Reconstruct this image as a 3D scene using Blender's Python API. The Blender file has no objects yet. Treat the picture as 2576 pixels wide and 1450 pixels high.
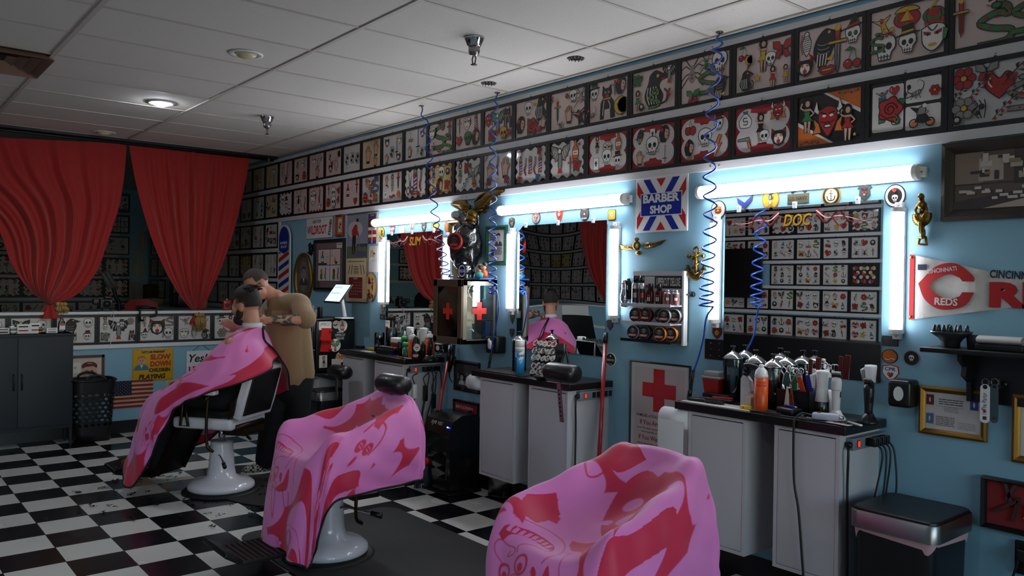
import bpy,bmesh,math,random
import numpy as np
from mathutils import Vector,Matrix
SC=bpy.context.scene
COL=SC.collection
PI=math.pi
# ------ camera solve (room metres, floor z=0, camera above the origin)
FPX,YAW,PITCH,ROLL,CAMH=2026.46,0.691476,-0.0057368,0.0143856,1.6110
YW=3.87
XH=-9.0
XB=-14.15
YO=-2.28
XF=2.6
HC=3.0525
_cy,_sy,_cp,_sp=math.cos(YAW),math.sin(YAW),math.cos(PITCH),math.sin(PITCH)
_fw=Vector((-_cy*_cp,_sy*_cp,_sp));_rt=Vector((_sy,_cy,0));_up=_rt.cross(_fw)
_r2=_rt*math.cos(ROLL)+_up*math.sin(ROLL);_u2=_up*math.cos(ROLL)-_rt*math.sin(ROLL)
def ray(px,py):return _fw+_r2*((px-1288)/FPX)+_u2*((725-py)/FPX)
CAMP=Vector((0,0,CAMH))
def onx(px,py,X):d=ray(px,py);return CAMP+d*(X/d.x)
def ony(px,py,Y):d=ray(px,py);return CAMP+d*(Y/d.y)
def onz(px,py,Z):d=ray(px,py);return CAMP+d*((Z-CAMH)/d.z)
cam=bpy.data.cameras.new('camera');cam.sensor_width=36;cam.lens=FPX/2576*36;cam.clip_start=.05;cam.clip_end=200
co=bpy.data.objects.new('camera',cam);COL.objects.link(co)
co.matrix_world=Matrix(((_r2.x,_u2.x,-_fw.x,0),(_r2.y,_u2.y,-_fw.y,0),(_r2.z,_u2.z,-_fw.z,CAMH),(0,0,0,1)))
SC.camera=co
# ------ materials
def lin(h):
 h=h.lstrip('#');o=[]
 for i in(0,2,4):
  c=int(h[i:i+2],16)/255
  o.append(c/12.92 if c<=.04045 else((c+.055)/1.055)**2.4)
 return(*o,1)
_M={}
def mat(name,col='#808080',rough=.5,metal=0.,spec=.5,coat=0.,coat_rough=.05,trans=0.,ior=1.45,sheen=0.,bump=0.,bscale=60.,emit=None,estr=0.,var=0.,vscale=8.,sss=0.,alpha=1.):
 if name in _M:return _M[name]
 m=bpy.data.materials.new(name);m.use_nodes=True
 nt=m.node_tree;p=nt.nodes['Principled BSDF']
 c=lin(col)
 p.inputs['Base Color'].default_value=c;p.inputs['Roughness'].default_value=rough;p.inputs['Metallic'].default_value=metal
 p.inputs['Specular IOR Level'].default_value=spec;p.inputs['Coat Weight'].default_value=coat;p.inputs['Coat Roughness'].default_value=coat_rough
 p.inputs['Transmission Weight'].default_value=trans;p.inputs['IOR'].default_value=ior;p.inputs['Sheen Weight'].default_value=sheen
 p.inputs['Alpha'].default_value=alpha
 if sss:p.inputs['Subsurface Weight'].default_value=sss;p.inputs['Subsurface Radius'].default_value=(.01,.004,.002);p.inputs['Subsurface Scale'].default_value=1
 if emit:p.inputs['Emission Color'].default_value=lin(emit);p.inputs['Emission Strength'].default_value=estr
 m.diffuse_color=c
 if bump or var:
  tc=nt.nodes.new('ShaderNodeTexCoord')
  if bump:
   n=nt.nodes.new('ShaderNodeTexNoise');n.inputs['Scale'].default_value=bscale;n.inputs['Detail'].default_value=4
   b=nt.nodes.new('ShaderNodeBump');b.inputs['Strength'].default_value=bump;b.inputs['Distance'].default_value=.01
   nt.links.new(tc.outputs['Object'],n.inputs['Vector']);nt.links.new(n.outputs['Fac'],b.inputs['Height']);nt.links.new(b.outputs['Normal'],p.inputs['Normal'])
  if var:
   n=nt.nodes.new('ShaderNodeTexNoise');n.inputs['Scale'].default_value=vscale;n.inputs['Detail'].default_value=5
   r=nt.nodes.new('ShaderNodeValToRGB');r.color_ramp.elements[0].position=.3;r.color_ramp.elements[1].position=.7
   r.color_ramp.elements[0].color=(*[x*(1-var)for x in c[:3]],1);r.color_ramp.elements[1].color=(*[min(1,x*(1+var))for x in c[:3]],1)
   nt.links.new(tc.outputs['Object'],n.inputs['Vector']);nt.links.new(n.outputs['Fac'],r.inputs['Fac']);nt.links.new(r.outputs['Color'],p.inputs['Base Color'])
 _M[name]=m
 return m
def thin(name,tint='#ffffff',k=1.0):
 if name in _M:return _M[name]
 m=mat(name,tint,.02);nt=m.node_tree;L=nt.links;nt.nodes.remove(nt.nodes['Principled BSDF'])
 t=nt.nodes.new('ShaderNodeBsdfTransparent');t.inputs[0].default_value=lin(tint);g=nt.nodes.new('ShaderNodeBsdfGlossy');g.inputs['Roughness'].default_value=.03
 f=nt.nodes.new('ShaderNodeFresnel');f.inputs['IOR'].default_value=1.0+.5*k;x=nt.nodes.new('ShaderNodeMixShader')
 L.new(f.outputs[0],x.inputs[0]);L.new(t.outputs[0],x.inputs[1]);L.new(g.outputs[0],x.inputs[2]);L.new(x.outputs[0],nt.nodes['Material Output'].inputs['Surface']);return m
def vcmat(name,rough=.6,coat=0.,sheen=0.,bump=0.,bscale=300.):
 m=mat(name,'#ffffff',rough,coat=coat,sheen=sheen,bump=bump,bscale=bscale)
 nt=m.node_tree
 if 'vc' not in nt.nodes:
  a=nt.nodes.new('ShaderNodeAttribute');a.name='vc';a.attribute_name='dye'
  nt.links.new(a.outputs['Color'],nt.nodes['Principled BSDF'].inputs['Base Color'])
 return m
 # ------ mesh builder
def rotm(rx=0,ry=0,rz=0):return Matrix.Rotation(rz,4,'Z')@Matrix.Rotation(ry,4,'Y')@Matrix.Rotation(rx,4,'X')
def catmull(pts,n):
 pts=[Vector(p)for p in pts];out=[]
 for i in range(len(pts)-1):
  p0=pts[i-1]if i else pts[0]*2-pts[1];p1,p2=pts[i],pts[i+1];p3=pts[i+2]if i+2<len(pts)else pts[i+1]*2-pts[i]
  for k in range(n):
   t=k/n
   out.append(.5*((2*p1)+(p2-p0)*t+(2*p0-5*p1+4*p2-p3)*t*t+(3*p1-p0-3*p2+p3)*t**3))
 out.append(pts[-1]);return out
class MB:
 def __init__(s,M=None):s.v=[];s.f=[];s.fm=[];s.mats=[];s.M=M;s.sm=[]
 def mi(s,m):
  if m not in s.mats:s.mats.append(m)
  return s.mats.index(m)
 def add(s,vs,fs,m,M=None,smooth=False):
  o=len(s.v);k=s.mi(m)
  if M is not None:vs=[M@Vector(p)for p in vs]
  if s.M is not None:vs=[s.M@Vector(p)for p in vs]
  s.v+=[tuple(p)for p in vs]
  s.f+=[tuple(i+o for i in f)for f in fs];s.fm+=[k]*len(fs);s.sm+=[smooth]*len(fs)
  return s
 def box(s,c,d,m,M=None,bev=0.):
  x,y,z=c;a,b,e=d[0]/2,d[1]/2,d[2]/2
  if bev>0:
   bm=bmesh.new();bmesh.ops.create_cube(bm,size=1)
   for q in bm.verts:q.co=Vector((q.co.x*d[0]+x,q.co.y*d[1]+y,q.co.z*d[2]+z))
   bmesh.ops.bevel(bm,geom=bm.edges[:],offset=min(bev,min(d)*.49),segments=3,affect='EDGES',profile=.6)
   bm.verts.index_update()
   s.add([q.co.copy()for q in bm.verts],[[q.index for q in f.verts]for f in bm.faces],m,M,True);bm.free();return s
  vs=[(x+i*a,y+j*b,z+k*e)for i in(-1,1)for j in(-1,1)for k in(-1,1)]
  return s.add(vs,[(0,1,3,2),(4,6,7,5),(0,4,5,1),(2,3,7,6),(0,2,6,4),(1,5,7,3)],m,M)
 def bb(s,x0,x1,y0,y1,z0,z1,m,bev=0.,M=None):return s.box(((x0+x1)/2,(y0+y1)/2,(z0+z1)/2),(abs(x1-x0),abs(y1-y0),abs(z1-z0)),m,M,bev)
 def tube(s,pts,r,m,n=8,M=None,cap=True,smooth=True):
  pts=[Vector(p)for p in pts];N=len(pts)
  rs=r if isinstance(r,(list,tuple))else[r]*N
  vs,fs=[],[];u=None
  for i,p in enumerate(pts):
   t=(pts[min(i+1,N-1)]-pts[max(i-1,0)])
   if t.length<1e-9:t=Vector((0,0,1))
   t.normalize()
   if u is None:u=t.orthogonal().normalized()
   else:
    u=u-t*u.dot(t)
    u=u.normalized()if u.length>1e-6 else t.orthogonal().normalized()
   w=t.cross(u)
   for k in range(n):
    a=2*PI*k/n;vs.append(p+(u*math.cos(a)+w*math.sin(a))*rs[i])
  for i in range(N-1):
   for k in range(n):fs.append((i*n+k,i*n+(k+1)%n,(i+1)*n+(k+1)%n,(i+1)*n+k))
  if cap:fs+=[tuple(range(n))[::-1],tuple((N-1)*n+k for k in range(n))]
  return s.add(vs,fs,m,M,smooth)
 def cyl(s,p0,p1,r,m,n=20,r1=None,M=None):return s.tube([p0,p1],[r,r if r1 is None else r1],m,n,M)
 def lathe(s,prof,m,n=24,M=None,c=(0,0,0)):
  vs=[(c[0]+r*math.cos(2*PI*k/n),c[1]+r*math.sin(2*PI*k/n),c[2]+z)for r,z in prof for k in range(n)]
  fs=[(i*n+k,i*n+(k+1)%n,(i+1)*n+(k+1)%n,(i+1)*n+k)for i in range(len(prof)-1)for k in range(n)]
  if prof[0][0]>1e-5:fs.append(tuple(range(n))[::-1])
  if prof[-1][0]>1e-5:fs.append(tuple((len(prof)-1)*n+k for k in range(n)))
  return s.add(vs,fs,m,M,True)
 def ell(s,c,r,m,n=16,h=10,M=None):
  prof=[(math.sin(PI*i/h),-math.cos(PI*i/h))for i in range(h+1)]
  vs=[(c[0]+r[0]*a*math.cos(2*PI*k/n),c[1]+r[1]*a*math.sin(2*PI*k/n),c[2]+r[2]*z)for a,z in prof for k in range(n)]
  fs=[(i*n+k,i*n+(k+1)%n,(i+1)*n+(k+1)%n,(i+1)*n+k)for i in range(h)for k in range(n)]
  return s.add(vs,fs,m,M,True)
 def prism(s,poly,z0,z1,m,M=None,mside=None):
  n=len(poly);vs=[(x,y,z0)for x,y in poly]+[(x,y,z1)for x,y in poly]
  s.add(vs,[tuple(range(n))[::-1],tuple(range(n,2*n))],m,M)
  return s.add(vs,[(i,(i+1)%n,n+(i+1)%n,n+i)for i in range(n)],mside or m,M)
 def poly(s,pts,z,m,M=None):return s.add([(x,y,z)for x,y in pts],[tuple(range(len(pts)))],m,M)
 def text(s,t,m,h,M,w=None,cx=True,z=0.,bold=0.,squeeze=1.,shear=0.,space=1.):
  vs,fs,W,H=glyphs(t,bold,shear,space)
  if not vs:return s
  k=h/H;kx=k*squeeze
  if w:kx=w/W
  ox=W*kx/2 if cx else 0
  return s.add([(x*kx-ox,y*k,z)for x,y in vs],fs,m,M)
 def build(s,name,parent=None,root=None,shade=None):
  me=bpy.data.meshes.new(name);o=Vector((0,0,0))
  if parent is not None:
   q=parent
   while q is not None:o+=q.location;q=q.parent
  vs=[tuple(Vector(p)-o)for p in s.v]if(parent is not None and not getattr(s,'local',False))else s.v
  me.from_pydata(vs,[],s.f)
  for m in s.mats:me.materials.append(m)
  me.polygons.foreach_set('material_index',s.fm)
  me.polygons.foreach_set('use_smooth',s.sm if shade is None else[shade]*len(s.f))
  me.update()
  ob=bpy.data.objects.new(name,me);COL.objects.link(ob)
  if parent is not None:ob.parent=parent
  return ob
_G={}
def glyphs(t,bold=0.,shear=0.,space=1.):
 key=(t,bold,shear,space)
 if key in _G:return _G[key]
 c=bpy.data.curves.new('lettering','FONT');c.body=t;c.size=1;c.offset=bold;c.shear=shear;c.space_character=space;c.resolution_u=3
 o=bpy.data.objects.new('lettering',c);COL.objects.link(o)
 dg=bpy.context.evaluated_depsgraph_get();me=bpy.data.meshes.new_from_object(o.evaluated_get(dg))
 vs=[(q.co.x,q.co.y)for q in me.vertices];fs=[tuple(p.vertices)for p in me.polygons]
 bpy.data.objects.remove(o);bpy.data.curves.remove(c);bpy.data.meshes.remove(me)
 if vs:
  x0=min(p[0]for p in vs);y0=min(p[1]for p in vs)
  vs=[(a-x0,b-y0)for a,b in vs]
  r=(vs,fs,max(p[0]for p in vs),max(p[1]for p in vs))
 else:r=(vs,fs,1,1)
 _G[key]=r;return r
def tag(o,label=None,cat=None,group=None,kind=None):
 if label:o['label']=label
 if cat:o['category']=cat
 if group:o['group']=group
 if kind:o['kind']=kind
 return o
def thing(name,label,cat,loc=(0,0,0),group=None,rz=0.):
 o=bpy.data.objects.new(name,None);COL.objects.link(o);o.location=loc;o.rotation_euler=(0,0,rz);o.empty_display_size=.05
 return tag(o,label,cat,group)
def struct(mb,name):o=mb.build(name);o['kind']='structure';return o
def lone(mb,name,label,cat,group=None):return tag(mb.build(name),label,cat,group)
def copytree(o,loc=None,label=None,group=None,parent=None):
 c=o.copy();COL.objects.link(c)
 if parent is not None:c.parent=parent
 if loc is not None:c.location=loc
 if label:c['label']=label
 if group:c['group']=group
 for ch in list(o.children):copytree(ch,parent=c)
 return c
def MW(x,z,out=0.):return Matrix(((1,0,0,x),(0,0,-1,YW-out),(0,1,0,z),(0,0,0,1)))
def MX(y,z,X,out=0.):return Matrix(((0,0,1,X+out),(1,0,0,y),(0,1,0,z),(0,0,0,1)))
def MO(x,z,out=0.):return Matrix(((-1,0,0,x),(0,0,1,YO+out),(0,1,0,z),(0,0,0,1)))
def MZ(x,y,z,rz=0.):return Matrix.Translation((x,y,z))@Matrix.Rotation(rz,4,'Z')
def wrect(px0,py0,px1,py1,out=0.):
 """rectangle on the mirror wall from top-left and bottom-right pixels: x0, x1, z0, z1"""
 a=ony(px0,py0,YW-out);b=ony(px1,py1,YW-out);return a.x,b.x,b.z,a.z
def ring(cx,cy,rx,ry=None,n=24,a0=0.,a1=2*PI):ry=rx if ry is None else ry;return[(cx+rx*math.cos(a0+(a1-a0)*i/n),cy+ry*math.sin(a0+(a1-a0)*i/n))for i in range(n if abs(a1-a0-2*PI)<1e-6 else n+1)]
def rrect(x0,x1,y0,y1,r,n=5):
 o=[]
 for cx,cy,a in((x1-r,y1-r,0),(x0+r,y1-r,PI/2),(x0+r,y0+r,PI),(x1-r,y0+r,3*PI/2)):
  o+=[(cx+r*math.cos(a+PI/2*i/n),cy+r*math.sin(a+PI/2*i/n))for i in range(n+1)]
 return o
LAMP=9.0
K=mat('black_paint','#0b0a0a',.45);WH=mat('white_paint','#d6d4d4',.5);CHR=mat('chrome','#c8c8c8',.12,1.);STEEL=mat('brushed_steel','#8f8c88',.32,1.)
BLKP=mat('black_plastic','#0c0c0d',.35);RUB=mat('black_rubber','#0a0a0a',.6);BRASS=mat('brass','#7d6330',.38,1.,bump=.25,bscale=90);GOLD=mat('gold_frame','#86652a',.38,.8)
GLASS=thin('clear_glass','#eef4f3');REDP=mat('red_plastic','#b01810',.4);WPL=mat('white_plastic','#dcdbd8',.35)
MIR=mat('mirror_glass','#e6e9ea',.0,1.)
# ------ drawing on flat sheets
INK={'K':'#17130f','R':'#a01d1a','Y':'#c49b22','G':'#2f6d3c','B':'#356a86','O':'#c5661f','N':'#84807a','W':'#d9d4cc','S':'#c59a80','V':'#6b2f56','D':'#5b1414','L':'#b9b3aa','U':'#1f2f7a','M':'#3c3a39'}
def ink(c):return mat('ink_'+c,INK[c],.55,coat=.35,coat_rough=.06)
class Art:
 def __init__(s,mb,M,z0=0.,dz=.00025):s.mb=mb;s.M0=M;s.z=z0;s.dz=dz;s.at(0,0,1)
 def at(s,x,y,k,rot=0.,flip=False):
  s.x,s.y,s.k,s.cs,s.sn,s.fl=x,y,k,math.cos(rot),math.sin(rot),(-1 if flip else 1);return s
 def T(s,pts):return[(s.x+s.k*(p[0]*s.fl*s.cs-p[1]*s.sn),s.y+s.k*(p[0]*s.fl*s.sn+p[1]*s.cs))for p in pts]
 def f(s,col,pts):
  s.z+=s.dz;q=s.T(pts)
  s.mb.poly(q if s.fl>0 else q[::-1],s.z,ink(col)if isinstance(col,str)else col,s.M0);return s
 def c(s,col,x,y,rx,ry=None,n=14):return s.f(col,ring(x,y,rx,ry,n))
 def s_(s,pts,w=.06,col='K',close=False,taper=False):
  s.z+=s.dz;P=[Vector((*p,0))for p in pts]
  if close:P=P+[P[0]]
  N=len(P);L,R=[],[]
  for i,p in enumerate(P):
   t=P[min(i+1,N-1)]-P[max(i-1,0)]
   if close and i in(0,N-1):t=P[1]-P[N-2]
   if t.length<1e-9:t=Vector((1,0,0))
   t.normalize();nn=Vector((-t.y,t.x,0));ww=w/2*(1-.85*i/(N-1)if taper else 1)
   L.append(tuple(p+nn*ww)[:2]);R.append(tuple(p-nn*ww)[:2])
  q=s.T(L+R);s.mb.add([(a,b,s.z)for a,b in q],[((i,i+1,N+i+1,N+i)if s.fl<0 else(i,N+i,N+i+1,i+1))for i in range(N-1)],ink(col)if isinstance(col,str)else col,s.M0);return s
 def o(s,col,pts,w=.07):s.f(col,pts);return s.s_(pts,w,'K',True)
 def oc(s,col,x,y,rx,ry=None,w=.07,n=14):return s.o(col,ring(x,y,rx,ry,n),w)
def crv(pts,n=5):return[tuple(p)[:2]for p in catmull([(a,b,0)for a,b in pts],n)]
def m_skull(a,col='W'):
 a.o(col,crv([(-.45,-.35),(-.7,0),(-.6,.6),(0,.85),(.6,.6),(.7,0),(.45,-.35)])+[(.35,-.8),(-.35,-.8)])
 a.c('K',-.28,.05,.2,.24).c('K',.28,.05,.2,.24).f('K',[(0,-.1),(.1,-.32),(-.1,-.32)])
 for x in(-.2,0,.2):a.s_([(x,-.45),(x,-.78)],.06)
 a.s_([(-.35,-.6),(.35,-.6)],.05)
def m_hatskull(a,hat='K',band='R'):
 a.k*=.8;m_skull(a);a.k/=.8
 a.o(hat,[(-.8,.45),(.8,.6),(.45,.68),(.4,1.2),(-.35,1.1),(-.35,.6)]).f(band,[(-.35,.6),(.42,.7),(.41,.82),(-.35,.75)])
def m_witch(a):
 a.k*=.75;m_skull(a,'W');a.k/=.75
 a.o('K',[(-.9,.35),(.85,.6),(.45,.65),(.15,1.45),(-.35,.5)]).f('R',[(-.42,.46),(.5,.62),(.46,.78),(-.36,.64)])
 a.c('G',-.2,.05,.1).c('G',.2,.05,.1)
def m_rose(a,col='R'):
 for r in(0.5,2.3,4.0,5.2):a.o('G',[(0,0),(math.cos(r+.3)*.8,math.sin(r+.3)*.8),(math.cos(r)*1.05,math.sin(r)*1.05),(math.cos(r-.3)*.8,math.sin(r-.3)*.8)],.05)
 a.o(col,[(.7*(1+.12*math.cos(5*t))*math.cos(t),.7*(1+.12*math.cos(5*t))*math.sin(t))for t in[i*2*PI/30 for i in range(30)]])
 a.s_([(.42*math.cos(t)*(1-t/14),.42*math.sin(t)*(1-t/14))for t in[i*.5 for i in range(22)]],.08).s_(crv([(-.6,-.2),(-.2,-.5),(.4,-.45)]),.06)
def m_dagger(a,hilt='Y',blade='N'):
 a.o(blade,[(-.13,.3),(.13,.3),(.1,-.7),(0,-1.1),(-.1,-.7)],.05).o(hilt,[(-.45,.3),(-.4,.45),(.4,.45),(.45,.3)],.05).o('R',[(-.1,.45),(.1,.45),(.13,.95),(-.13,.95)],.05).c(hilt,0,1.02,.15)
 a.s_([(0,.25),(0,-.8)],.04)
def m_snake(a,col='G',spot='Y'):
 p=crv([(-.75,-.85),(.5,-.8),(.75,-.35),(-.1,-.1),(-.65,.25),(.1,.6),(.6,.45),(.55,.85),(.15,.95)],6)
 a.s_(p,.34,'K').s_(p,.25,col)
 for q in p[3::4]:a.c(spot,q[0],q[1],.08,n=7)
 a.oc(col,.1,.95,.22,.15).s_([(-.1,.95),(-.35,1.05)],.04,'R')
def m_spider(a,col='K',mark='R'):
 for sx in(-1,1):
  for y0,y1,y2 in((.15,.75,.95),(.05,.4,.2),(-.05,-.15,-.5),(-.1,-.5,-.98)):a.s_([(0,y0),(.45*sx,y1),(.85*sx,y2)],.07)
 a.c(col,0,-.3,.26,.38).c(col,0,.2,.17,.2).f(mark,[(-.1,-.15),(.1,-.15),(0,-.3),(.1,-.45),(-.1,-.45),(0,-.3)])
def m_scorp(a,col='K'):
 a.s_(crv([(-.2,-.3),(.2,-.2),(.5,.1),(.55,.55),(.2,.8),(-.05,.65)]),.13,col,taper=True)
 for i in range(5):a.oc('W' if i%2 else 'N',-.35+.14*i,-.4+.05*i,.12,.2,.05,9)
 for sx in(-.3,0.1):a.s_([(sx,-.4),(sx-.2,-.8)],.05).s_([(sx,-.3),(sx+.25,-.75)],.05)
 a.s_(crv([(-.4,-.3),(-.75,-.1),(-.7,.2)]),.08).oc(col,-.65,.3,.14,.2).s_(crv([(-.4,-.5),(-.85,-.6),(-.95,-.4)]),.08).oc(col,-.95,-.25,.12,.17)
def m_eagle(a,col='K',c2='Y'):
 for s in(-1,1):
  a.o(col,[(0,.2),(.3*s,.75),(.95*s,.95),(.9*s,.5),(.75*s,.35),(.75*s,.1),(.55*s,.05),(.5*s,-.2),(.25*s,-.1),(0,-.3)])
  for k in range(3):a.s_([(.2*s+.18*k*s,.45+.1*k),(.3*s+.2*k*s,.05+.15*k)],.05,'W')
 a.o('N',[(-.2,.3),(.2,.3),(.18,-.5),(0,-.95),(-.18,-.5)]).oc('W',-.05,.5,.18,.2).f(c2,[(-.2,.52),(-.38,.42),(-.2,.4)]).f('R',[(-.15,-.7),(.15,-.7),(.25,-1),(-.25,-1)])
def m_swallow(a,col='B'):
 a.o(col,crv([(-.95,.5),(-.3,.35),(0,.55),(.25,.4),(.95,.75),(.4,-.05)])+[(.75,-.75),(.3,-.45),(.1,-.9),(0,-.2)]).f('R',ring(.05,.2,.18,.2,10)).s_([(-.7,.35),(-.1,.2)],.05,'W').s_([(.35,.3),(.75,.5)],.05,'W')
def m_heart(a,col='R'):
 h=[(.0,-.85)]+crv([(.0,-.85),(.75,-.1),(.8,.45),(.4,.75),(0,.4),(-.4,.75),(-.8,.45),(-.75,-.1),(0,-.85)])[1:-1]
 a.o(col,h).s_(crv([(-.5,.5),(-.6,.2),(-.4,-.1)]),.08,'W')
def m_banner(a,col='W'):a.o(col,crv([(-1,.1),(-.3,-.1),(.3,.15),(1,0)])+crv([(1,-.3),(.3,-.15),(-.3,-.4),(-1,-.2)])).s_([(-.6,-.1),(.6,-.08)],.05,'R')
def m_hband(a):m_heart(a);m_banner(a)
def m_star(a,col='Y'):a.o(col,[((.9 if i%2==0 else .38)*math.sin(i*PI/5),(.9 if i%2==0 else .38)*math.cos(i*PI/5))for i in range(10)])
def m_anchor(a,col='B'):
 a.s_([(0,.6),(0,-.8)],.17,'K').s_([(-.4,.4),(.4,.4)],.14).s_(crv([(-.75,-.25),(-.55,-.75),(0,-.9),(.55,-.75),(.75,-.25)]),.17).s_(ring(0,.78,.18,n=12),.09,'K',True).f('K',[(-.9,-.2),(-.55,-.3),(-.8,.05)]).f('K',[(.9,-.2),(.55,-.3),(.8,.05)])
 a.s_(crv([(-.3,.7),(.25,.3),(-.2,-.1),(.25,-.5)]),.08,'Y')
def m_cherry(a):a.s_(crv([(-.35,-.3),(-.1,.4),(.2,.75)]),.07,'G').s_(crv([(.4,-.35),(.3,.3),(.2,.75)]),.07,'G').o('G',[(.2,.75),(-.2,.95),(-.7,.65),(-.2,.6)],.05).oc('R',-.38,-.5,.38).oc('R',.42,-.55,.36).s_([(-.5,-.35),(-.35,-.3)],.07,'W')
def m_lips(a):a.o('R',crv([(-.95,.05),(-.4,.4),(0,.28),(.4,.4),(.95,.05),(.4,-.4),(-.4,-.4),(-.95,.05)])).o('Y',[(-.6,.07),(.6,.07),(.4,-.12),(-.4,-.12)],.05)
def m_panther(a):
 a.o('K',crv([(-.3,-.9),(-.6,-.3),(-.35,.4),(-.25,.75),(.1,.95),(.55,.75),(.85,.5),(.5,.4),(.35,.1),(.6,-.4),(.4,-.9)]))
 a.f('R',[(.5,.55),(.85,.5),(.5,.4)]).c('Y',.25,.68,.09)
 for k in range(4):a.s_(crv([(-.4+.18*k,.15),(-.45+.2*k,-.3),(-.3+.17*k,-.75)]),.05,'W')
 a.s_(crv([(.4,-.8),(.8,-.7),(.9,-.3),(.7,-.05)]),.1)
def m_dog(a):
 a.o('K',[(-.3,.85),(-.15,.65),(.15,.65),(.3,.85),(.35,.35),(.25,.2),(.5,-.1),(.6,-1),(.3,-1),(.25,-.45),(-.2,-.45),(-.25,-1),(-.5,-1),(-.45,-.1),(-.25,.2),(-.35,.35)])
 a.c('N',-.12,.45,.07).c('N',.12,.45,.07).f('R',ring(0,.25,.16,.1,10)).s_([(-.3,.1),(.3,.1)],.08,'Y').s_(crv([(.1,0),(.25,-.3),(.2,-.6)]),.05,'W').s_(crv([(-.2,0),(-.25,-.3),(-.3,-.8)]),.05,'W')
def m_raven(a):
 a.o('K',crv([(-.25,-.95),(-.5,-.2),(-.35,.4),(.05,.8),(.4,.7)])+[(.85,.55)]+crv([(.45,.45),(.5,.1),(.3,-.4),(.05,-.95)])).c('Y',.25,.65,.07)
 for k in range(4):a.s_([(-.3+.15*k,-.3),(-.35+.14*k,-.85)],.05,'W')
 for k in range(3):a.s_([(ring(.0,.2-.2*k,.3,.12,10,PI,2*PI))[i]for i in range(10)],.04,'N')
 a.f('R',[(-.4,-.4),(-.8,-.1),(-.6,-.5)]).f('Y',[(.1,-.6),(.5,-.4),(.4,-.7)])
def m_mummy(a):
 a.o('W',crv([(0,-1),(-.3,-.5),(-.38,.2),(-.2,.6),(-.2,.85),(0,1),(.2,.85),(.2,.6),(.38,.2),(.3,-.5),(0,-1)]))
 for k in range(8):a.s_([(-.3,-.6+.17*k),(.3,-.52+.17*k)],.05)
 a.s_(crv([(-.35,-.8),(-.5,0),(-.35,.8)]),.08,'R')
def m_moon(a):a.o('Y',ring(0,0,.9,n=16,a0=.9,a1=5.4)+ring(.35,0,.75,n=14,a0=5.2,a1=1.08)).c('K',-.45,.15,.08)
def m_pyramid(a):a.o('R',ring(0,-.1,1,.7,22)).o('Y',ring(0,.35,.95,.5,18,.1,PI-.1)).o('Y',[(-.55,-.3),(0,.55),(.55,-.3)]).f('O',[(.05,.5),(.55,-.3),(.2,-.3)]).s_([(-.75,-.4),(-.7,.2)],.07,'G').f('G',[(-.95,.2),(-.7,.4),(-.45,.2),(-.7,.27)]).f('G',[(-.2,-.75),(0,-.3),(.2,-.75)])
def m_melon(a):a.o('G',ring(0,0,.8,.6,18)).f('R',ring(0,.2,.6,.3,14)).s_([(-.3,.5),(.4,1.3)],.14,'Y').f('R',[(-.7,-.4),(-.6,-.9),(-.5,-.5),(-.2,-.95),(0,-.6),(.3,-1),(.4,-.5),(.7,-.8),(.75,-.3)]).s_(crv([(-.4,-.5),(-.55,0),(-.4,.4)]),.06).s_(crv([(.4,-.5),(.55,0),(.4,.4)]),.06)
def m_mask(a):a.o('W',crv([(-.7,.6),(-.6,-.4),(0,-.9),(.6,-.4),(.75,.6),(0,.85),(-.7,.6)])).f('R',[(-.6,.45),(-.1,.3),(-.1,.12),(-.55,.2)]).f('R',[(.6,.45),(.1,.3),(.1,.12),(.55,.2)]).c('K',-.3,.2,.1).c('K',.3,.2,.1).f('Y',ring(0,-.5,.3,.12,10)).s_(crv([(-.3,.7),(0,.4),(.3,.7)]),.08).f('G',[(.65,.5),(.95,.3),(.8,-.3),(.6,-.2)])
def m_girl(a,dress='R'):
 a.o('K',ring(0,.7,.25,.3,12)).o('S',ring(.02,.68,.16,.2,10),.04).o('S',[(-.22,.42),(.22,.42),(.15,0),(-.15,0)],.05).o(dress,[(-.2,.25),(.2,.25),(.14,.02),(.38,-.35),(-.35,-.3),(-.14,.02)],.05).o('S',[(-.2,-.3),(.02,-.33),(-.05,-1),(-.15,-1)],.05).o('S',[(.05,-.33),(.25,-.33),(.18,-1),(.06,-.98)],.05).s_([(.2,.35),(.42,.1),(.22,-.05)],.09,'S').s_([(-.2,.35),(-.4,.5),(-.3,.75)],.09,'S')
def m_devil(a):
 for s in(-1,1):a.o('W',[(.1*s,.5),(.6*s,.6),(.7*s,1.15),(.9*s,.55),(.6*s,.3)]).o('O',[(.55*s,-.2),(.9*s,.1),(.8*s,-.4),(.95*s,-.8),(.4*s,-.75)])
 a.o('R',crv([(-.5,.55),(-.6,0),(-.3,-.6),(0,-1),(.3,-.6),(.6,0),(.5,.55),(0,.75),(-.5,.55)])).c('W',-.22,.2,.12,.08).c('W',.22,.2,.12,.08).s_([(-.45,.42),(-.08,.28)],.09).s_([(.45,.42),(.08,.28)],.09).o('W',ring(0,-.4,.22,.1,10)).s_(crv([(-.45,-.1),(-.15,-.2),(0,-.15),(.15,-.2),(.45,-.1)]),.06)
def m_cat(a):a.o('K',[(-.7,.8),(-.4,.55),(.4,.55),(.7,.8),(.75,0),(.5,-.6),(0,-.85),(-.5,-.6),(-.75,0)]).o('W',ring(0,-.2,.5,.5,14)).c('O',-.25,.1,.14).c('O',.25,.1,.14).f('R',ring(0,-.45,.2,.22,10)).f('K',[(-.08,-.1),(.08,-.1),(0,-.2)]).f('R',[(-.65,.7),(-.45,.5),(-.68,.4)]).f('R',[(.65,.7),(.45,.5),(.68,.4)])
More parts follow.
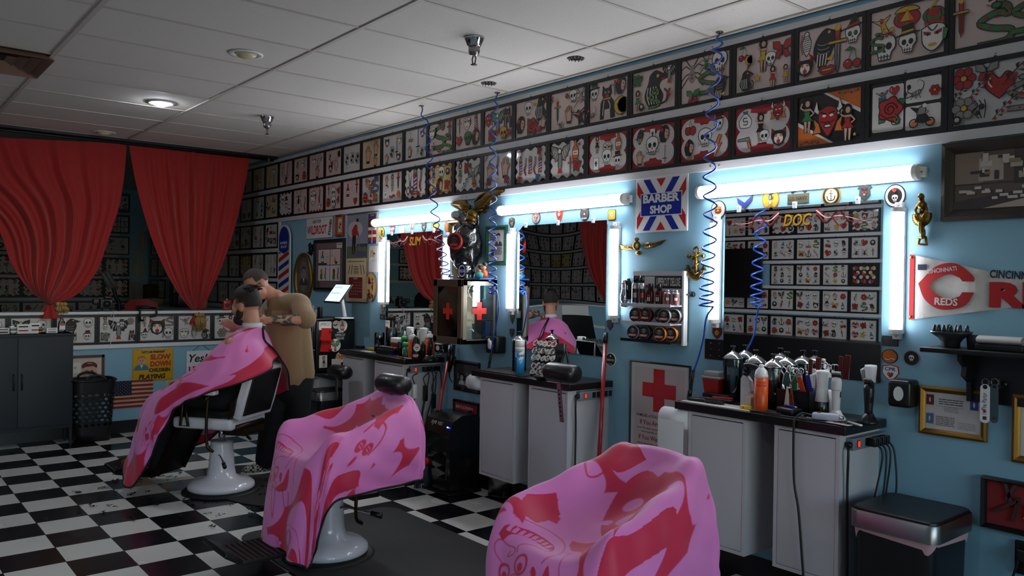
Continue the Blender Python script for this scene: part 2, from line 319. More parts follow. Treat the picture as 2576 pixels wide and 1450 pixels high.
def m_scissors(a):a.o('N',[(0,0),(.25,.95),(.1,-.05)],.05).o('N',[(0,0),(-.25,.95),(-.1,-.05)],.05).s_(ring(-.3,-.6,.25,.32),.12,'K',True).s_(ring(.3,-.6,.25,.32),.12,'K',True).s_([(-.2,-.35),(.05,.05)],.1).s_([(.2,-.35),(-.05,.05)],.1)
def m_pole(a):
 a.o('W',[(-.25,-.7),(.25,-.7),(.25,.55),(-.25,.55)])
 for k in range(4):a.f('R' if k%2 else 'U',[(-.25,-.65+.3*k),(.25,-.45+.3*k),(.25,-.28+.3*k),(-.25,-.48+.3*k)])
 a.o('O',[(-.32,.55),(.32,.55),(.28,.7),(-.28,.7)]).oc('N',0,.88,.22).o('O',[(-.32,-.7),(.32,-.7),(.28,-.88),(-.28,-.88)])
def m_razor(a):a.o('N',[(-.1,0),(.12,0),(.2,.9),(-.02,.95)],.05).o('R',crv([(-.1,.05),(-.25,-.4),(0,-.95),(.15,-.9),(-.02,-.4),(.1,.02)]),.05)
def m_moto(a):a.s_(ring(-.6,-.5,.3),.1,'K',True).s_(ring(.6,-.5,.3),.1,'K',True).c('O',-.6,-.5,.2).c('O',.6,-.5,.2).o('K',[(-.5,-.4),(-.3,.1),(.3,.1),(.65,-.4),(.1,-.55)]).o('N',crv([(-.4,.1),(-.2,.6),(.15,.75),(.3,.4),(.2,.1)])).c('W',.2,.75,.15).s_([(.3,.1),(.5,.3),(.35,.35)],.06).f('K',[(-.9,.75),(-.2,.6),(-.35,.2)])
def m_butterfly(a,col='Y'):
 for s in(-1,1):a.o(col,[(0,.1),(.3*s,.7),(.9*s,.8),(.85*s,.2),(.3*s,0)]).o('R',[(0,0),(.5*s,-.05),(.7*s,-.6),(.3*s,-.7)])
 a.s_([(0,.4),(0,-.5)],.12)
def m_bottle(a,col='B'):a.o(col,crv([(-.35,-.9),(-.4,0),(-.12,.4)])+[(-.12,.9),(.12,.9)]+crv([(.12,.4),(.4,0),(.35,-.9)])).f('W',[(-.35,-.1),(.35,-.1),(.35,-.5),(-.35,-.5)]).s_([(-.2,-.3),(.2,-.3)],.08,'R')
def m_hand(a):a.o('S',[(-.3,-.9),(.3,-.9),(.4,-.1),(.75,.2),(.6,.35),(.35,.15),(.35,.8),(.2,.82),(.18,.3),(.08,.95),(-.08,.95),(-.06,.3),(-.2,.85),(-.33,.8),(-.25,.2),(-.42,.6),(-.55,.5),(-.4,-.1)]).f('K',[(-.35,-.95),(.35,-.95),(.35,-.7),(-.35,-.7)])
def m_bolt(a,col='R'):a.o(col,[(.1,.95),(-.4,.05),(-.05,.1),(-.3,-.95),(.45,.2),(.1,.15),(.4,.9)])
def m_flower(a,col='R'):
 for t in range(6):a.oc(col,.5*math.cos(t*PI/3),.5*math.sin(t*PI/3),.3,w=.05,n=9)
 a.oc('Y',0,0,.22)
def m_branch(a,col='R'):
 a.s_(crv([(-.8,-.8),(-.1,0),(.8,.8)]),.06)
 for t in(-.5,0,.5):a.f('K',[(t,t),(t+.15,t+.45),(t-.1,t+.35)]).f('M',[(t,t),(t+.45,t+.05),(t+.35,t-.15)]).c(col,t-.1,t-.25,.13,n=8)
def m_eightball(a):a.oc('K',0,0,.7).c('W',0,.1,.32).s_(ring(0,.2,.1,n=8),.06,'K',True).s_(ring(0,0,.12,n=8),.06,'K',True)
def m_gloves(a):a.oc('R',-.3,-.2,.4,.5).oc('R',.35,-.25,.4,.5).s_([(-.2,.3),(0,.9),(.25,.3)],.06).f('W',[(-.5,.2),(-.1,.25),(-.12,.4),(-.48,.35)])
def m_money(a):a.o('W',crv([(-.2,.6),(-.75,-.1),(-.6,-.8),(0,-.9),(.6,-.8),(.75,-.1),(.2,.6)])).o('B',[(-.3,.9),(-.2,.6),(.2,.6),(.3,.9),(0,.8)]).s_(crv([(.25,.15),(-.2,.15),(-.2,-.2),(.25,-.2),(.2,-.55),(-.25,-.5)]),.1)
def m_gun(a):a.o('N',[(-.9,.35),(.5,.5),(.6,.2),(.75,-.6),(.4,-.6),(.25,.1),(-.9,.15)]).o('O',[(.45,.1),(.75,-.6),(.4,-.6),(.25,.1)])
def m_card(a):a.o('W',[(-.5,-.8),(.5,-.8),(.5,.8),(-.5,.8)]).f('K',[(0,.45),(.3,0),(.08,.02),(.15,-.3),(-.15,-.3),(-.08,.02),(-.3,0)])
def m_bones(a):a.s_([(-.8,-.6),(.8,.3)],.2).s_([(-.8,.3),(.8,-.6)],.2).s_([(-.8,-.6),(.8,.3)],.12,'W').s_([(-.8,.3),(.8,-.6)],.12,'W');m_skull(a)
def m_indian(a):a.o('K',crv([(-.5,-.8),(-.7,0),(-.4,.7),(.2,.85),(.55,.4),(.5,.1)])+[(.1,-.9)]).o('S',crv([(.1,.55),(.5,.35),(.55,0),(.4,-.5),(.05,-.5),(-.05,0)])).c('K',.3,.15,.07).f('R',ring(.38,-.25,.12,.06,8)).c('R',-.35,.4,.2)
def m_squig(a,col='K'):
 for k in range(3):a.s_(crv([(-.5+.4*k,.8),(-.2+.3*k,.3),(-.6+.5*k,-.1),(-.1+.2*k,-.8)]),.09,'K')
 a.c(col,.1,.2,.25).c('K',-.2,-.3,.2)
def m_note(a):
 for k in range(4):a.s_([(-.8,.6-.4*k),(.8 if k%2 else .5,.6-.4*k)],.07,'R' if k==0 else 'M')
def m_sword(a):a.s_([(0,1),(0,-.9)],.1).s_([(0,.95),(0,-.85)],.05,'N').s_([(-.3,-.5),(.3,-.5)],.1)
def m_ship(a):a.o('O',[(-.8,-.4),(.85,-.4),(.6,-.8),(-.55,-.8)]).s_([(-.1,-.4),(-.1,.9)],.06).o('W',[(-.05,.8),(.6,.1),(-.05,-.2)]).o('W',[(-.15,.7),(-.7,0),(-.15,-.2)]).s_(crv([(-1,-.85),(-.4,-.7),(.2,-.9),(1,-.75)]),.07,'B')
MOT={k[2:]:v for k,v in list(globals().items())if k.startswith('m_')}
# ------ framed sheets
PAPER={'w':'#c9c2bc','p':'#c9b4ac','t':'#c0aa86','k':'#1b1917','r':'#8c1a20','g':'#bdbab6','y':'#c9b272'}
def paper(c):return mat('paper_'+c,PAPER[c],.5,coat=.4,coat_rough=.04)
FRK=mat('black_frame_wood','#0d0b0a',.42)
_FR={}
def frame_mesh(w,h,b,d,m):
 k=(round(w,4),round(h,4),b,d,m.name)
 if k not in _FR:
  q=MB();W,H=w/2,h/2
  for x0,x1,y0,y1 in((-W,W,H-b,H),(-W,W,-H,-H+b),(-W,-W+b,-H+b,H-b),(W-b,W,-H+b,H-b)):q.bb(x0,x1,y0,y1,0,d,m)
  o=q.build('frame');_FR[k]=o.data;bpy.data.objects.remove(o)
 return _FR[k]
def link(name,me,parent,loc=(0,0,0)):
 o=bpy.data.objects.new(name,me);COL.objects.link(o);o.parent=parent;o.location=loc;return o
_c=MB();_c.bb(-.006,.006,-.004,.004,0,.014,BLKP).tube([(-.005,.004,.01),(-.003,.014,.012),(.003,.014,.012),(.005,.004,.01)],.0012,BLKP,5)
_o=_c.build('clip');CLIP=_o.data;bpy.data.objects.remove(_o)
def border(a,kind,w,h,bg):
 W,H=w/2,h/2
 if kind=='wavy':
  a.f('K',[(-W,-H),(W,-H),(W,H),(-W,H)])
  p=[]
  for i in range(72):
   t=i/72*4;s,u=int(t),t%1;wob=.012*math.sin(u*PI*7)
   x,y=((-1+2*u,-1),(1,-1+2*u),(1-2*u,1),(-1,1-2*u))[s]
   p.append((x*(W-.014)+(wob if s%2 else 0),y*(H-.014)+(0 if s%2 else wob)))
  a.f(paper(bg),p)
 elif kind=='orange':
  border(a,'wavy',w,h,'y');a.f('O',rrect(-W+.02,W-.02,-H+.02,H-.02,.02));a.f(paper(bg),rrect(-W+.028,W-.028,-H+.028,H-.028,.02))
 elif kind=='red4':
  a.f(paper('r'),[(-W,-H),(W,-H),(W,H),(-W,H)])
  r=min(W,H)*.56
  for sx in(-1,1):
   for sy in(-1,1):a.f(paper(bg),ring(sx*(W-r-.006),sy*(H-r-.006),r,r*.95,28))
  a.f(paper(bg),ring(0,0,W*.62,H*.6,24))
  for sy in(-1,1):a.s_([(x,sy*(H-.012)-sy*.02*math.cos(x/W*2.4))for x in np.linspace(-W*.42,W*.42,9)],.022,'R')
 elif kind=='stripes':
  for sx in(-1,1):
   for k,c in((0,'R'),(1,'W'),(2,'U')):a.f(c,[(sx*(W-.03-.008*k),-H),(sx*(W-.008*k),-H+.05),(sx*(W-.008*k-.008),-H+.05),(sx*(W-.042-.008*k),-H)][::(1 if sx>0 else-1)]);a.f(c,[(sx*(W-.03-.008*k),H),(sx*(W-.042-.008*k),H),(sx*(W-.008*k-.008),H-.05),(sx*(W-.008*k),H-.05)][::(1 if sx>0 else-1)])
 elif kind=='cards':
  a.f(paper('k'),[(-W,-H),(W,-H),(W,H),(-W,H)])
  a.f(paper('w'),rrect(-W+.012,-.01,-H+.02,H-.02,.01));a.f(paper('w'),rrect(.0,W-.012,.008,H-.01,.01));a.f(paper('w'),rrect(.0,W-.012,-H+.01,-.008,.01))
 elif kind=='flames':
  a.f(paper('k'),[(-W,-H),(W,-H),(W,H),(-W,H)])
  for s in(-1,1):
   a.f('O',[(s*W,s*H),(s*-.01,s*H),(s*W,s*.02)]);a.f('W',[(s*-.03,s*H),(s*-.01,s*H),(s*W,s*.02),(s*W,s*0)])
   for k in range(7):a.at(s*(W-.02-.016*k),s*(H-.012-.004*(k%3)),.012,k);a.f('B' if k%2 else 'R',[(-.8,-.5),(.2,.8),(.8,-.4)])
   a.at(0,0,1)
 elif kind=='circles':
  a.f(paper('k'),[(-W,-H),(W,-H),(W,H),(-W,H)])
  for y,n in((-.36,3),(-.12,4),(.12,3),(.36,4)):
   for i in range(n):a.f(paper('w'),ring((i-(n-1)/2)*w*.24,y*h*.9,.024,n=14))
 elif kind=='nine':
  a.f(paper('k'),[(-W,-H),(W,-H),(W,H),(-W,H)])
  for i in range(9):a.f(paper('w'),rrect(-W+.006+(i%3)*w/3.05,-W+(i%3+1)*w/3.05-.004,-H+.006+(i//3)*h/3.05,-H+(i//3+1)*h/3.05-.004,.004))
 elif kind=='redtrim':
  for x in np.linspace(-W*.8,W*.8,5):
   a.f('R',ring(x,H-.004,.016,.012,9));a.f('R',ring(x+.02,-H+.006,.02,.012,9))
 elif kind=='blue':a.f('B',[(-W,-H),(W,-H),(W,H),(-W,H)]);a.f(paper(bg),ring(-.04,0,W*.6,H*.9,24));a.f(paper(bg),rrect(.04,W-.01,-H+.02,H-.02,.004))
def flash(M,spec,label,group,w=.387,h=.302,b=.021,d=.018,clip=True,seed=0,cat='framed picture',name='framed_flash_sheet',fm=None):
 """spec: 'bg border motif,x,y,size[,rot] ...' (x,y in percent of the half paper, size in percent of the half height)"""
 r=thing(name,label,cat,group=group);r.matrix_world=M
 link('frame',frame_mesh(w-.002,h,b,d,fm or FRK),r)
 pw,ph=w-2*b,h-2*b
 tok=spec.split();bg,bd=tok[0],tok[1]
 q=MB();q.local=True
 q.bb(-pw/2-.004,pw/2+.004,-ph/2-.004,ph/2+.004,0,.008,paper(bg))
 a=Art(q,None,.0082);
 if bd!='-':border(a,bd,pw,ph,bg)
 if tok[2:3]==['auto']:
  rg=random.Random(seed);cols,rows,pool=int(tok[3]),int(tok[4]),tok[5].split(',')
  for i in range(cols):
   for j in range(rows):
    n=pool[rg.randrange(len(pool))];k=min(pw/cols,ph/rows)*.43
    a.at(((i+.5)/cols-.5)*pw*.94+rg.uniform(-.006,.006),((j+.5)/rows-.5)*ph*.94,k,rg.uniform(-.3,.3),rg.random()<.4);MOT[n](a)
  if rg.random()<.6:
   for k in range(3):a.at(rg.uniform(-.3,.3)*pw,rg.uniform(-.45,.45)*ph,.02).s_([(-1,0),(1,0)],.22,'R' if rg.random()<.7 else 'K')
 else:
  for t in tok[2:]:
   p=t.split(',');n=p[0].split(':');x,y,k=[float(v)/100 for v in p[1:4]]
   a.at(x*pw/2,y*ph/2,k*ph/2,math.radians(float(p[4]))if len(p)>4 else 0.);f_=MOT[n[0]];f_(a,*n[1:f_.__code__.co_argcount])
 q.build('sheet',r)
 if clip:link('clip',CLIP,r,(0,h/2+.001,.004))
 return r
 # ------ room shell
BLUE=mat('blue_wall_paint','#7fa9bb',.55,bump=.05,bscale=140)
T=.3048;FX,FY=-8.75308,.973945
def floor_mat():
 m=mat('checkered_vinyl_tiles','#808080',.22,spec=.5)
 nt=m.node_tree;L=nt.links;p=nt.nodes['Principled BSDF']
 tc=nt.nodes.new('ShaderNodeTexCoord');mp=nt.nodes.new('ShaderNodeMapping');mp.vector_type='POINT'
 mp.inputs['Location'].default_value=(-FX/T+200,-FY/T+200,.5);mp.inputs['Scale'].default_value=(1/T,1/T,0)
 ck=nt.nodes.new('ShaderNodeTexChecker');ck.inputs['Scale'].default_value=1
 n1=nt.nodes.new('ShaderNodeTexNoise');n1.inputs['Scale'].default_value=3;n1.inputs['Detail'].default_value=6
 mx=nt.nodes.new('ShaderNodeMix');mx.data_type='RGBA';mx.inputs[6].default_value=lin('#d2d0c8');mx.inputs[7].default_value=lin('#c4c1b6')
 L.new(tc.outputs['Object'],mp.inputs['Vector']);L.new(mp.outputs['Vector'],ck.inputs['Vector']);L.new(tc.outputs['Object'],n1.inputs['Vector']);L.new(n1.outputs['Fac'],mx.inputs[0])
 L.new(mx.outputs[2],ck.inputs['Color1']);ck.inputs['Color2'].default_value=lin('#0c0c0e')
 sp=nt.nodes.new('ShaderNodeSeparateXYZ');L.new(mp.outputs['Vector'],sp.inputs[0]);last=None
 for ax in('X','Y'):
  fr=nt.nodes.new('ShaderNodeMath');fr.operation='PINGPONG';fr.inputs[1].default_value=.5
  lt=nt.nodes.new('ShaderNodeMath');lt.operation='LESS_THAN';lt.inputs[1].default_value=.0075
  L.new(sp.outputs[ax],fr.inputs[0]);L.new(fr.outputs[0],lt.inputs[0])
  if last is None:last=lt
  else:
   mm=nt.nodes.new('ShaderNodeMath');mm.operation='MAXIMUM';L.new(last.outputs[0],mm.inputs[0]);L.new(lt.outputs[0],mm.inputs[1]);last=mm
 g=nt.nodes.new('ShaderNodeMix');g.data_type='RGBA';g.inputs[7].default_value=lin('#1d1b19')
 L.new(last.outputs[0],g.inputs[0]);L.new(ck.outputs['Color'],g.inputs[6]);L.new(g.outputs[2],p.inputs['Base Color'])
 rr=nt.nodes.new('ShaderNodeMapRange');rr.inputs['To Min'].default_value=.16;rr.inputs['To Max'].default_value=.34;L.new(n1.outputs['Fac'],rr.inputs['Value']);L.new(rr.outputs['Result'],p.inputs['Roughness'])
 return m
def ceil_mat():
 m=mat('speckled_ceiling_tile','#cfc9c0',.9,spec=.2)
 nt=m.node_tree;L=nt.links;p=nt.nodes['Principled BSDF']
 tc=nt.nodes.new('ShaderNodeTexCoord');v=nt.nodes.new('ShaderNodeTexVoronoi');v.inputs['Scale'].default_value=70
 n=nt.nodes.new('ShaderNodeTexNoise');n.inputs['Scale'].default_value=160;n.inputs['Detail'].default_value=2
 ad=nt.nodes.new('ShaderNodeMath');ad.operation='ADD';L.new(v.outputs['Distance'],ad.inputs[0]);L.new(n.outputs['Fac'],ad.inputs[1])
 r=nt.nodes.new('ShaderNodeValToRGB');r.color_ramp.elements[0].position=.48;r.color_ramp.elements[1].position=.6
 r.color_ramp.elements[0].color=lin('#8d867c');r.color_ramp.elements[1].color=lin('#d0cac0')
 L.new(tc.outputs['Object'],v.inputs['Vector']);L.new(tc.outputs['Object'],n.inputs['Vector']);L.new(ad.outputs[0],r.inputs['Fac']);L.new(r.outputs['Color'],p.inputs['Base Color'])
 return m
q=MB();q.bb(XB-.1,XF+.1,YO-.1,YW+.1,-.1,0,floor_mat());struct(q,'floor')
q=MB();q.bb(XB-.1,XF+.1,YO-.1,YW+.1,HC,HC+.1,ceil_mat());struct(q,'ceiling')
q=MB();q.bb(XB-.1,XF+.1,YW,YW+.12,0,HC,BLUE);struct(q,'wall_right')
q=MB();q.bb(XB-.1,XB,YO-.1,YW,0,HC,BLUE);struct(q,'wall_back')
q=MB();q.bb(XB-.1,XF+.1,YO-.12,YO,0,HC,BLUE);struct(q,'wall_left')
q=MB()
for y0,y1,z0,z1 in((YO,-1.9,0,HC),(-1.9,YW,2.5,HC),(-1.9,-.1,0,.7),(.1,1.2,0,0),(1.2,3.4,0,.7),(3.4,YW,0,HC),(-.1,.1,0,HC),(1.1,1.2,0,HC)):
 if z1>z0:q.bb(XF,XF+.12,y0,y1,z0,z1,BLUE)
struct(q,'wall_front')
ALU=mat('window_aluminium','#55585a',.4,.8)
PANE=thin('window_pane')
def window(name,y0,y1,z0,z1):
 f=MB()
 for a,b,c,d in((y0,y1,z0,z0+.05),(y0,y1,z1-.05,z1),(y0,y0+.05,z0,z1),(y1-.05,y1,z0,z1)):f.bb(XF+.02,XF+.1,a,b,c,d,ALU)
 o=struct(f,name);g=MB();g.bb(XF+.055,XF+.06,y0+.05,y1-.05,z0+.05,z1-.05,PANE);g.build('pane',o);return o
window('window_1',-1.9,-.1,.7,2.5);window('window_2',1.2,3.4,.7,2.5)
d=window('door_1',.1,1.1,.0,2.5)
h=MB();h.tube([(XF+.0,.98,.95),(XF-.06,.98,.97),(XF-.06,.98,1.25),(XF+.0,.98,1.27)],.012,STEEL,8);h.bb(XF+.01,XF+.03,.965,.995,.93,1.29,STEEL);h.build('handle',d)
HT=1.235
q=MB();q.bb(XH-.14,XH,YO,YW,0,HT,BLUE);struct(q,'wall_middle')
q=MB();q.bb(XH-.17,XH+.03,YO,YW-.002,HT,HT+.028,WH,.004);struct(q,'trim_1')
q=MB();q.bb(XH+.001,XH+.016,YO,YW-.018,.885,.925,WH);struct(q,'trim_2')
BASE=mat('black_baseboard','#0b0a0b',.4)
q=MB();q.bb(XH+.001,XH+.012,YO,YW-.014,0,.13,BASE);struct(q,'baseboard_middle')
q=MB();q.bb(XH+.001,XF,YW-.012,YW-.001,0,.13,BASE);struct(q,'baseboard_right')
q=MB();q.bb(XH+.012,XF,YO+.001,YO+.012,0,.13,BASE);struct(q,'baseboard_left')
TRIM=mat('white_trim_board','#c6c4c4',.5,var=.05,vscale=3)
tn=3
for z0,z1,x0,x1 in((2.979,3.012,XB,XF),(2.63,2.676,XB,XF),(2.282,2.327,XB,XF),(1.938,1.981,XB+.8,-8.905),(1.592,1.63,XB+.8,-8.905),(1.245,1.29,XB+.8,XH-.2)):
 q=MB();q.bb(x0,x1,YW-.016,YW-.0005,z0,z1,TRIM)
 x=-.4
 while x>x0 and x1>0:
  for dx in(-.03,.03):q.cyl((x+dx,YW-.0165,(z0+z1)/2),(x+dx,YW-.0185,(z0+z1)/2),.005,STEEL,8)
  x-=2.44
 struct(q,f'trim_{tn}');tn+=1
q=MB();q.bb(-8.905,-8.865,YW-.02,YW-.0005,1.29,2.282,TRIM);struct(q,f'trim_{tn}');tn+=1
k=.349
BZ=[2.63-k*(i-1)for i in range(6)]
for z in[2.979,2.63,2.282,1.938,1.592,1.245]:
 q=MB();q.bb(XB+.0005,XB+.016,YO,3.42,z,z+.044,TRIM);struct(q,f'trim_{tn}');tn+=1
for z in[2.979,2.63,2.282,1.938,1.592,1.245,.9]:
 q=MB();q.bb(XB,XF,YO+.0005,YO+.016,z,z+.044,TRIM);struct(q,f'trim_{tn}');tn+=1
TB=mat('ceiling_grid_metal','#b9b1a6',.6)
q=MB()
for j in range(-4,2):
 y=2.2476+1.22*j;q.bb(XH+.05,XF,y-.013,y+.013,HC-.007,HC,TB);q.bb(XH+.05,XF,y+.0135,y+.0175,HC-.0012,HC,BASE)
for r in range(-9,11):
 x=-3.4849+.61*r;q.bb(x-.011,x+.011,YO,YW-.03,HC-.0045,HC,TB)
q.bb(XH+.05,XF,YW-.035,YW-.012,HC-.012,HC-.0005,TB)
struct(q,f'trim_{tn}');tn+=1
q=MB();q.bb(XH-.14,XH+.03,YO,YW,HC-.03,HC-.001,BASE);struct(q,f'trim_{tn}');tn+=1
# ------ rows of framed flash
P=.387
ROWZ=[2.8275,2.4795,2.1325,1.784,1.4405,1.0775]
ROW1=[('p - eagle,10,55,75 snake:G:R,-5,-45,70 snake:G:R,70,-30,60 dagger:Y:R,-82,0,60','a big green snake under a bird'),('p - swallow:Y,-72,50,38 pyramid,0,55,48 melon,72,40,48 skull:W,-60,-40,58 snake:G:R,-82,-20,35 hatskull:K:Y,5,-40,55 mask,72,-40,55 butterfly,-45,10,22','a yellow pyramid, skulls and a top hat'),('p - mummy,-75,42,50 raven,-18,15,85 dagger:Y:N,25,-8,85 witch,72,40,55 cherry,72,-50,45 lips,-5,-78,40 cat,-75,-50,45','a raven, a witch skull and red lips'),('p - cherry,-72,65,35 girl:Y,0,40,70 skull:W,28,18,35 butterfly:R,70,45,50 bolt:R,-50,15,35 girl:R,38,-60,45 panther,-60,-55,45 star:Y,-15,-55,22 girl:Y,85,-60,38 moon,-45,30,22','a dancer with a black feather fan and balloons'),('p - spider:N:R,-55,42,75 spider:G:R,5,65,45 skull:W,60,60,55 snake:G:R,10,-15,60 butterfly:G,-45,-75,40 raven,65,-55,60 dagger:R,75,5,30','two spiders and a green lizard'),('p - panther,0,0,92 snake:G:Y,0,-45,45 rose:G,-75,60,35 eagle,75,60,45 girl:G,-70,-40,50 eightball,-50,-75,25 bolt:R,75,-45,35','a big black panther wrapped in a snake'),('p - dog,-8,0,92 hatskull:K:G,-75,45,50 dagger:Y:N,35,55,40 indian,68,60,50 moon,68,-40,50 scorp:O,-80,-50,40','a black dog beside a yellow moon'),('p - dagger:Y:G,-60,0,60 skull:W,30,65,40 spider:N:Y,75,55,55 hand,10,-30,50 swallow:K,65,-50,60 flower:R,0,70,18 swallow:G,-40,-80,25 bolt:R,-85,60,25','a crab, a hand and a shark'),('p - skull:W,-20,55,45 panther,60,40,70 indian,-65,-30,55 rose:R,10,-50,60 star:Y,25,70,15 hand,82,-40,38 heart:R,55,-75,25','a red rose under a panther head'),('p - devil,-70,45,45 eagle:G,0,20,70 dog,70,35,65 rose:R,-40,-55,45 skull:Y,45,-55,45 heart:R,80,-60,28','a red devil mask and a yellow lion'),('p - dagger:Y:N,-70,45,50 mask,-10,55,45 pole,60,50,45 heart:R,-72,-45,38 skull:G,0,-40,50 indian,65,-40,55','a dagger, masks and a feathered head'),('p - snake:G:R,-20,20,90 snake:G:Y,50,-45,60 dagger:R,75,40,55 mask,-70,45,45 branch:R,-70,-55,40 lips,-5,-80,25','tangled green and red dragons'),('g - ship,-50,55,38 sword,20,20,80 cat,60,60,30 hand,-55,-45,42 squig,60,-60,40 note,20,-60,20','a thin black castle tower and sketches'),('g - cat,-60,55,38 sword,40,10,70 mask,65,55,32 hand,-60,-60,38 squig,-5,-20,50 cat,60,-60,32','grinning cats around a spire'),('t - hand,-40,0,70 hand,45,35,60 hand,40,-55,45 note,0,75,18','grey feathers on tan paper'),('w - squig,-60,0,55 squig,5,5,55 squig,65,-5,55 sword,-60,-50,30','three scrawled black figures'),('p - moon,60,60,30 squig,-50,50,40 cat:O,-40,-40,40 mummy,35,-20,55 butterfly:O,-20,-5,25','an orange squiggle bird and sketches'),('p - mask,-40,50,45 mummy,30,35,45 hand,10,-45,55 squig,65,55,25','pale pencilled figures with one leaping'),('p - squig,-50,50,40 mask,20,45,40 mummy,65,50,40 devil,55,-50,42 cat,-45,-55,35','small sketches and one orange figure'),('p - mummy,-45,20,60 mummy,40,30,60 squig,5,-55,50','three pale standing figures'),('t - mask,20,50,50 sword,-50,-30,60 mummy,50,-30,60 note,-10,0,20','a grey head above two faded figures'),('t - heart:O,-50,20,40 mummy,40,40,50 mask,0,-40,50','a faded orange heart and a mask'),('t - girl:O,-30,30,60 mummy,45,10,60 squig,-20,-50,40','a faded dancer half hidden by the curtain')]
ROW2=[('g - branch:R,-80,20,40 flower:R,-75,60,50 butterfly:N,-20,70,40 heart:R,10,20,55 branch:R,50,60,55 snake:N:R,60,-20,55 branch:R,-35,20,40 flower:N,-70,-45,50 squig,-30,-55,40 branch:R,25,-60,45 branch:R,85,10,45 eightball,-85,-85,22','bees, red berries and a heart'),('k cards rose:R,-42,-5,62 swallow:B,-65,50,25 heart:R,-30,62,22 anchor,-25,-45,22 scorp,32,50,42 flower:R,80,38,25 moto,48,-48,48','a rose, a scorpion and a motorcycle on cards'),('k flames girl:G,-68,20,70 devil,0,-5,68 girl:R,62,-30,70 eightball,35,10,14 star:Y,85,-80,10','a red devil between two girls'),('w red4 money,-62,48,40 girl:K,-5,5,60 skull:W,10,-35,32 gun,-60,-50,42 cat,62,-45,45 devil,60,60,38','a money bag, a cat and a girl on red'),('w red4 gloves,-58,50,42 bones,5,0,50 hatskull,60,50,40 girl:R,-58,-48,48 bolt:O,62,-45,50 indian,-55,-40,40','boxing gloves and a skull bone on red'),('w red4 raven,-60,55,40 indian,55,48,46 card,0,55,32 bones,0,0,52 hand,-58,-52,38 sword,60,-48,42','a black horse, a lady and crossbones on red'),('w red4 girl:K,-55,50,45 mask,0,20,40 bottle:O,58,50,45 bones,0,-20,45 card,-55,-50,38 hatskull:K,58,-48,42','dice, a bottle and a bow tie skull on red'),('w wavy eagle:N,-40,10,80 bottle:O,50,45,55 rose:R,60,-40,40 dagger:O,25,-40,50 star:R,75,70,15','an eagle and an orange hourglass'),('w wavy pole,-65,-5,50 razor,-32,-5,52 pole,0,-5,50 razor,32,-5,52 pole,66,-5,50 rose:R,-65,70,25 rose:R,65,70,25 rose:R,-60,-75,25 rose:B,60,-75,25','five combs and razors in a row'),('w stripes hand,-55,0,55 razor,0,30,60 hand,55,10,65 rose:R,-60,-60,28 rose:R,68,-60,28 note,5,-60,20','two hands with a razor between stripes'),('w wavy girl:G,-60,20,65 rose:R,0,45,45 eagle:N:O,50,-5,60 branch:B,-5,-40,50 note,-40,-80,16 skull:O,60,-60,25','a red rose between a girl and an eagle'),('y orange girl:K,-60,35,55 skull,10,45,45 eightball,65,45,32 indian,0,-40,55 rose:R,65,-40,40 eightball,-50,-65,22','an orange scalloped edge, eight ball and roses'),('w wavy scissors,-50,0,75 pole,0,5,85 razor:R,52,15,75 rose:R,-25,-60,22 rose:R,35,-70,22 note,-55,65,15','a barber pole between scissors and a razor'),('w - hand,-60,50,40 girl:N,0,30,60 dagger:O:K,60,40,55 star:R,-40,5,14 card,-65,-50,32 banner:R,5,-60,40 flower:O,70,-55,32','a dancer, a red ribbon and an orange torch'),('w - dagger:Y,-60,60,35 eagle:O,0,20,70 snake:B:R,45,40,60 devil,-55,-45,45 rose:O,55,-55,40 lips,0,-80,30','orange and blue flaming birds'),('p - bottle:R,-45,30,55 dagger:R:R,60,45,50 heart:R,45,-60,35 note,5,40,15','one red cap and a red knife'),('p - dagger:R,-60,50,40 skull,0,30,55 devil,-60,-40,40 skull,10,-45,55 swallow:R,65,40,40 bolt:R,70,-40,40 note,0,85,18','a long skull in the middle and red blades'),('p redtrim mask,-45,15,65 razor:R,45,20,60 mask,50,-60,30 note,10,35,15','red drips on its top and bottom edges'),('p - spider,-30,25,70 razor:O:O,65,-20,60 squig,-20,-70,20','one big spider and an orange quill'),('w wavy skull,-50,40,50 hatskull,10,0,55 skull,60,-50,42','three black skulls and rounded corners'),('t - scorp,-40,10,60 scorp,50,60,45 scorp,55,-40,45 note,0,-85,15','ants on tan paper'),('g - hand:,0,0,1 mask,-30,50,45 bottle:B,55,10,50 eightball,-30,-55,28 bottle:B,50,-40,40','blue bottles and a face'),('g - mummy,0,40,50 heart:R,-50,-55,40 heart:R,50,-50,35 sword,0,-40,40','a red beetle above two red hearts')]
ROW2[21]=(ROW2[21][0].replace('hand:,0,0,1 ',''),ROW2[21][1])
for ri,rows in((0,ROW1),(1,ROW2)):
 for i,(sp,what)in enumerate(rows):
  cx=-1.568-P*(i-1)-P/2
  flash(MW(cx,ROWZ[ri],0),sp,f'framed flash sheet, {"top" if ri == 0 else "second"} row, with {what}','framed flash sheets high on the mirror wall',seed=i+ri*50)
POOL='skull,rose,dagger,snake,spider,scorp,eagle,swallow,heart,hband,star,anchor,cherry,panther,raven,mask,girl,devil,cat,butterfly,bottle,hand,flower,branch,eightball,card,bones,indian,squig,mummy,razor,ship,gun,hatskull'
ORD=['first','second','third','fourth','fifth','sixth','seventh','eighth','ninth','tenth','eleventh','twelfth','thirteenth','fourteenth','fifteenth']
SPARSE='mask,sword,bottle,dagger,mummy,razor,hand,anchor,swallow,squig,girl'
ROWN={2:'third',3:'fourth',4:'fifth'}
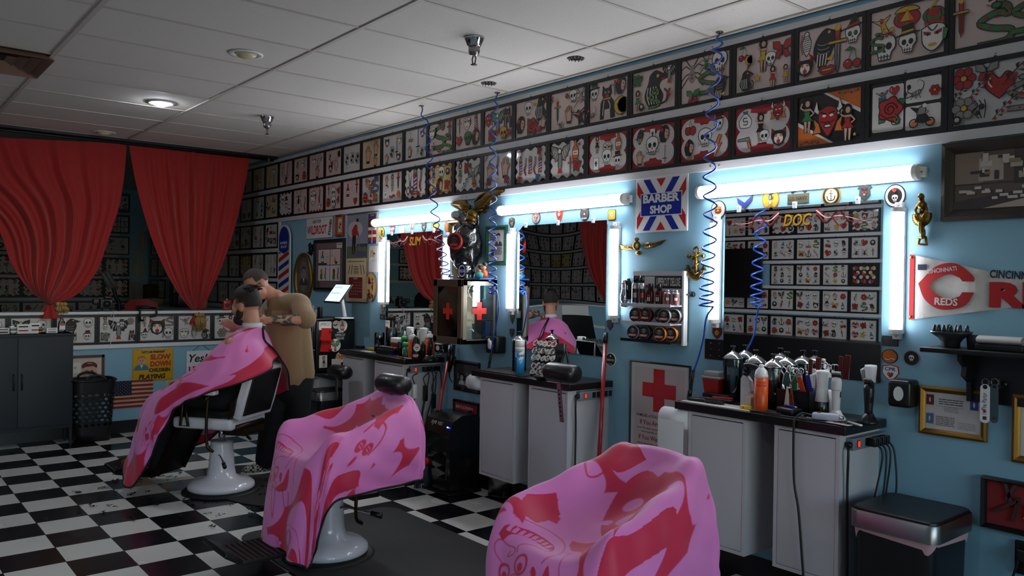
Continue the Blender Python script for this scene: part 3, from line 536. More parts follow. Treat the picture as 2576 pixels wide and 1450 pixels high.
for ri in(2,3,4):
 for j in(0,1,2,3,4,5,6,11,12):
  wav=(ri==3 and j==2)
  where=f'{ORD[j]} left of the white corner board' if j<8 else('nearest the far room corner' if j==12 else 'second from the far room corner')
  flash(MW(-8.925-P*j-P/2,ROWZ[ri],0),f'{"w" if not wav else "y"} {"wavy" if wav else "-"} auto {2 if j % 2 else 3} 2 {SPARSE if ri != 2 else POOL}',f'sleeved flash sheet, {ROWN[ri]} row, {where}','flash sheets left of the barber pole board',seed=100+ri*20+j)
HW=['w - scorp,-60,30,55 raven,0,30,60 skull,60,45,42 cat,60,-50,35','w - eagle,-50,30,60 skull,50,45,45 anchor,-40,-45,50 hand,45,-50,45','w - raven,-30,20,85 bones,65,55,42 pole,-70,15,50 squig,-10,-50,40 hatskull,60,-50,40','w - girl:N,-70,55,50 eagle:K:N,5,0,80 flower:N,72,65,36 rose:N,-72,-55,42 hatskull:K:N,20,40,35 dog,78,-45,45 skull:W,-70,20,22','w - girl:N,-75,55,42 cat,0,15,80 bolt:N,-45,10,40 bolt:N,40,-40,45 snake:N:K,72,60,40 witch,-75,-50,40 skull,65,-40,50','w - swallow:N,-60,55,42 hand,60,55,50 mummy,0,-40,50 mask,-65,-45,45 panther,65,-55,45','w - hatskull:K:N,-55,50,50 girl:N,5,40,60 flower:N,-50,-50,50 skull,40,-50,42']
HWL=['a tailed beast, cut by the picture edge','an eagle behind the boxed cards','a crow in front of a church, beside the dark locker','a hooded figure and a girl with a skull','a roaring ape head below the black clamp','a fist and a mask beside the straw tassel','a masked gunman beside the seated customer']
HY=[1.202+P*(i-1.5)for i in range(7)]
for i in range(7):flash(MX(1.202+P*(i-.5)if i else 1.202-P/2,1.0795,XH),HW[i],f'black ink flash sheet with {HWL[i]}','flash sheets along the half wall',seed=i,b=.023)
NINE=[(0,1,'nine'),(0,0,'blue')]
for ri in range(6):
 for c in[0,1,2,3,4,5,12,13]:
  if ri==0 and c>1 or(c>5 and ri not in(1,2,3))or(c in(2,3)and ri<2):continue
  bd='nine' if(ri,c)==(1,0)else 'blue' if(ri,c)==(0,0)else 'wavy' if ri in(3,4)else '-'
  cy=3.576-.38*c-.19
  flash(MX(cy,ROWZ[ri],XB),f'w {bd} auto {3 if ri != 2 else 2} {3 if ri in (1, 3, 4) else 2} {POOL}',f'dim flash sheet on far room back wall, {ORD[ri]} row, {ORD[c]} from the corner','flash sheets on the far room back wall',w=.38,seed=300+ri*20+c)
for k in list(range(0,7))+list(range(11,19)):
 for ri in range(6):
  x1=-4.847-P*k;cx=x1-P/2
  if k<9 and ri==3 and x1<-6.2:continue
  if ri==5 and k>8:continue
  wav=(ri==1 and k in(0,3))or(ri==3 and k==4);bd='wavy' if wav else '-'
  if ri==4 and k==0:bd='-'
  sp=f'{"y" if (ri == 2 and k in (14, 15)) else "w"} {bd} auto 3 {3 if k > 8 or ri == 3 else 2} {POOL}'
  if(ri,k)==(3,0):sp='k circles auto 3 3 heart,star'
  mir='rightmost mirror' if k<9 else 'middle mirror';col=k if k<9 else k-11
  what=f'{ORD[ri]} row, {ORD[col]} column seen in the {mir}'
  r=flash(MO(cx,ROWZ[ri],0),sp,f'sheet facing the mirrors, {what}','flash sheets on the wall facing the mirrors',seed=500+ri*30+k)
  if(ri,k)in((4,13),(4,14),(4,12)):
   q=MB();q.local=True;q.box((0,0,.0095),(.34,.255,.003),paper('w'))
   M=Matrix.Translation((0,.03,.0115))
   t,c={13:('CASH','U'),14:('DEPOSITS','D'),12:('150','M')}[k]
   q.text(t,ink(c),.07 if k==13 else .04,Matrix.Translation((0,.0,.0115)))
   if k==13:q.text('ONLY',ink(c),.07,Matrix.Translation((0,-.1,.0115)))
   q.build('notice',r)
   # ------ lamps, mirrors, ceiling fittings
TUBE=mat('lit_diffuser','#ffffff',.5,emit='#eef3ff',estr=LAMP)
def strip_light(label,p0,p1,r=.026,caps=(1,1)):
 """white channel on the wall with a lit round diffuser; p0,p1 = ends on the wall"""
 p0,p1=Vector(p0),Vector(p1);c=(p0+p1)/2
 t=thing('strip_light',label,'lamp',(c.x,YW,c.z),'strip lights around the mirrors')
 d=(p1-p0).normalized();n=Vector((0,-1,0));u=d.cross(n)
 M=Matrix(((u.x,d.x,n.x,c.x),(u.y,d.y,n.y,YW),(u.z,d.z,n.z,c.z),(0,0,0,1)));L=(p1-p0).length
 q=MB(M);q.box((0,0,.014),(r*2.0,L+.02,.026),WPL,bev=.004);q.build('channel',t)
 q=MB(M);pr=[(-r,.026)]+[(r*math.cos(a),.034+r*1.15*math.sin(a))for a in np.linspace(PI,0,13)]+[(r,.026)]
 n_=len(pr);L2=L/2-.012
 q.add([(x,y,z)for y in(-L2,L2)for x,z in pr],[(i,i+1,n_+i+1,n_+i)for i in range(n_-1)]+[tuple(range(n_))[::-1],tuple(range(n_,2*n_))],TUBE,smooth=False);q.build('diffuser',t)
 for s in(-1,1):
  q=MB(M);q.prism([(x*1.03,z)for x,z in pr],0,.022,WPL,Matrix(((1,0,0,0),(0,0,1,s*(L/2+.0)-(0.011)),(0,1,0,-.001),(0,0,0,1))));q.box((0,s*(L/2+.022),.016),(r*1.3,.03,.028),WPL,bev=.003);q.cyl((0,s*(L/2+.022),.03),(0,s*(L/2+.022),.033),.004,STEEL,8);q.build('end_cap',t)
 return t
def wp(px,py,out=.05):v=ony(px,py,YW-out);return(v.x,YW,v.z)
def hstrip(label,a,b,r):
 A,B=wp(*a),wp(*b);z=(A[2]+B[2])/2;strip_light(label,(A[0],YW,z),(B[0],YW,z),r)
def vstrip(label,px,y0,y1,r):
 A=wp(px,y0);B=wp(px,y1);x=(A[0]+B[0])/2;strip_light(label,(x,YW,B[2]),(x,YW,A[2]),r)
hstrip('long lit strip light above the mirror lettered DOC',(1757,484),(2302,433),.036)
hstrip('long lit strip light above the middle mirror',(1254,528),(1568,503),.036)
hstrip('long lit strip light above the mirror lettered SLIM',(938,560),(1141,543),.034)
vstrip('upright strip light between the anchor and the DOC mirror',1793,557,809,.028)
vstrip('upright strip light between the DOC mirror and the pennant',2252,528,835,.028)
vstrip('upright strip light between the green framed advert and the middle mirror',1280,586,780,.028)
vstrip('upright strip light between the middle mirror and the brass bird',1540,573,798,.028)
vstrip('upright strip light between the oval wood slice and the SLIM mirror',957,607,763,.028)
vstrip('upright strip light behind the first aid cabinet',1120,596,770,.028)
def mirror(name,label,x0,x1,z0,z1,bulge=0.,clip=0.,y=YW):
 t=thing('wall_mirror',label,'mirror',((x0+x1)/2,YW,(z0+z1)/2),'station mirrors');n=16
 q=MB();vs,fs=[],[]
 for i in range(n+1):
  for j in range(n+1):
   u,v=i/n,j/n;x,z=x0+(x1-x0)*u,z0+(z1-z0)*v
   if clip and u<clip and v>1-clip*.9:z=min(z,z1-(z1-z0)*clip*.9*(1-u/clip))
   vs.append((x,YW-.012-bulge*math.sin(PI*u)*math.sin(PI*v),z))
 for i in range(n):
  for j in range(n):fs.append((i*(n+1)+j,(i+1)*(n+1)+j,(i+1)*(n+1)+j+1,i*(n+1)+j+1))
 q.add(vs,fs,MIR,smooth=bulge>0);q.build('mirror_glass',t)
 e=MB();e.bb(x0+.004,x1-.002,YW-.010,YW-.001,z0+.002,z1-.03 if clip else z1-.002,mat('mirror_backing','#4c5658',.4));e.build('backing',t)
 for k in range(3):
  x=x0+(x1-x0)*(.1+.38*k);e=MB();e.bb(x-.011,x+.011,YW-.019,YW-.001,z1-.014,z1+.022,mat('clear_clip','#c9d3d6',.15,coat=1.),.003);e.cyl((x,YW-.0195,z1+.012),(x,YW-.0215,z1+.012),.004,STEEL,8);e.build('clip',t)
 return t
MD=mirror('m3','large mirror lettered DOC above the cluttered station',-2.765,-1.859,1.155,2.042)
MM=mirror('m2','plain mirror with one cut corner above the middle station',-4.60,-3.69,1.135,2.038,bulge=.004,clip=.06)
MS=mirror('m1','mirror lettered SLIM above the station beside the fridge',-6.49,-5.59,1.14,2.048)
def pinstripe(t,px0,px1,pyc,word,wx,wy0,wy1,name):
 a=ony(wx[0],wy1,YW-.0135);b=ony(wx[1],wy0,YW-.0135);h=b.z-a.z
 q=MB();M=MW((a.x+b.x)/2+.004,a.z-.006,.0128);q.text(word,K,h*.95,M,w=(b.x-a.x),shear=.25,bold=.035)
 M=MW((a.x+b.x)/2,a.z,.0133);q.text(word,mat('gold_leaf_yellow','#c98e10',.4),h*.95,M,w=(b.x-a.x),shear=.25,bold=.02);q.build('lettering',t)
 q=MB();A=Art(q,MW(0,0,.0130));L=ony(px0,pyc,YW).x;R=ony(px1,pyc,YW).x;z=(a.z+b.z)/2
 for s,e0,e1 in((-1,a.x-.02,L),(1,b.x+.02,R)):
  w=abs(e1-e0)
  X=lambda f:e0+s*w*f
  for dz,c,ww,ph in((0,'R',.012,0),(.012,'W',.008,.5),(-.012,'K',.009,.25),(.02,'R',.006,.8)):
   A.s_(crv([(X(.02),z+.03+dz),(X(.2),z-.02+dz+.02*ph),(X(.42),z+.02-dz),(X(.65),z-.025+dz*1.5),(X(1-.1*ph),z-.01-.05*ph+.03*(s<0))],7),ww,c,taper=True)
  A.s_(crv([(X(.3),z),(X(.42),z-.04),(X(.55),z-.02),(X(.5),z+.03),(X(.62),z+.07)],7),.006,'R',taper=True)
 q.build('pinstriping',t)
pinstripe(MD,1840,2200,560,'DOC',(1970,2042),534,570,'d')
pinstripe(MS,982,1113,605,'SLIM',(1029,1059),594,618,'s')
def sprinkler(px,py,label):
 v=onz(px,py,HC-.02);t=thing('fire_sprinkler',label,'sprinkler',(v.x,v.y,HC),'ceiling sprinklers');c=(v.x,v.y,HC)
 q=MB();q.lathe([(.062,0),(.058,-.012),(.040,-.05),(.036,-.055)],CHR,24,c=c);q.build('escutcheon',t)
 q=MB();q.lathe([(.034,-.05),(.034,-.085),(.028,-.10),(.016,-.108),(0,-.108)],STEEL,20,c=c);q.build('cup',t)
 q=MB();br=mat('dull_brass','#5d5238',.4,1.)
 for s in(-1,1):q.tube([(v.x+s*.006,v.y,HC-.1),(v.x+s*.017,v.y,HC-.125),(v.x+s*.012,v.y,HC-.15),(v.x,v.y,HC-.158)],.004,br,6)
 q.lathe([(.019,-.158),(.019,-.162),(0,-.163)],br,14,c=c);q.build('deflector',t)
sprinkler(1193,103,'chrome fire sprinkler in the ceiling, nearer one above the middle of the room')
sprinkler(672,298,'chrome fire sprinkler in the ceiling, further one near the red curtains')
def downlight(px,py,label,lit=False,r=.085):
 v=onz(px,py,HC);t=thing('recessed_downlight',label,'lamp',(v.x,v.y,HC),'recessed ceiling downlights');c=(v.x,v.y,HC)
 q=MB();q.lathe([(r+.022,-.001),(r+.02,-.008),(r+.002,-.010),(r-.012,-.004),(r-.014,.0)],WPL,30,c=c);q.build('trim_ring',t)
 q=MB();lm=mat('lit_bulb_glass','#ffffff',.4,emit='#e8f2ff',estr=LAMP*9)if lit else mat('cream_bulb_glass','#c9bf96',.3)
 q.lathe([(r-.014,-.003),(r-.03,-.02),(r-.055,-.03),(0,-.034)],lm,24,c=c);q.build('bulb',t)
downlight(619,135,'unlit cream recessed ceiling light')
downlight(405,258,'lit recessed ceiling light in front of the red curtains',True)
downlight(262,333,'unlit recessed ceiling light right beside the curtain top')
for k,(x,y)in enumerate(((-1.2,.3),(-2.6,-1.2),(-5.4,-.9))):
 t=thing('recessed_downlight',f'lit recessed ceiling light {["above the camera side of the room", "beside the wall facing the mirrors", "over the left side of the room"][k]}','lamp',(x,y,HC),'recessed ceiling downlights');c=(x,y,HC);r=.085
 q=MB();q.lathe([(r+.022,-.001),(r+.02,-.008),(r+.002,-.010),(r-.012,-.004),(r-.014,.0)],WPL,30,c=c);q.build('trim_ring',t)
 q=MB();q.lathe([(r-.014,-.003),(r-.03,-.02),(r-.055,-.03),(0,-.034)],mat('lit_bulb_glass'),24,c=c);q.build('bulb',t)
for px,py,label in((1449,146,'ragged dark hole cut in a ceiling tile, nearer of two'),(1229,209,'ragged dark hole cut in a ceiling tile, further of two')):
 v=onz(px,py,HC);rg=random.Random(px);q=MB()
 q.poly([((.05+.012*rg.random())*math.cos(a)*1.0,(.05+.012*rg.random())*math.sin(a))for a in np.linspace(2*PI,0,22)[:-1]],0,mat('hole_dark','#060505',.9),Matrix.Translation((v.x,v.y,HC-.0008)))
 for a in np.linspace(0,2*PI,14):q.tube([(v.x+.052*math.cos(a),v.y+.052*math.sin(a),HC-.001),(v.x+.045*math.cos(a+.1),v.y+.045*math.sin(a+.1),HC-.008-.006*rg.random())],.004,mat('torn_fibre','#8a8378',.9),5)
 lone(q,'ceiling_hole',label,'hole','holes in the ceiling')
a=onz(0,118,HC);b=onz(128,142,HC);cz=thing('ceiling_vent','square brown air vent with stepped blades in the ceiling','vent',((a.x+b.x)/2,1.02-.3,HC))
VM=mat('vent_metal','#8d6d5c',.5)
x0,x1,y1=-6.528,-5.93,1.012;y0=y1-.6
q=MB();q.bb(x0,x1,y0,y1,HC-.0022,HC-.0012,mat('hole_dark'));q.build('duct_opening',cz)
for k in range(4):
 s=.03+.06*k;q=MB();X0,X1,Y0,Y1=x0+s,x1-s,y0+s,y1-s;d=.05;z0,z1=HC-.004,HC-.045+.008*k
 vs=[(X0,Y0,z0),(X1,Y0,z0),(X1,Y1,z0),(X0,Y1,z0),(X0-d,Y0-d,z1),(X1+d,Y0-d,z1),(X1+d,Y1+d,z1),(X0-d,Y1+d,z1)]
 q.add(vs,[(i,(i+1)%4,4+(i+1)%4,4+i)for i in range(4)],VM);q.build('blade',cz)
HOSE=mat('blue_hose','#0a3f9c',.2,coat=.5)
def hose(label,top,px_pts,tail,n,rad,handle=None):
 """top: ceiling pixel; px_pts: axis pixels from top to bottom on plane y; tail: pixels on to the end"""
 Y=top[2];t=thing('coiled_air_hose',label,'hose',tuple(ony(top[0],top[1],Y)),'coiled blue air hoses')
 v0=onz(top[0],top[1],HC)
 ax=[ony(p[0],p[1],Y)for p in px_pts];ax=catmull([v0]+ax,24);N=len(ax)
 cum=[0]
 for i in range(1,N):cum.append(cum[-1]+(ax[i]-ax[i-1]).length)
 pts=[];S=n*14
 for k in range(S+1):
  f=k/S;g=1-(1-f)**1.0
  s=cum[-1]*(1-(1-f)**(1.45));i=0
  while i<N-2 and cum[i+1]<s:i+=1
  p=ax[i].lerp(ax[i+1],min(1,(s-cum[i])/max(1e-6,cum[i+1]-cum[i])))
  r=rad*min(1,f*14)*(.78+.22*f);a=f*n*2*PI
  pts.append(p+Vector((math.cos(a)*r*.77-math.sin(a)*r*.5,math.sin(a)*r*.6+math.cos(a)*r*.5,0)))
 pts=pts[1:]
 if tail:
  tp=[ony(p[0],p[1],p[2])for p in tail];pts=pts+catmull([pts[-1]]+tp,8)[1:]
 q=MB();q.tube(pts,.0052,HOSE,7);q.build('hose',t)
 q=MB();q.lathe([(.022,-.001),(.02,-.006),(.007,-.008)],BRASS,14,c=(v0.x,v0.y,HC));q.build('ceiling_ring',t)
 if handle:
  hp=[ony(*p)for p in handle];q=MB();a,b=hp[0],hp[-1];L=(b-a).length
  q.tube([a,b],.0085,BLKP,10);q.tube([b,b+(b-a).normalized()*.06],.013,BLKP,10)
  for k in range(10):c=a.lerp(b,k/10);q.tube([c,c+(b-a).normalized()*L*.04],.0115,BLKP,10)
  q.build('blow_gun',t)
YH=3.62
hose('blue coiled air hose in front of the DOC mirror light',(1810,80,YH),[(1800,160),(1790,300),(1785,440),(1787,560),(1779,680),(1776,772)],[(1777,800,YH),(1770,850,YH),(1757,900,YH+.02),(1745,935,YH+.03)],17,.042,[(1744,932,YH+.03),(1737,978,YH+.04)])
hose('blue coiled air hose hanging past the brass eagle',(1251,233,3.72),[(1243,290),(1240,400),(1240,520),(1238,620),(1240,740)],[(1250,735,3.72),(1254,770,3.72),(1248,820,3.72),(1239,862,3.72),(1236,888,3.72)],17,.036,[(1236,888,3.72),(1230,925,3.72)])
hose('blue coiled air hose ending on top of the first aid cabinet',(1060,266,3.60),[(1072,330),(1083,430),(1092,520),(1105,600),(1122,692)],[(1128,697,3.6),(1142,695,3.62)],13,.040)
# ------ things hanging on the mirror wall
def clip(poly,x0,x1,y0,y1):
 for ax,v,s in((0,x0,1),(0,x1,-1),(1,y0,1),(1,y1,-1)):
  out=[]
  for i in range(len(poly)):
   a,b=poly[i-1],poly[i];ia,ib=(a[ax]-v)*s>=-1e-9,(b[ax]-v)*s>=-1e-9
   if ia!=ib:t=(v-a[ax])/(b[ax]-a[ax]);out.append((a[0]+(b[0]-a[0])*t,a[1]+(b[1]-a[1])*t))
   if ib:out.append(b)
  poly=out
  if not poly:return[]
 return poly
def portrait(a,skin='S',hair='K',coat='M',grey=False):
 a.f(coat,[(-.9,-1),(-.6,-.45),(-.15,-.3),(.15,-.3),(.6,-.45),(.9,-1)]).f('W',[(-.15,-.35),(.15,-.35),(0,-.8)]).f(skin,ring(0,.1,.38,.5,16)).f(hair,crv([(-.42,.1),(-.45,.5),(-.1,.72),(.35,.62),(.44,.1),(.34,.35),(0,.45),(-.3,.38),(-.42,.1)],4))
 a.c('K',-.15,.12,.05).c('K',.15,.12,.05).s_([(0,.08),(-.04,-.08),(.05,-.09)],.035).s_(crv([(-.16,-.2),(0,-.25),(.16,-.2)]),.05,'R' if not grey else 'K').s_([(-.24,.22),(-.06,.24)],.04).s_([(.24,.22),(.06,.24)],.04)
def wthing(name,label,cat,b,group=None):
 return thing(name,label,cat,((b[0]+b[1])/2,YW,(b[2]+b[3])/2),group)
def WM(b,out=0.):return MW((b[0]+b[1])/2,(b[2]+b[3])/2,out)
def framed(name,label,px,fm,draw,bw=.03,d=.025,mat_b=None,group=None,cat='framed picture',z_in=.01):
 b=wrect(*px)if len(px)==4 else px[0];t=wthing(name,label,cat,b,group);w,h=b[1]-b[0],b[3]-b[2];M=WM(b)
 q=MB(M);W,H=w/2,h/2
 pr=[(0,0),(0,d*.8),(bw*.35,d),(bw*.75,d*.7),(bw,d*.45),(bw,0)]
 c=[(-W,-H),(W,-H),(W,H),(-W,H)];s=[(1,1),(-1,1),(-1,-1),(1,-1)];n=len(pr)
 q.add([(c[i][0]+s[i][0]*o,c[i][1]+s[i][1]*o,z)for i in range(4)for o,z in pr],[(i*n+j,((i+1)%4)*n+j,((i+1)%4)*n+j+1,i*n+j+1)for i in range(4)for j in range(n-1)],fm);q.build('frame',t)
 q=MB();iw,ih=w-2*bw,h-2*bw;q.bb(-iw/2-.003,iw/2+.003,-ih/2-.003,ih/2+.003,0,z_in*.8,mat_b or paper('w'),M=M)
 a=Art(q,M,z_in*.82);draw(a,q,M,iw,ih);q.build('print',t)
 return t
def lines(q,M,x0,x1,y,n,dy,h,z,c='M',seed=1):
 rg=random.Random(seed)
 for i in range(n):
  x=x0
  while x<x1-.01:
   w=min(rg.uniform(.008,.028),x1-x);q.bb(x,x+w*.86,y-i*dy,y-i*dy+h,z,z+.0004,ink(c),M=M);x+=w
def rect(x0,x1,y0,y1):return[(x0,y0),(x1,y0),(x1,y1),(x0,y1)]
SBLUE=mat('enamel_blue','#12248c',.25,coat=.6);SRED=mat('enamel_red','#b3211b',.25,coat=.6);SWH=mat('enamel_white','#d4d4d2',.25,coat=.6);SYEL=mat('enamel_yellow','#d9a908',.3,coat=.5)
b=wrect(1602.5,451.5,1731,580.5);t=wthing('barber_shop_sign','square enamel sign reading BARBER SHOP with red white and blue stripes','sign',b);w,h=b[1]-b[0],b[3]-b[2];M=WM(b);W,H=w/2,h/2
q=MB(M);q.box((0,0,.004),(w,h,.008),SWH,bev=.003);q.build('panel',t)
q=MB(M);A=Art(q,M,.0085,.0002);W2,H2=W-.012,H-.012;bw=W2/3.6
q.v=[];q.f=[];q.fm=[];q.M=None;q.sm=[]
for sx in(-1,1):
 for sy in(-1,1):
  for k in range(-4,6):
   c=(SBLUE,None,SRED,None)[k%4]
   if c is None:continue
   s0=k*bw-.02;P_=clip([(s0,0),(s0+bw,0),(s0+bw+.69*H2,H2),(s0+.69*H2,H2)],0,W2,0,H2)
   if P_:P_=[(sx*x,sy*y)for x,y in P_];A.z=.0086;A.f(c,P_ if sx*sy>0 else P_[::-1])
A.z=.0089;A.f(SWH,rect(-W*.80,W*.80,-H*.42,H*.42));A.f(SBLUE,rect(-W*.77,W*.77,-H*.39,H*.39))
q.text('BARBER',SWH,h*.155,M@Matrix.Translation((0,.012,0)),w=w*.70,z=.0094,bold=.045);q.text('SHOP',SWH,h*.15,M@Matrix.Translation((0,-h*.165,0)),w=w*.42,z=.0094,bold=.045)
q.build('enamel_face',t)
q=MB(M);[q.cyl((sx*(W-.012),sy*(H-.012),.008),(sx*(W-.012),sy*(H-.012),.010),.004,STEEL,8)for sx in(-1,1)for sy in(-1,1)]
b=wrect(772,550,838,598);t=wthing('tonic_sign','white licence plate shaped sign reading ASK FOR WILDROOT','sign',b);w,h=b[1]-b[0],b[3]-b[2];M=WM(b)
q=MB();q.prism(rrect(-w/2,w/2,-h/2,h/2,.012),0,.004,K,M);q.prism(rrect(-w/2+.004,w/2-.004,-h/2+.004,h/2-.004,.01),.004,.0048,SWH,M)
q.text('ASK FOR',K,h*.16,M@Matrix.Translation((-w*.1,h*.22,0)),z=.0053,shear=.2,bold=.02);q.text('WILDROOT',SRED,h*.42,M@Matrix.Translation((-w*.09,-h*.3,0)),w=w*.74,z=.0053,bold=.03)
A=Art(q,M,.0054);A.at(w*.40,-h*.05,h*.36,-.25);m_pole(A);q.build('plate',t)
b=wrect(709,568,737,756);t=wthing('barber_pole_board','tall board with rounded top painted in red white and blue barber stripes','sign',b);w,h=b[1]-b[0],b[3]-b[2];M=WM(b)
out=[(-w/2,-h/2)]+[(w/2,-h/2)]+[(w/2*math.cos(a),h/2-.16+.16*math.sin(a))for a in np.linspace(0,PI,17)]
q=MB();q.prism(out,.03,.042,SWH,M);q.build('deck',t)
q=MB();A=Art(q,M,.0425)
yy=-h/2
for k in range(8):
 c=SBLUE if k%2 else SRED;P_=clip([(-w*.42,yy+.03),(w*.42,yy+.12),(w*.42,yy+.17),(-w*.42,yy+.08)],-w*.42,w*.42,-h/2,h/2-.31)
 if P_:A.f(c,P_)
 yy+=.098
A.f(SBLUE,[(-w*.4,h*.5-.29),(0,h*.5-.33),(w*.4,h*.5-.29)]+[(w*.42*math.cos(a),h/2-.165+.145*math.sin(a))for a in np.linspace(0,PI,15)])
q.text('BARBER',SWH,.03,M@Matrix.Translation((0,h*.5-.22,0)),w=w*.6,z=.0455,bold=.03);q.text('SHOP',SWH,.03,M@Matrix.Translation((0,h*.5-.265,0)),w=w*.5,z=.0455,bold=.03);q.build('painted_stripes',t)
q=MB(M);q.cyl((0,0,0),(0,0,.03),.02,BLKP);q.build('wall_mount',t)
def d_squig(a,q,M,w,h):a.f(paper('w'),rect(-w*.3,w*.3,-h*.38,h*.38));a.at(0,0,h*.3);m_squig(a)
framed('small_picture','small picture in a red and gold frame beside the white tonic sign',(848,541.5,867,594),mat('red_gold_frame','#8c2f16',.35,.3),d_squig,.022,.03,mat('gold_mount','#a8823a',.4))
b=wrect(874,541,926,764)
def d_cal(a,q,M,w,h):
 a.f(mat('sky_print','#7f8290',.5),rect(-w/2,w/2,h*.06,h/2));a.f(mat('cloud_print','#a9a5a4',.5),ring(-w*.1,h*.33,w*.36,h*.1,18));a.f(mat('lawn_print','#566046',.5),rect(-w/2,w/2,h*.0,h*.14));a.f(mat('pond_print','#4d4a66',.5),ring(w*.15,h*.05,w*.3,h*.035,14));a.f(mat('hill_print','#343c4c',.5),rect(w*.0,w/2,h*.13,h*.165))
 a.at(-w*.08,h*.24,h*.2);a.f('K',[(-.35,.1),(.1,.15),(.0,-.85),(-.1,-.9),(-.2,-.3),(-.25,-.85),(-.38,-.85)]).f('R',[(-.4,.12),(.15,.1),(.25,.55),(.15,.75),(-.1,.72),(-.42,.4)]).f('R',[(.15,.6),(.45,.1),(.35,.03),(.05,.3)]).f('S',ring(.25,.82,.12,.15,10)).f('K',[(.08,.9),(.4,.9),(.35,1.08),(.15,1.1)]).s_([(.4,.05),(.55,-.75)],.05,'N').f('D',[(-.4,-.85),(-.1,-.9),(-.1,-.97),(-.4,-.95)])
 a.at(0,0,1);a.f(paper('t'),rect(-w/2,w/2,-h*.5,-h*.0));lines(q,M,-w*.4,w*.4,-h*.04,1,.01,.006,a.z+.0006)
 for x in(-.35,-.22,.22,.35):a.at(w*x,-h*.13,h*.055,x);a.s_([(0,1),(0,-1)],.25,'M')
 lines(q,M,-w*.12,w*.12,-h*.1,5,.016,.006,a.z+.0008)
 a.at(0,0,1);a.f(mat('calendar_red','#6a1916',.5),rect(-w*.36,w*.3,-h*.46,-h*.22));z=a.z+.0006
 q.text('JANUARY',paper('w'),.017,M@Matrix.Translation((-w*.03,-h*.247,0)),z=z,bold=.02)
 d=0
 for r in range(5):
  for c in range(7):
   d=r*7+c-1
   if 1<=d<=31:q.text(str(d),paper('w'),.013,M@Matrix.Translation((-w*.31+c*w*.092,-h*.285-r*h*.034,0)),z=z,bold=.01)
framed('wall_calendar','tall calendar with a golfer in a red jacket above a dark red month sheet',(b,),STEEL,d_cal,.012,.014,paper('t'),cat='calendar')
b=wrect(794,605,869,734)
def d_four(a,q,M,w,h):
 a.f(mat('mauve_mount','#6d5a5c',.5),rect(-w/2,w/2,-h/2,h/2));a.f('K',rect(-w*.42,w*.4,-h*.36,h*.36))
 for x0,x1,y0,y1,c in((-.41,.02,.01,.35,'p'),(.035,.39,.01,.35,'p'),(-.41,.02,-.35,-.005,'w'),(.035,.39,-.35,-.005,'w')):a.f(paper(c),rect(w*x0,w*x1,h*y0,h*y1))
 a.at(-w*.25,h*.17,h*.16);m_bottle(a,'B');a.at(-w*.05,h*.12,h*.09);a.s_(ring(0,0,.9),.08,'N',True);a.at(w*.1,h*.25,h*.08);m_sword(a);a.at(w*.22,h*.1,h*.12);a.f('O',[(-.5,-.3),(0,.8),(.3,-.2)]).f('D',ring(.4,-.4,.5,.25,10));a.at(0,0,1);a.f('M',rect(-w*.41,-w*.08,h*.01,h*.05))
 for x,c in((-.28,'O'),(.18,'R')):a.at(w*x,-h*.18,h*.14);a.f(c,ring(0,.3,.35,.45)).f('G',[(-.4,-.1),(.4,-.1),(.3,-1),(-.4,-.95)]);a.at(w*(x+.15),-h*.18,h*.14);m_razor(a)
 a.at(0,0,1);a.f(paper('w'),rect(w*.28,w*.47,h*.37,h*.48));a.f('M',rect(-w*.46,-w*.36,-h*.48,-h*.36));a.f('R',rect(w*.3,w*.45,h*.44,h*.455))
framed('comic_panels_picture','black framed picture of four pale panels above the card tablet',(b,),FRK,d_four,.035,.03)
b=wrect(745,637,787,766);t=wthing('oval_portrait','faded portrait in an oval gold frame behind the standing barber','framed picture',b);w,h=b[1]-b[0],b[3]-b[2];M=WM(b)
q=MB();n=40;pr=[(1,0),(1,.02),(.95,.034),(.87,.03),(.8,.014),(.8,.006)];q.add([(w/2*s*math.cos(2*PI*k/n),h/2*(1-(1-s)*w/h)*math.sin(2*PI*k/n),z)for s,z in pr for k in range(n)],[(i*n+k,i*n+(k+1)%n,(i+1)*n+(k+1)%n,(i+1)*n+k)for i in range(len(pr)-1)for k in range(n)],GOLD,M,True);q.build('frame',t)
q=MB();A=Art(q,M,.007);A.f(mat('sepia_grey','#5b5450',.5,coat=.5),ring(0,0,w*.42,h*.46,32));A.f(mat('sepia_mid','#736b66',.5,coat=.5),ring(0,h*.03,w*.22,h*.3,24));A.at(0,h*.08,h*.22);portrait(A,mat('sepia_light','#8d857f',.5,coat=.5),'M','M',True);q.build('print',t)
b=wrect(931,536,951,614);t=wthing('striped_wooden_paddle','narrow wooden sign painted with red white and blue stripes beside the calendar','sign',b);w,h=b[1]-b[0],b[3]-b[2];M=WM(b)
q=MB(M);q.prism(rrect(-w/2,w/2,-h/2,h/2,.006),0,.018,mat('old_pine','#8e6f49',.6));q.build('board',t)
q=MB();A=Art(q,M,.0185)
for y0,y1,c in((.32,.45,'U'),(.05,.3,'D'),(-.18,-.08,'R'),(-.28,-.2,'W'),(-.38,-.3,'R'),(-.48,-.39,'U'),(-.06,.03,'W')):A.f(c,rect(-w*.47,w*.47,h*y0,h*y1))
A.f('L',rect(-w*.06,w*.06,-h*.47,-h*.06));q.text('Derby',paper('w'),.025,M@Matrix.Translation((0,h*.36,0)),z=.0195,shear=.3);q.build('painted_stripes',t)
b=wrect(929,620,950,685);t=wthing('caricature_sheet','unframed caricature drawing of a couple pinned beside the strip light','drawing',b);w,h=b[1]-b[0],b[3]-b[2];M=WM(b)
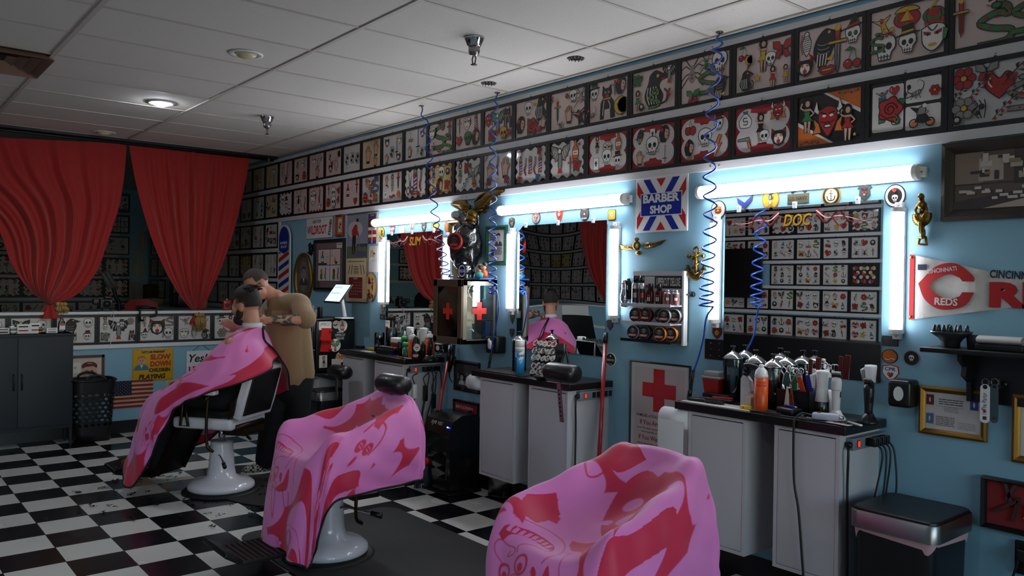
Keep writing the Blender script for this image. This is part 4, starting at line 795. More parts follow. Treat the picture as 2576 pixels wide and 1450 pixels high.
q=MB();q.box((0,0,.001),(w,h,.002),paper('w'),M);A=Art(q,M,.0022);A.at(-w*.15,h*.15,w*.28);A.f('Y',ring(0,.1,.8,1,14));portrait(A,paper('p'),'Y','W');A.at(w*.15,h*.1,w*.3);portrait(A,paper('p'),'K','L');q.build('sheet',t)
b=wrect(925,686,949,760);t=wthing('wood_slice_plaque','oval wood slice with a burnt engraving beside the strip light','plaque',b);w,h=b[1]-b[0],b[3]-b[2];M=WM(b);rg=random.Random(4)
q=MB();o=[(w/2*math.cos(a)*(1+.03*rg.uniform(-1,1)),h/2*math.sin(a)*(1+.02*rg.uniform(-1,1)))for a in np.linspace(0,2*PI,33)[:-1]];q.prism(o,0,.02,mat('cut_wood','#a87c46',.5),M,mat('bark','#3d2a18',.9));q.build('slice',t)
q=MB();A=Art(q,M,.0205);A.f(mat('pale_wood','#bd935c',.5),[(x*.88,y*.9)for x,y in o])
for k in range(26):A.at(rg.uniform(-.25,.25)*w,rg.uniform(-.38,.3)*h,.025,rg.uniform(0,6));A.f('D' if k%3 else 'M',[(-.8,-.3),(.1,.7),(.7,-.2),(.1,-.4)])
q.build('burnt_drawing',t)
def bird(name,label,px,m,body,wings,depth,feathers=0,head=None,extra=None):
 b=wrect(*px);t=wthing(name,label,'ornament',b);w,h=b[1]-b[0],b[3]-b[2];M=WM(b)
 for k,wg in enumerate(wings):
  q=MB(M);n=len(wg)
  pts=[(x*w/2,y*h/2)for x,y in wg];cx=sum(p[0]for p in pts)/n;cy=sum(p[1]for p in pts)/n
  lay=[(1,0),(1,depth*.35),(.86,depth*.7),(.5,depth)]
  q.add([(cx+(x-cx)*s,cy+(y-cy)*s,z)for s,z in lay for x,y in pts],[(i*n+j,i*n+(j+1)%n,(i+1)*n+(j+1)%n,(i+1)*n+j)for i in range(3)for j in range(n)]+[tuple(3*n+j for j in range(n))],m)
  q.build('wing',t)
 q=MB(M)
 for(x,y,z,rx,ry,rz)in body:q.ell((x*w/2,y*h/2,z),(rx*w/2,ry*h/2,rz),m,16,10)
 q.build('body',t)
 return t,M,w,h
bird('small_eagle_plaque','small dark metal eagle above the oval portrait',(775,611,797,645),mat('dark_bronze','#2b2622',.4,.8),[(0,0,.02,.3,.5,.02),(.1,.5,.025,.2,.25,.02)],[[(0,.4),(-.4,1),(-.75,.8),(-.6,.3),(-.3,-.3)],[(0,.4),(.5,1),(1,.9),(.8,.2),(.3,-.3)],[(-.1,-.3),(-1,-.3),(-.6,-.7),(-.1,-.9),(.2,-.5)]],.02)
EW=[[(-.18,-.02),(-.42,.62),(-.58,.70),(-.72,.68),(-1,.56),(-.96,.44),(-.82,.42),(-.80,.30),(-.68,.30),(-.66,.16),(-.54,.18),(-.52,.02),(-.42,.04),(-.40,-.16),(-.30,-.12),(-.28,-.36),(-.18,-.32),(-.14,-.48),(-.06,-.3)],[(-.06,.02),(-.10,.4),(-.02,.68),(.14,.84),(.4,.96),(.7,.98),(1,.93),(.98,.8),(.84,.82),(.84,.68),(.7,.66),(.66,.5),(.54,.48),(.5,.32),(.42,.3),(.40,.12),(.28,.1),(.26,-.1),(.14,0),(.1,-.1)]]
t,M,w,h=bird('brass_eagle','large brass eagle with spread wings above the first aid cabinet',(1136,490,1275,582),BRASS,[(-.02,-.1,.04,.14,.26,.05),(-.08,-.55,.055,.17,.2,.045),(-.05,-.35,.05,.16,.25,.05),(.0,-.72,.06,.1,.14,.04),(-.12,-.72,.065,.06,.1,.03),(.12,-.78,.05,.05,.2,.025),(-.1,-.4,.085,.03,.06,.015)],EW,.035)
q=MB(M)
for wg,s in((EW[0],-1),(EW[1],1)):
 for k in range(7):
  f=k/6;x0,y0=(-.16-.1*f,.3-.5*f)if s<0 else(.0+.06*f,.5-.5*f);x1,y1=(wg[4+2*k]if 4+2*k<len(wg)else wg[-2])
  q.tube([(x0*w/2,y0*h/2,.034),((x0+x1)*w/4,(y0+y1)*h/4,.036),(x1*w/2*.93,y1*h/2*.93,.02)],[.012,.010,.006],BRASS,6)
q.build('feathers',t)
t,M,w,h=bird('brass_bird_hook','small brass bird with long spread wings below the striped shop sign',(1553,600,1676,641),BRASS,[(-.05,.05,.03,.1,.55,.03),(-.03,.75,.035,.06,.2,.02),(-.05,-.75,.012,.13,.25,.012)],[[(-.1,-.15),(-.28,.1),(-.45,.2),(-.65,.1),(-1,.4),(-.8,-.3),(-.5,-.42),(-.25,-.38)],[(.05,-.1),(.2,.35),(.35,.45),(.6,.3),(1,.62),(.8,.1),(.5,-.2),(.2,-.3)]],.02)
q=MB(M);q.tube([(-.01*w,.4*h,.04),(.02*w,.38*h,.045)],[.006,.002],BRASS,6);[q.cyl((x*w,-.03*h,.018),(x*w,-.03*h,.024),.004,CHR,8)for x in(-.22,.22)];q.build('screws',t)
b=wrect(1734,626,1778,705);t=wthing('brass_anchor','brass anchor with a rope twist half hidden by the blue hose','ornament',b);w,h=b[1]-b[0],b[3]-b[2];M=WM(b)
q=MB(M);q.tube([(.0,h*.36,.02),(0,-h*.4,.02)],.014,BRASS,10);q.tube([(w*.02+.02*math.cos(a),h*.43+.02*math.sin(a),.02)for a in np.linspace(0,2*PI,15)],.007,BRASS,8);q.build('shank',t)
q=MB(M);q.tube([(-w*.38,h*.26,.02),(w*.38,h*.26,.02)],.009,BRASS,8);[q.ell((s*w*.4,h*.26,.02),(.014,.014,.014),BRASS)for s in(-1,1)];q.build('stock',t)
q=MB(M);q.tube(catmull([(-w*.45,-h*.1,.02),(-w*.38,-h*.3,.02),(0,-h*.44,.02),(w*.38,-h*.3,.02),(w*.45,-h*.1,.02)],6),[.006]*6+[.016]*13+[.006]*6,BRASS,8)
for s in(-1,1):q.prism([(s*w*.45,-h*.02),(s*w*.56,-h*.2),(s*w*.30,-h*.2)][::s],.012,.028,BRASS)
q.build('arms',t)
q=MB(M);q.tube(catmull([(.02*math.cos(a*1.0),h*.3-a*h*.045,.02+.02*math.sin(a))for a in np.linspace(0,14,30)],2),.006,BRASS,6);q.build('rope',t)
b=wrect(2302,489,2349,617);t=wthing('brass_dancer_opener','brass bottle opener shaped as a woman in a pleated skirt','ornament',b);w,h=b[1]-b[0],b[3]-b[2];M=WM(b)
q=MB(M);E=lambda x,y,z,rx,ry,rz:q.ell((x*w/2,y*h/2,z),(rx*w/2,ry*h/2,rz),BRASS,14,9)
E(-.08,.86,.03,.3,.14,.025);E(0,.72,.02,.12,.1,.015);E(0,.55,.03,.4,.2,.025);E(-.02,.36,.025,.28,.14,.02);E(.1,-.3,.03,.16,.28,.022);E(-.05,-.28,.03,.15,.3,.022);E(.1,-.6,.025,.12,.17,.018);E(.2,-.55,.02,.1,.2,.016);q.tube([(-.35*w/2,.6*h/2,.03),(-.6*w/2,.35*h/2,.035),(-.3*w/2,.12*h/2,.04)],.007,BRASS,7);q.tube([(.35*w/2,.6*h/2,.03),(.55*w/2,.3*h/2,.035),(.2*w/2,.05*h/2,.04)],.007,BRASS,7);q.build('figure',t)
q=MB(M)
for k in range(15):
 a=PI*(.95+1.12*k/14);q.tube([(0,.22*h/2,.03),(.5*math.cos(a)*w/2,(.12+.2*math.sin(a))*h/2,.035),(.98*math.cos(a)*w/2,(.1+.38*math.sin(a))*h/2,.022)],[.006,.011,.006],BRASS,6)
q.build('skirt',t)
q=MB(M);q.tube([(-.3*w/2,-.72*h/2,.015),(.3*w/2,-.7*h/2,.015),(.42*w/2,-.97*h/2,.015),(-.42*w/2,-.97*h/2,.015),(-.3*w/2,-.72*h/2,.015)],.008,BRASS,8);q.build('opener_loop',t)
def d_doc(a,q,M,w,h):lines(q,M,-w*.42,w*.42,h*.4,14,h*.058,h*.022,.0105,'M',3)
framed('gold_framed_letter','typed letter in a gold frame behind the black buffalo head',(1133,558,1180,652),GOLD,d_doc,.035,.03,paper('g'))
def d_ad(a,q,M,w,h):
 a.at(w*.12,h*.22,h*.24);portrait(a,'L','K','M',True);a.at(0,0,1);lines(q,M,-w*.4,-w*.02,h*.38,5,h*.06,h*.03,a.z+.0005,'K',5);lines(q,M,-w*.1,w*.4,-h*.06,9,h*.03,h*.014,a.z+.0005,'M',6)
 a.f('M',rect(-w*.35,-w*.15,-h*.38,-h*.12));q.text('Remington',ink('K'),h*.05,M@Matrix.Translation((w*.1,-h*.42,0)),z=a.z+.0006,shear=.3)
framed('green_framed_advert','black and white portrait advert in a green frame behind the blue hose',(1226,570,1277,668),mat('green_marble_frame','#16402c',.3,var=.4,vscale=40),d_ad,.034,.022,paper('g'))
def d_bryl(a,q,M,w,h):
 a.f(mat('print_red','#9c1b1f',.5,coat=.4),rect(-w/2,w/2,-h/2,h/2));a.at(w*.22,-h*.0,h*.36);portrait(a,'L','K','M',True);a.at(0,0,1);a.f(paper('w'),rect(-w*.44,-w*.06,-h*.42,-h*.18));lines(q,M,-w*.42,-w*.08,-h*.22,5,h*.04,h*.016,a.z+.0005);lines(q,M,-w*.4,0,h*.08,3,h*.06,h*.025,a.z+.0004,'K',8)
 q.text('BRYLCREEM',paper('w'),h*.12,M@Matrix.Translation((-w*.05,h*.27,0)),w=w*.78,z=a.z+.0006,bold=.02)
framed('hair_cream_advert','red hair cream advert in a black frame above the black floor vacuum',(1143,1003,1205,1092),FRK,d_bryl,.022,.02)
def d_bwshop(a,q,M,w,h):
 rg=random.Random(9);a.f('M',rect(-w/2,w/2,-h/2,h/2))
 for k in range(16):a.f('N' if k%2 else 'K',rect((x:=rg.uniform(-.45,.3)*w),x+rg.uniform(.05,.16)*w,(y:=rg.uniform(-.45,.2)*h),y+rg.uniform(.05,.22)*h))
 for x in(-.22,.1,.3):a.at(x*w,-h*.1,h*.28);portrait(a,'L','K','L',True)
framed('dark_group_photo','dark group photograph in a black frame left of the middle station',(1146,905,1208,992),FRK,d_bwshop,.028,.022)
b=wrect(2376,355,2860,600)
b=(b[0],b[0]+.98,ony(2376,557,YW-.03).z,ony(2376,362,YW-.03).z)
SP=[mat('sepia%d'%i,c,.5,coat=.5)for i,c in enumerate(('#3a2c24','#5d4a3e','#84705f','#a8998a','#bfb6ac'))]
def d_sepia(a,q,M,w,h):
 a.f(SP[1],rect(-w/2,w/2,-h/2,h/2));L=-w/2
 a.f(SP[0],rect(L+.24,L+.42,-h*.1,h*.5));a.f(SP[2],rect(L,L+.12,-h*.05,h*.5));a.f(SP[3],rect(L+.1,L+.2,-h*.02,h*.42));a.f(SP[0],rect(L+.0,L+.6,-h*.08,-h*.05))
 rg=random.Random(3)
 for k in range(30):x=L+rg.uniform(0,.45);y=rg.uniform(-.02,.45)*h;a.f(SP[rg.choice([2,3,4,0])],rect(x,x+rg.uniform(.01,.05),y,y+rg.uniform(.01,.04)))
 a.f(SP[0],[(L,-h*.5),(L+.2,-h*.5),(w/2,h*.1),(w/2,h*.22),(L+.3,-h*.2),(L,-h*.36)]);a.f(SP[3],[(L+.12,-h*.5),(w/2,-h*.5),(w/2,h*.02),(L+.36,-h*.3)])
 for k in range(14):x=L+rg.uniform(0,.28);y=rg.uniform(-.36,-.12)*h;a.f(SP[4],rect(x,x+rg.uniform(.01,.04),y,y+.012))
 for x,y in((.40,.14),(.50,.2),(.64,.1)):a.at(L+x,h*y,h*.3);a.f(SP[4],[(-.6,-1),(-.5,0),(-.15,.22),(.15,.22),(.5,0),(.6,-1)]).f(SP[2],ring(0,.45,.22,.28,14)).f(SP[0],ring(0,.62,.24,.16,12))
framed('sepia_barbershop_photo','large sepia photograph of an old barber shop in a dark wood frame',(b,),mat('dark_oak','#2e251c',.55,bump=.3,bscale=60),d_sepia,.05,.035)
def d_cross(a,q,M,w,h):
 a.f(mat('aged_paper','#b9aba5',.5,coat=.3),rect(-w*.44,w*.44,-h*.47,h*.47));c=h*.06;y=h*.28;a.f(mat('cross_red','#b81f1d',.5,coat=.3),[(-c,y-3*c),(c,y-3*c),(c,y-c),(3*c,y-c),(3*c,y+c),(c,y+c),(c,y+3*c),(-c,y+3*c),(-c,y+c),(-3*c,y+c),(-3*c,y-c),(-c,y-c)]);z=a.z+.0006
 for t_,y,k,hh,ww in(('FAMILIES of SOLDIERS and SAILORS',.045,'K',.024,.78),('If You Are Worried',-.02,'R',.04,.66),('about rent, debts, insurance, sickness, compensation',-.06,'K',.016,.76),('any business or legal matter, see',-.09,'K',.016,.6),('If You Want to Know',-.15,'R',.04,.7),('about allotments, compensation, War Risk',-.19,'K',.016,.74),('how to send mail',-.22,'K',.016,.3),('Ask the Red Cross',-.29,'R',.042,.66),('Home Service Section',-.34,'K',.032,.66),('Office at',-.40,'K',.014,.14)):
  q.text(t_,ink(k),h*hh,M@Matrix.Translation((0,h*y,0)),w=w*ww,z=z,bold=.012)
b=wrect(1588,905,1735,1200);b=(b[0],b[1],b[3]-.76,b[3])
framed('red_cross_poster','framed poster with a red cross and text to families of soldiers',(b,),FRK,d_cross,.012,.018,paper('g'))
def d_cert(a,q,M,w,h):
 z=.0108
 for x,y,c in((-.42,.27,'D'),(-.42,-.24,'B'),(.38,.25,'U')):a.f('L',rect(w*(x-.09),w*(x+.09),h*(y-.2),h*(y+.2)));a.f(c,rect(w*(x-.07),w*(x+.075),h*(y-.12),h*(y+.16)));a.at(w*x,h*y,h*.1);a.f('L',ring(0,.2,.25,.7,10));a.at(0,0,1)
 lines(q,M,-w*.25,w*.2,h*.32,3,h*.06,h*.022,z);lines(q,M,-w*.15,w*.12,h*.13,4,h*.04,h*.012,z,'N');lines(q,M,-w*.3,w*.05,-h*.15,6,h*.045,h*.014,z);lines(q,M,w*.1,w*.42,-h*.25,5,h*.04,h*.012,z,'N');q.bb(-w*.3,w*.2,h*.14,h*.145,z,z+.0004,ink('M'),M=M)
framed('gold_framed_certificate','certificate with small snapshots tucked in a gold frame under the black shelf',(2317,969,2485,1113),GOLD,d_cert,.026,.025,paper('g'))
b=wrect(2551,991,2700,1150);b=(b[0],b[0]+.36,ony(2551,1161,YW).z,b[3])
framed('gold_framed_page','gold framed printed page cut by the right picture edge',(b,),GOLD,lambda a,q,M,w,h:lines(q,M,-w*.4,w*.4,h*.42,22,h*.038,h*.014,.0105,'N'),.03,.025,paper('w'))
b=wrect(2475,1195,2800,1330);b=(b[0],b[0]+.42,ony(2475,1322,YW).z,b[3])
def d_raz(a,q,M,w,h):
 m=mat('old_razor','#4c3a34',.35,.5)
 for x,y,an in((-.30,-.02,.6),(-.2,-.05,1.35),(.2,0,.3)):
  R=M@Matrix.Translation((w*x,h*y,.016))@Matrix.Rotation(an,4,'Z');q.box((0,0,0),(.11,.012,.008),m,R);q.box((.07,.012,0),(.09,.014,.003),mat('razor_steel','#6a6262',.3,1.),R@Matrix.Rotation(.5,4,'Z'))
 for x,y,an in((-.02,.0,-.05),(-.02,-.2,-.3)):R=M@Matrix.Translation((w*x,h*y,.014))@Matrix.Rotation(an,4,'Z');q.box((0,0,0),(.075,.035,.004),SYEL,R);q.box((-.01,.002,.0025),(.03,.016,.001),SRED,R)
framed('razor_shadow_box','black shadow box with old razors on red cloth',(b,),FRK,d_raz,.018,.045,mat('red_velvet','#7a0d12',.9,sheen=.4))
a_=ony(2291,640,YW);b_=ony(2291,805,YW);c_=ony(2576,702,YW);d_=ony(2576,771,YW)
x0=a_.x;zt,zb=a_.z,b_.z;sl_t=(c_.z-a_.z)/(c_.x-a_.x);sl_b=(d_.z-b_.z)/(d_.x-b_.x);L=(zt-zb)/(sl_b-sl_t);zm=(zt+zb)/2
t=thing('felt_pennant','white felt pennant with a red edge reading CINCINNATI REDS','pennant',(x0,YW,zm));M=MW(x0,zb,0);hh=zt-zb;FELT=mat('white_felt','#bdb8b2',.9,bump=.2,bscale=200,var=.08,vscale=14);RF=mat('red_felt','#a31f22',.9);NF=mat('navy_print','#1b2236',.8)
q=MB();n=24;top=lambda x:hh+sl_t*x;bot=lambda x:sl_b*x
vs=[(L*i/n,y,.004+.004*math.sin(i*.9))for i in range(n+1)for y in(bot(L*i/n),top(L*i/n))]
q.add(vs,[(2*i,2*i+2,2*i+3,2*i+1)for i in range(n)],FELT,M);q.build('felt',t)
q=MB(M);q.add([(0,0,.0095),(.022,bot(.022),.0095),(.022,top(.022),.0095),(0,hh,.0095)],[(0,1,2,3)],RF);[q.cyl((.008,y,.009),(.008,y,.014),.006,BRASS,10)for y in(.015,hh-.015)];q.build('edge_band',t)
q=MB();A=Art(q,M,.0095);cx,cy=.175,hh*.52;s_=hh*.31
C_out=[(-1.25,.1)]+crv([(-1.25,.1),(-.5,.85),(.3,.95),(.95,.45),(1.0,.2)])[1:]+[(.55,.2)]+crv([(.45,.35),(0,.5),(-.55,.25),(-.75,0),(-.55,-.3),(0,-.55),(.45,-.42)])+[(.55,-.25),(1.0,-.25)]+crv([(1.0,-.3),(.6,-.85),(-.3,-1.0),(-.95,-.6),(-1.25,.1)])[:-1]
A.at(cx,cy,s_*1.12);A.f(RF,C_out)
q.text('CINCINNATI',FELT,.02,M@Matrix.Translation((cx-.03,cy+s_*.66,0))@Matrix.Rotation(.12,4,'Z'),w=.13,z=A.z+.0006,bold=.02);q.text('REDS',FELT,.034,M@Matrix.Translation((cx-.01,cy-s_*.92,0))@Matrix.Rotation(-.03,4,'Z'),w=.10,z=A.z+.0006,bold=.03)
q.text('CINCINNATI',NF,.036,M@Matrix.Translation((.445,hh*.625,0))@Matrix.Rotation(-.06,4,'Z'),w=.20,z=.0105,bold=.03);q.text('REDS',RF,hh*.37,M@Matrix.Translation((.345,hh*.22,0)),cx=False,w=.50,z=.0105,bold=.06)
q.box((.058,hh*.80,.0102),(.04,.026,.0006),NF,M);A.at(.06,hh*.8,.012);A.f(FELT,ring(0,.3,.4,.5,10)).f(FELT,[(-.8,-.8),(.9,-.9),(.4,.1),(-.5,.1)]);q.build('print',t)
def patch(label,px,py,rx,ry,shape,cols,text=None,art=None,out=.004):
 b=wrect(px-rx,py-ry,px+rx,py+ry);t=wthing('wall_patch',label,'badge',b,'badges around the mirrors');w,h=(b[1]-b[0])/2,(b[3]-b[2])/2;M=WM(b)
 S={'o':ring(0,0,1,1,28),'s':[(-.85,.8),(0,1),(.85,.8),(.95,0),(.5,-.65),(0,-1),(-.5,-.65),(-.95,0)],'r':rect(-1,1,-1,1),'q':rrect(-1,1,-1,1,.3),'a':ring(0,-.6,1,1.5,14,.1,PI-.1)+ring(0,-.9,.75,.9,10,PI-.1,.1),'h':crv([(0,-1),(-.55,-.3),(-.9,.4),(-.6,.95),(.6,.95),(.9,.4),(.55,-.3),(0,-1)]),'c':[(-1,.7),(0,-.1),(1,1),(.9,.1),(0,-1),(-.85,-.1)],'e':[(-1,.5),(-.6,.9),(.6,.9),(1,.5),(.7,.35),(.75,-.3),(0,-1),(-.75,-.3),(-.7,.35)]}[shape]
 q=MB();pts=[(x*w,y*h)for x,y in S];q.prism(pts,0,out,mat('badge_'+cols[0],INK.get(cols[0],cols[0]),.6),M);A=Art(q,M,out+.0003)
 for c,k in zip(cols[1:],(.9,.68,.6)):A.f(c,[(x*k,y*k)for x,y in pts])
 if art:
  for(n,x,y,k,*ar)in art:A.at(x*w,y*h,k*min(w,h));f_=MOT[n];f_(A,*ar[:f_.__code__.co_argcount-1])
 if text:
  for(s,y,k,c,*ww)in text:q.text(s,ink(c),k*h,M@Matrix.Translation((0,y*h,0)),w=(ww[0]*w if ww else None),z=A.z+.0005,bold=.02)
 q.build('patch',t);return t
patch('round yellow badge above the left end of the SLIM mirror',961,586,6.5,14,'o','KY',art=[('panther',0,0,.6)])
patch('red white and blue badge lettered VP above the SLIM mirror',988,579,7,11,'e','UR',[('VP',-.2,.7,'W',1.4)])
patch('small flag badge above the SLIM mirror',1012,579,6.5,7.5,'r','YW',art=[])
q=[o for o in COL.objects if o.name.startswith('patch')][-1]
patch('white bird shaped badge above the SLIM mirror',1037,573,8.5,12,'h','WN',art=[('eagle',0,.1,1.1,'W','Y')])
patch('black shield with a white eagle head above the SLIM mirror',1067,571.5,6,12.5,'s','KM',[('A',.55,.25,'Y')],[('swallow',0,-.1,.6,'W')])
patch('black arched badge with a red centre above the SLIM mirror',1095.5,573,11,11,'h','KY',[('II',-.3,.5,'W')],[('banner',0,-.3,.7,'R')])
patch('orange oval badge with a rocket above the SLIM mirror end',1126.5,569.5,7.5,14,'o','UO',art=[('dagger',0,.1,.6,'N')])
patch('black shield with an eagle head left of the middle mirror',1288,562,7.5,14,'s','KM',[('AIR',.6,.2,'Y')],[('swallow',0,-.1,.6,'Y')])
patch('grey oval badge with an eagle above the middle mirror',1349.5,548,10,15,'o','KN',art=[('eagle',0,0,.7,'R')])
patch('arrowhead badge with a red figure above the middle mirror',1408,544.5,9.5,18,'h','OR',art=[('dagger',0,0,.8,'Y'),('skull',0,.2,.4)])
patch('round black badge reading TRUST NO ONE above the middle mirror',1471.5,538,11,17,'o','KM',[('TRUST',.55,.25,'W',1.1),('NO ONE',-.8,.25,'W',1.1)],[('cat',0,.0,.4)])
patch('square olive badge with a gate shape above the middle mirror',1540,541,9.5,12.5,'q','KY',art=[('card',0,0,.5)])
patch('round badge with a capitol dome left of the DOC mirror',1808,528,18,22,'o','KL',art=[('star',0,.1,.6,'Y'),('pyramid',0,-.1,.45)])
patch('olive chevron badge above the DOC mirror',1874.5,509,20,16,'c',['#4a4527','U'],out=.005)
patch('round yellow badge with a black panther above the DOC mirror',1939.5,501.5,21,24,'o','OY',[('STAFF',-.85,.18,'K',.8)],[('panther',0,.3,.45),('star',0,-.35,.35,'L')])
patch('dark arched tab above the navy name tape',2010,480,19,8,'a',['#2c2b22'])
patch('olive name tape reading U.S. NAVY above the DOC mirror',2008.5,500,26.5,10,'r',['#4a4527','#2f2e20']and['#4a4527'],[('U.S. NAVY',-.4,.85,'K',1.75)])
patch('round white badge with a gold anchor above the DOC mirror',2092,493,23,25,'o',['#a8731c','K','Y','W'],art=[('anchor',0,0,.55)])
patch('green shield badge with a parachute above the DOC mirror',2176,485.5,18.5,21,'e',['#1b1d14','#1d4a38']and['#1d4a38','M'],art=[('butterfly',0,.2,.5,'K'),('star',0,-.2,.3,'N')])
patch('round black badge with a skull in a red hat right of the DOC mirror',2252.5,493.5,26.5,27.5,'o','KWK',art=[('skull',0,-.2,.42),('devil',0,.6,.01),('heart',0,.45,.25)])
patch('red shield badge with a yellow ship wheel left of the DOC mirror',1805,838,13,17,'s',['#5e1a14','D'],art=[('star',0,0,.6,'Y'),('flower',0,0,.55,'Y')])
patch('green and red dragon shaped badge under the middle left strip light',1289.5,802,6,15,'h',['#1d3a22','G'],art=[('rose',0,-.2,.5)])
patch('dark cap shaped badge beside the tissue dispenser',1288.5,838,7,12,'e','KM')
patch('dark shield badge under the middle right strip light',1535.5,818,9.5,15,'e',['#16181a','M'])
patch('round black badge reading OPERATION beside the leaning broom',1537,905.5,12.5,18.5,'o','WK',[('OPERATION',-.2,.32,'W',1.6),('* * *',-.75,.2,'W',.8)],[('skull',0,.5,.22)])
patch('small dark flag badge right of the DOC mirror',2240.5,858.5,20,14,'r',['#1b1d1a','M'])
patch('red and white heart shield badge reading CPR',2241,938.5,22.5,23,'s','RW',[('CPR',.25,.42,'U',1.2)],[('heart',0,-.25,.42)])
patch('round black badge with a small skull beside the black shelf',2294,901.5,20.5,21,'o','NK',art=[('skull',0,0,.5)])
patch('small black square badge below the wood slice strip light',962.5,797.5,6,7,'r','KM',[('W',-.4,.8,'W')])
patch('small coloured hand badge beside the SLIM mirror',963,779,6,9,'h','OS',art=[('hand',0,0,.8)])
patch('round black badge with an orange band below the flag badge',2239,897,20,19.5,'o',['#141210','O','#5c5a2a']and['#141210','O'],art=[('banner',0,-.3,.7,'W')])
b=wrect(1775,852,1827,908);t=wthing('black_wall_plate','black switch plate with screws below the ship wheel badge','wall plate',b);M=WM(b);w,h=b[1]-b[0],b[3]-b[2]
q=MB(M);q.box((0,0,.004),(w,h,.008),BLKP,bev=.003);q.build('plate',t)
q=MB(M);[q.cyl((x*w,y*h,.008),(x*w,y*h,.0095),.003,STEEL,8)for x in(-.2,.2)for y in(-.3,.0,.3)];q.build('screws',t)
b=wrect(1736,732,1752,750);t=wthing('wall_hook','small black hook on the wall beside the hose','hook',b);M=WM(b);q=MB(M);q.cyl((0,0,0),(0,0,.02),.016,BLKP);q.build('disc',t);q=MB(M);q.tube([(-.01,-.005,.02),(-.035,.0,.03),(-.045,.01,.04)],.005,BLKP);q.build('hook',t)
def dispenser(label,px,white):
 b=wrect(*px);t=wthing('tissue_dispenser',label,'dispenser',b,'black wall dispensers');w,h=b[1]-b[0],b[3]-b[2];M=WM(b)
 q=MB(M);q.box((0,0,.05),(w,h,.1),BLKP,bev=.02);q.build('case',t);q=MB(M);q.prism(ring(-.0,0,w*.22,h*.26,20),.1,.1015,white);q.build('window',t);return t,M,w,h
dispenser('black soap dispenser with a white oval window beside the gold certificate',(2257,950,2313,1025),WPL)
t,M,w,h=dispenser('black tissue dispenser with a white tissue left of the middle station',(1246,844,1274,890),mat('tissue','#cfcfcf',.9));q=MB(M);q.ell((-.005,.0,.105),(.022,.035,.012),mat('tissue'));q.ell((-.012,.03,.108),(.012,.02,.008),mat('tissue'));q.build('tissue',t)
dispenser('black dispenser half hidden under the first aid cabinet',(1116,862,1136,888),WPL)
x0=ony(2284,868,YW-.22).x;z_s=ony(2284,868,YW-.22).z-.006;sh=thing('bracket_shelf','black wooden shelf with scrolled brackets under the pennant','shelf',(x0,YW,z_s))
BW=mat('black_stained_wood','#0c0b0b',.4,bump=.1)
q=MB();q.bb(x0+.045,-.55,YW-.21,YW,z_s-.022,z_s,BW,.006);q.build('shelf_board',sh)
q=MB();q.bb(x0+.17,-.58,YW-.02,YW-.001,z_s-.24,z_s-.022,BW);q.build('back_panel',sh)
for xx in(x0+.18,-.62):
 q=MB();pr=[(0,0),(-.15,0),(-.15,-.03),(-.10,-.06),(-.11,-.10),(-.05,-.13),(-.045,-.2),(0,-.22)]
 q.prism(pr,0,.02,BW,Matrix(((0,0,1,xx),(1,0,0,YW-.001),(0,1,0,z_s-.022),(0,0,0,1))));q.build('bracket',sh)
for k,dx in enumerate((.32,.52)):
 q=MB();q.tube(catmull([(x0+dx,YW-.02,z_s-.15),(x0+dx,YW-.07,z_s-.16),(x0+dx,YW-.08,z_s-.12)],6),.006,K,8);q.cyl((x0+dx,YW-.021,z_s-.15),(x0+dx,YW-.026,z_s-.15),.014,K);q.build('coat_hook',sh)
yS=YW-.11;v=ony(2393,845,yS);t=thing('hair_dryer_diffuser','grey pronged hair dryer diffuser bowl on the black shelf','diffuser',(v.x,yS,z_s));GR=mat('grey_plastic','#26292d',.35)
q=MB();q.lathe([(.036,.001),(.036,.02),(.05,.04),(.082,.062),(.085,.072),(.078,.07),(.0,.062)],GR,28,c=(v.x,yS,z_s));q.build('bowl',t)
q=MB();[q.lathe([(.009,.064),(.008,.08),(.006,.095),(0,.1)],GR,8,c=(v.x+r*math.cos(a),yS+r*math.sin(a),z_s))for r,n in((.065,9),(.03,5))for a in np.linspace(0,2*PI,n+1)[:-1]];q.build('prongs',t)
v=ony(2455,860,yS);t=thing('hair_dryer_nozzle','flat grey hair dryer nozzle beside the diffuser bowl','nozzle',(v.x,yS,z_s));q=MB();n=20
q.add([(v.x+.032*math.cos(2*PI*k/n),yS+.032*math.sin(2*PI*k/n),z_s)for k in range(n)]+[(v.x+.04*(1 if math.cos(2*PI*k/n)>0 else-1)*abs(math.cos(2*PI*k/n))**.5,yS+.012*math.sin(2*PI*k/n),z_s+.06)for k in range(n)],[(k,(k+1)%n,n+(k+1)%n,n+k)for k in range(n)]+[tuple(range(n))[::-1]],GR,smooth=True);tag(q.build('nozzle_body',t))
v=ony(2520,866,yS-.02);t=thing('rolled_paper','rolled white magazine lying on a black box at the shelf end','paper',(v.x,yS-.02,z_s));q=MB();n=24
q.add([(v.x+sx*.085,yS-.02+.045*math.cos(2*PI*k/n),z_s+.045+.017*math.sin(2*PI*k/n))for sx in(-1,1)for k in range(n)],[(k,(k+1)%n,n+(k+1)%n,n+k)for k in range(n)],paper('w'),smooth=True);q.build('roll',t)
q=MB();q.bb(v.x-.09,v.x+.09,yS-.06,yS+.04,z_s+.001,z_s+.027,BLKP,.004);lone(q,'flat_black_box','flat black box under the rolled white magazine','box')
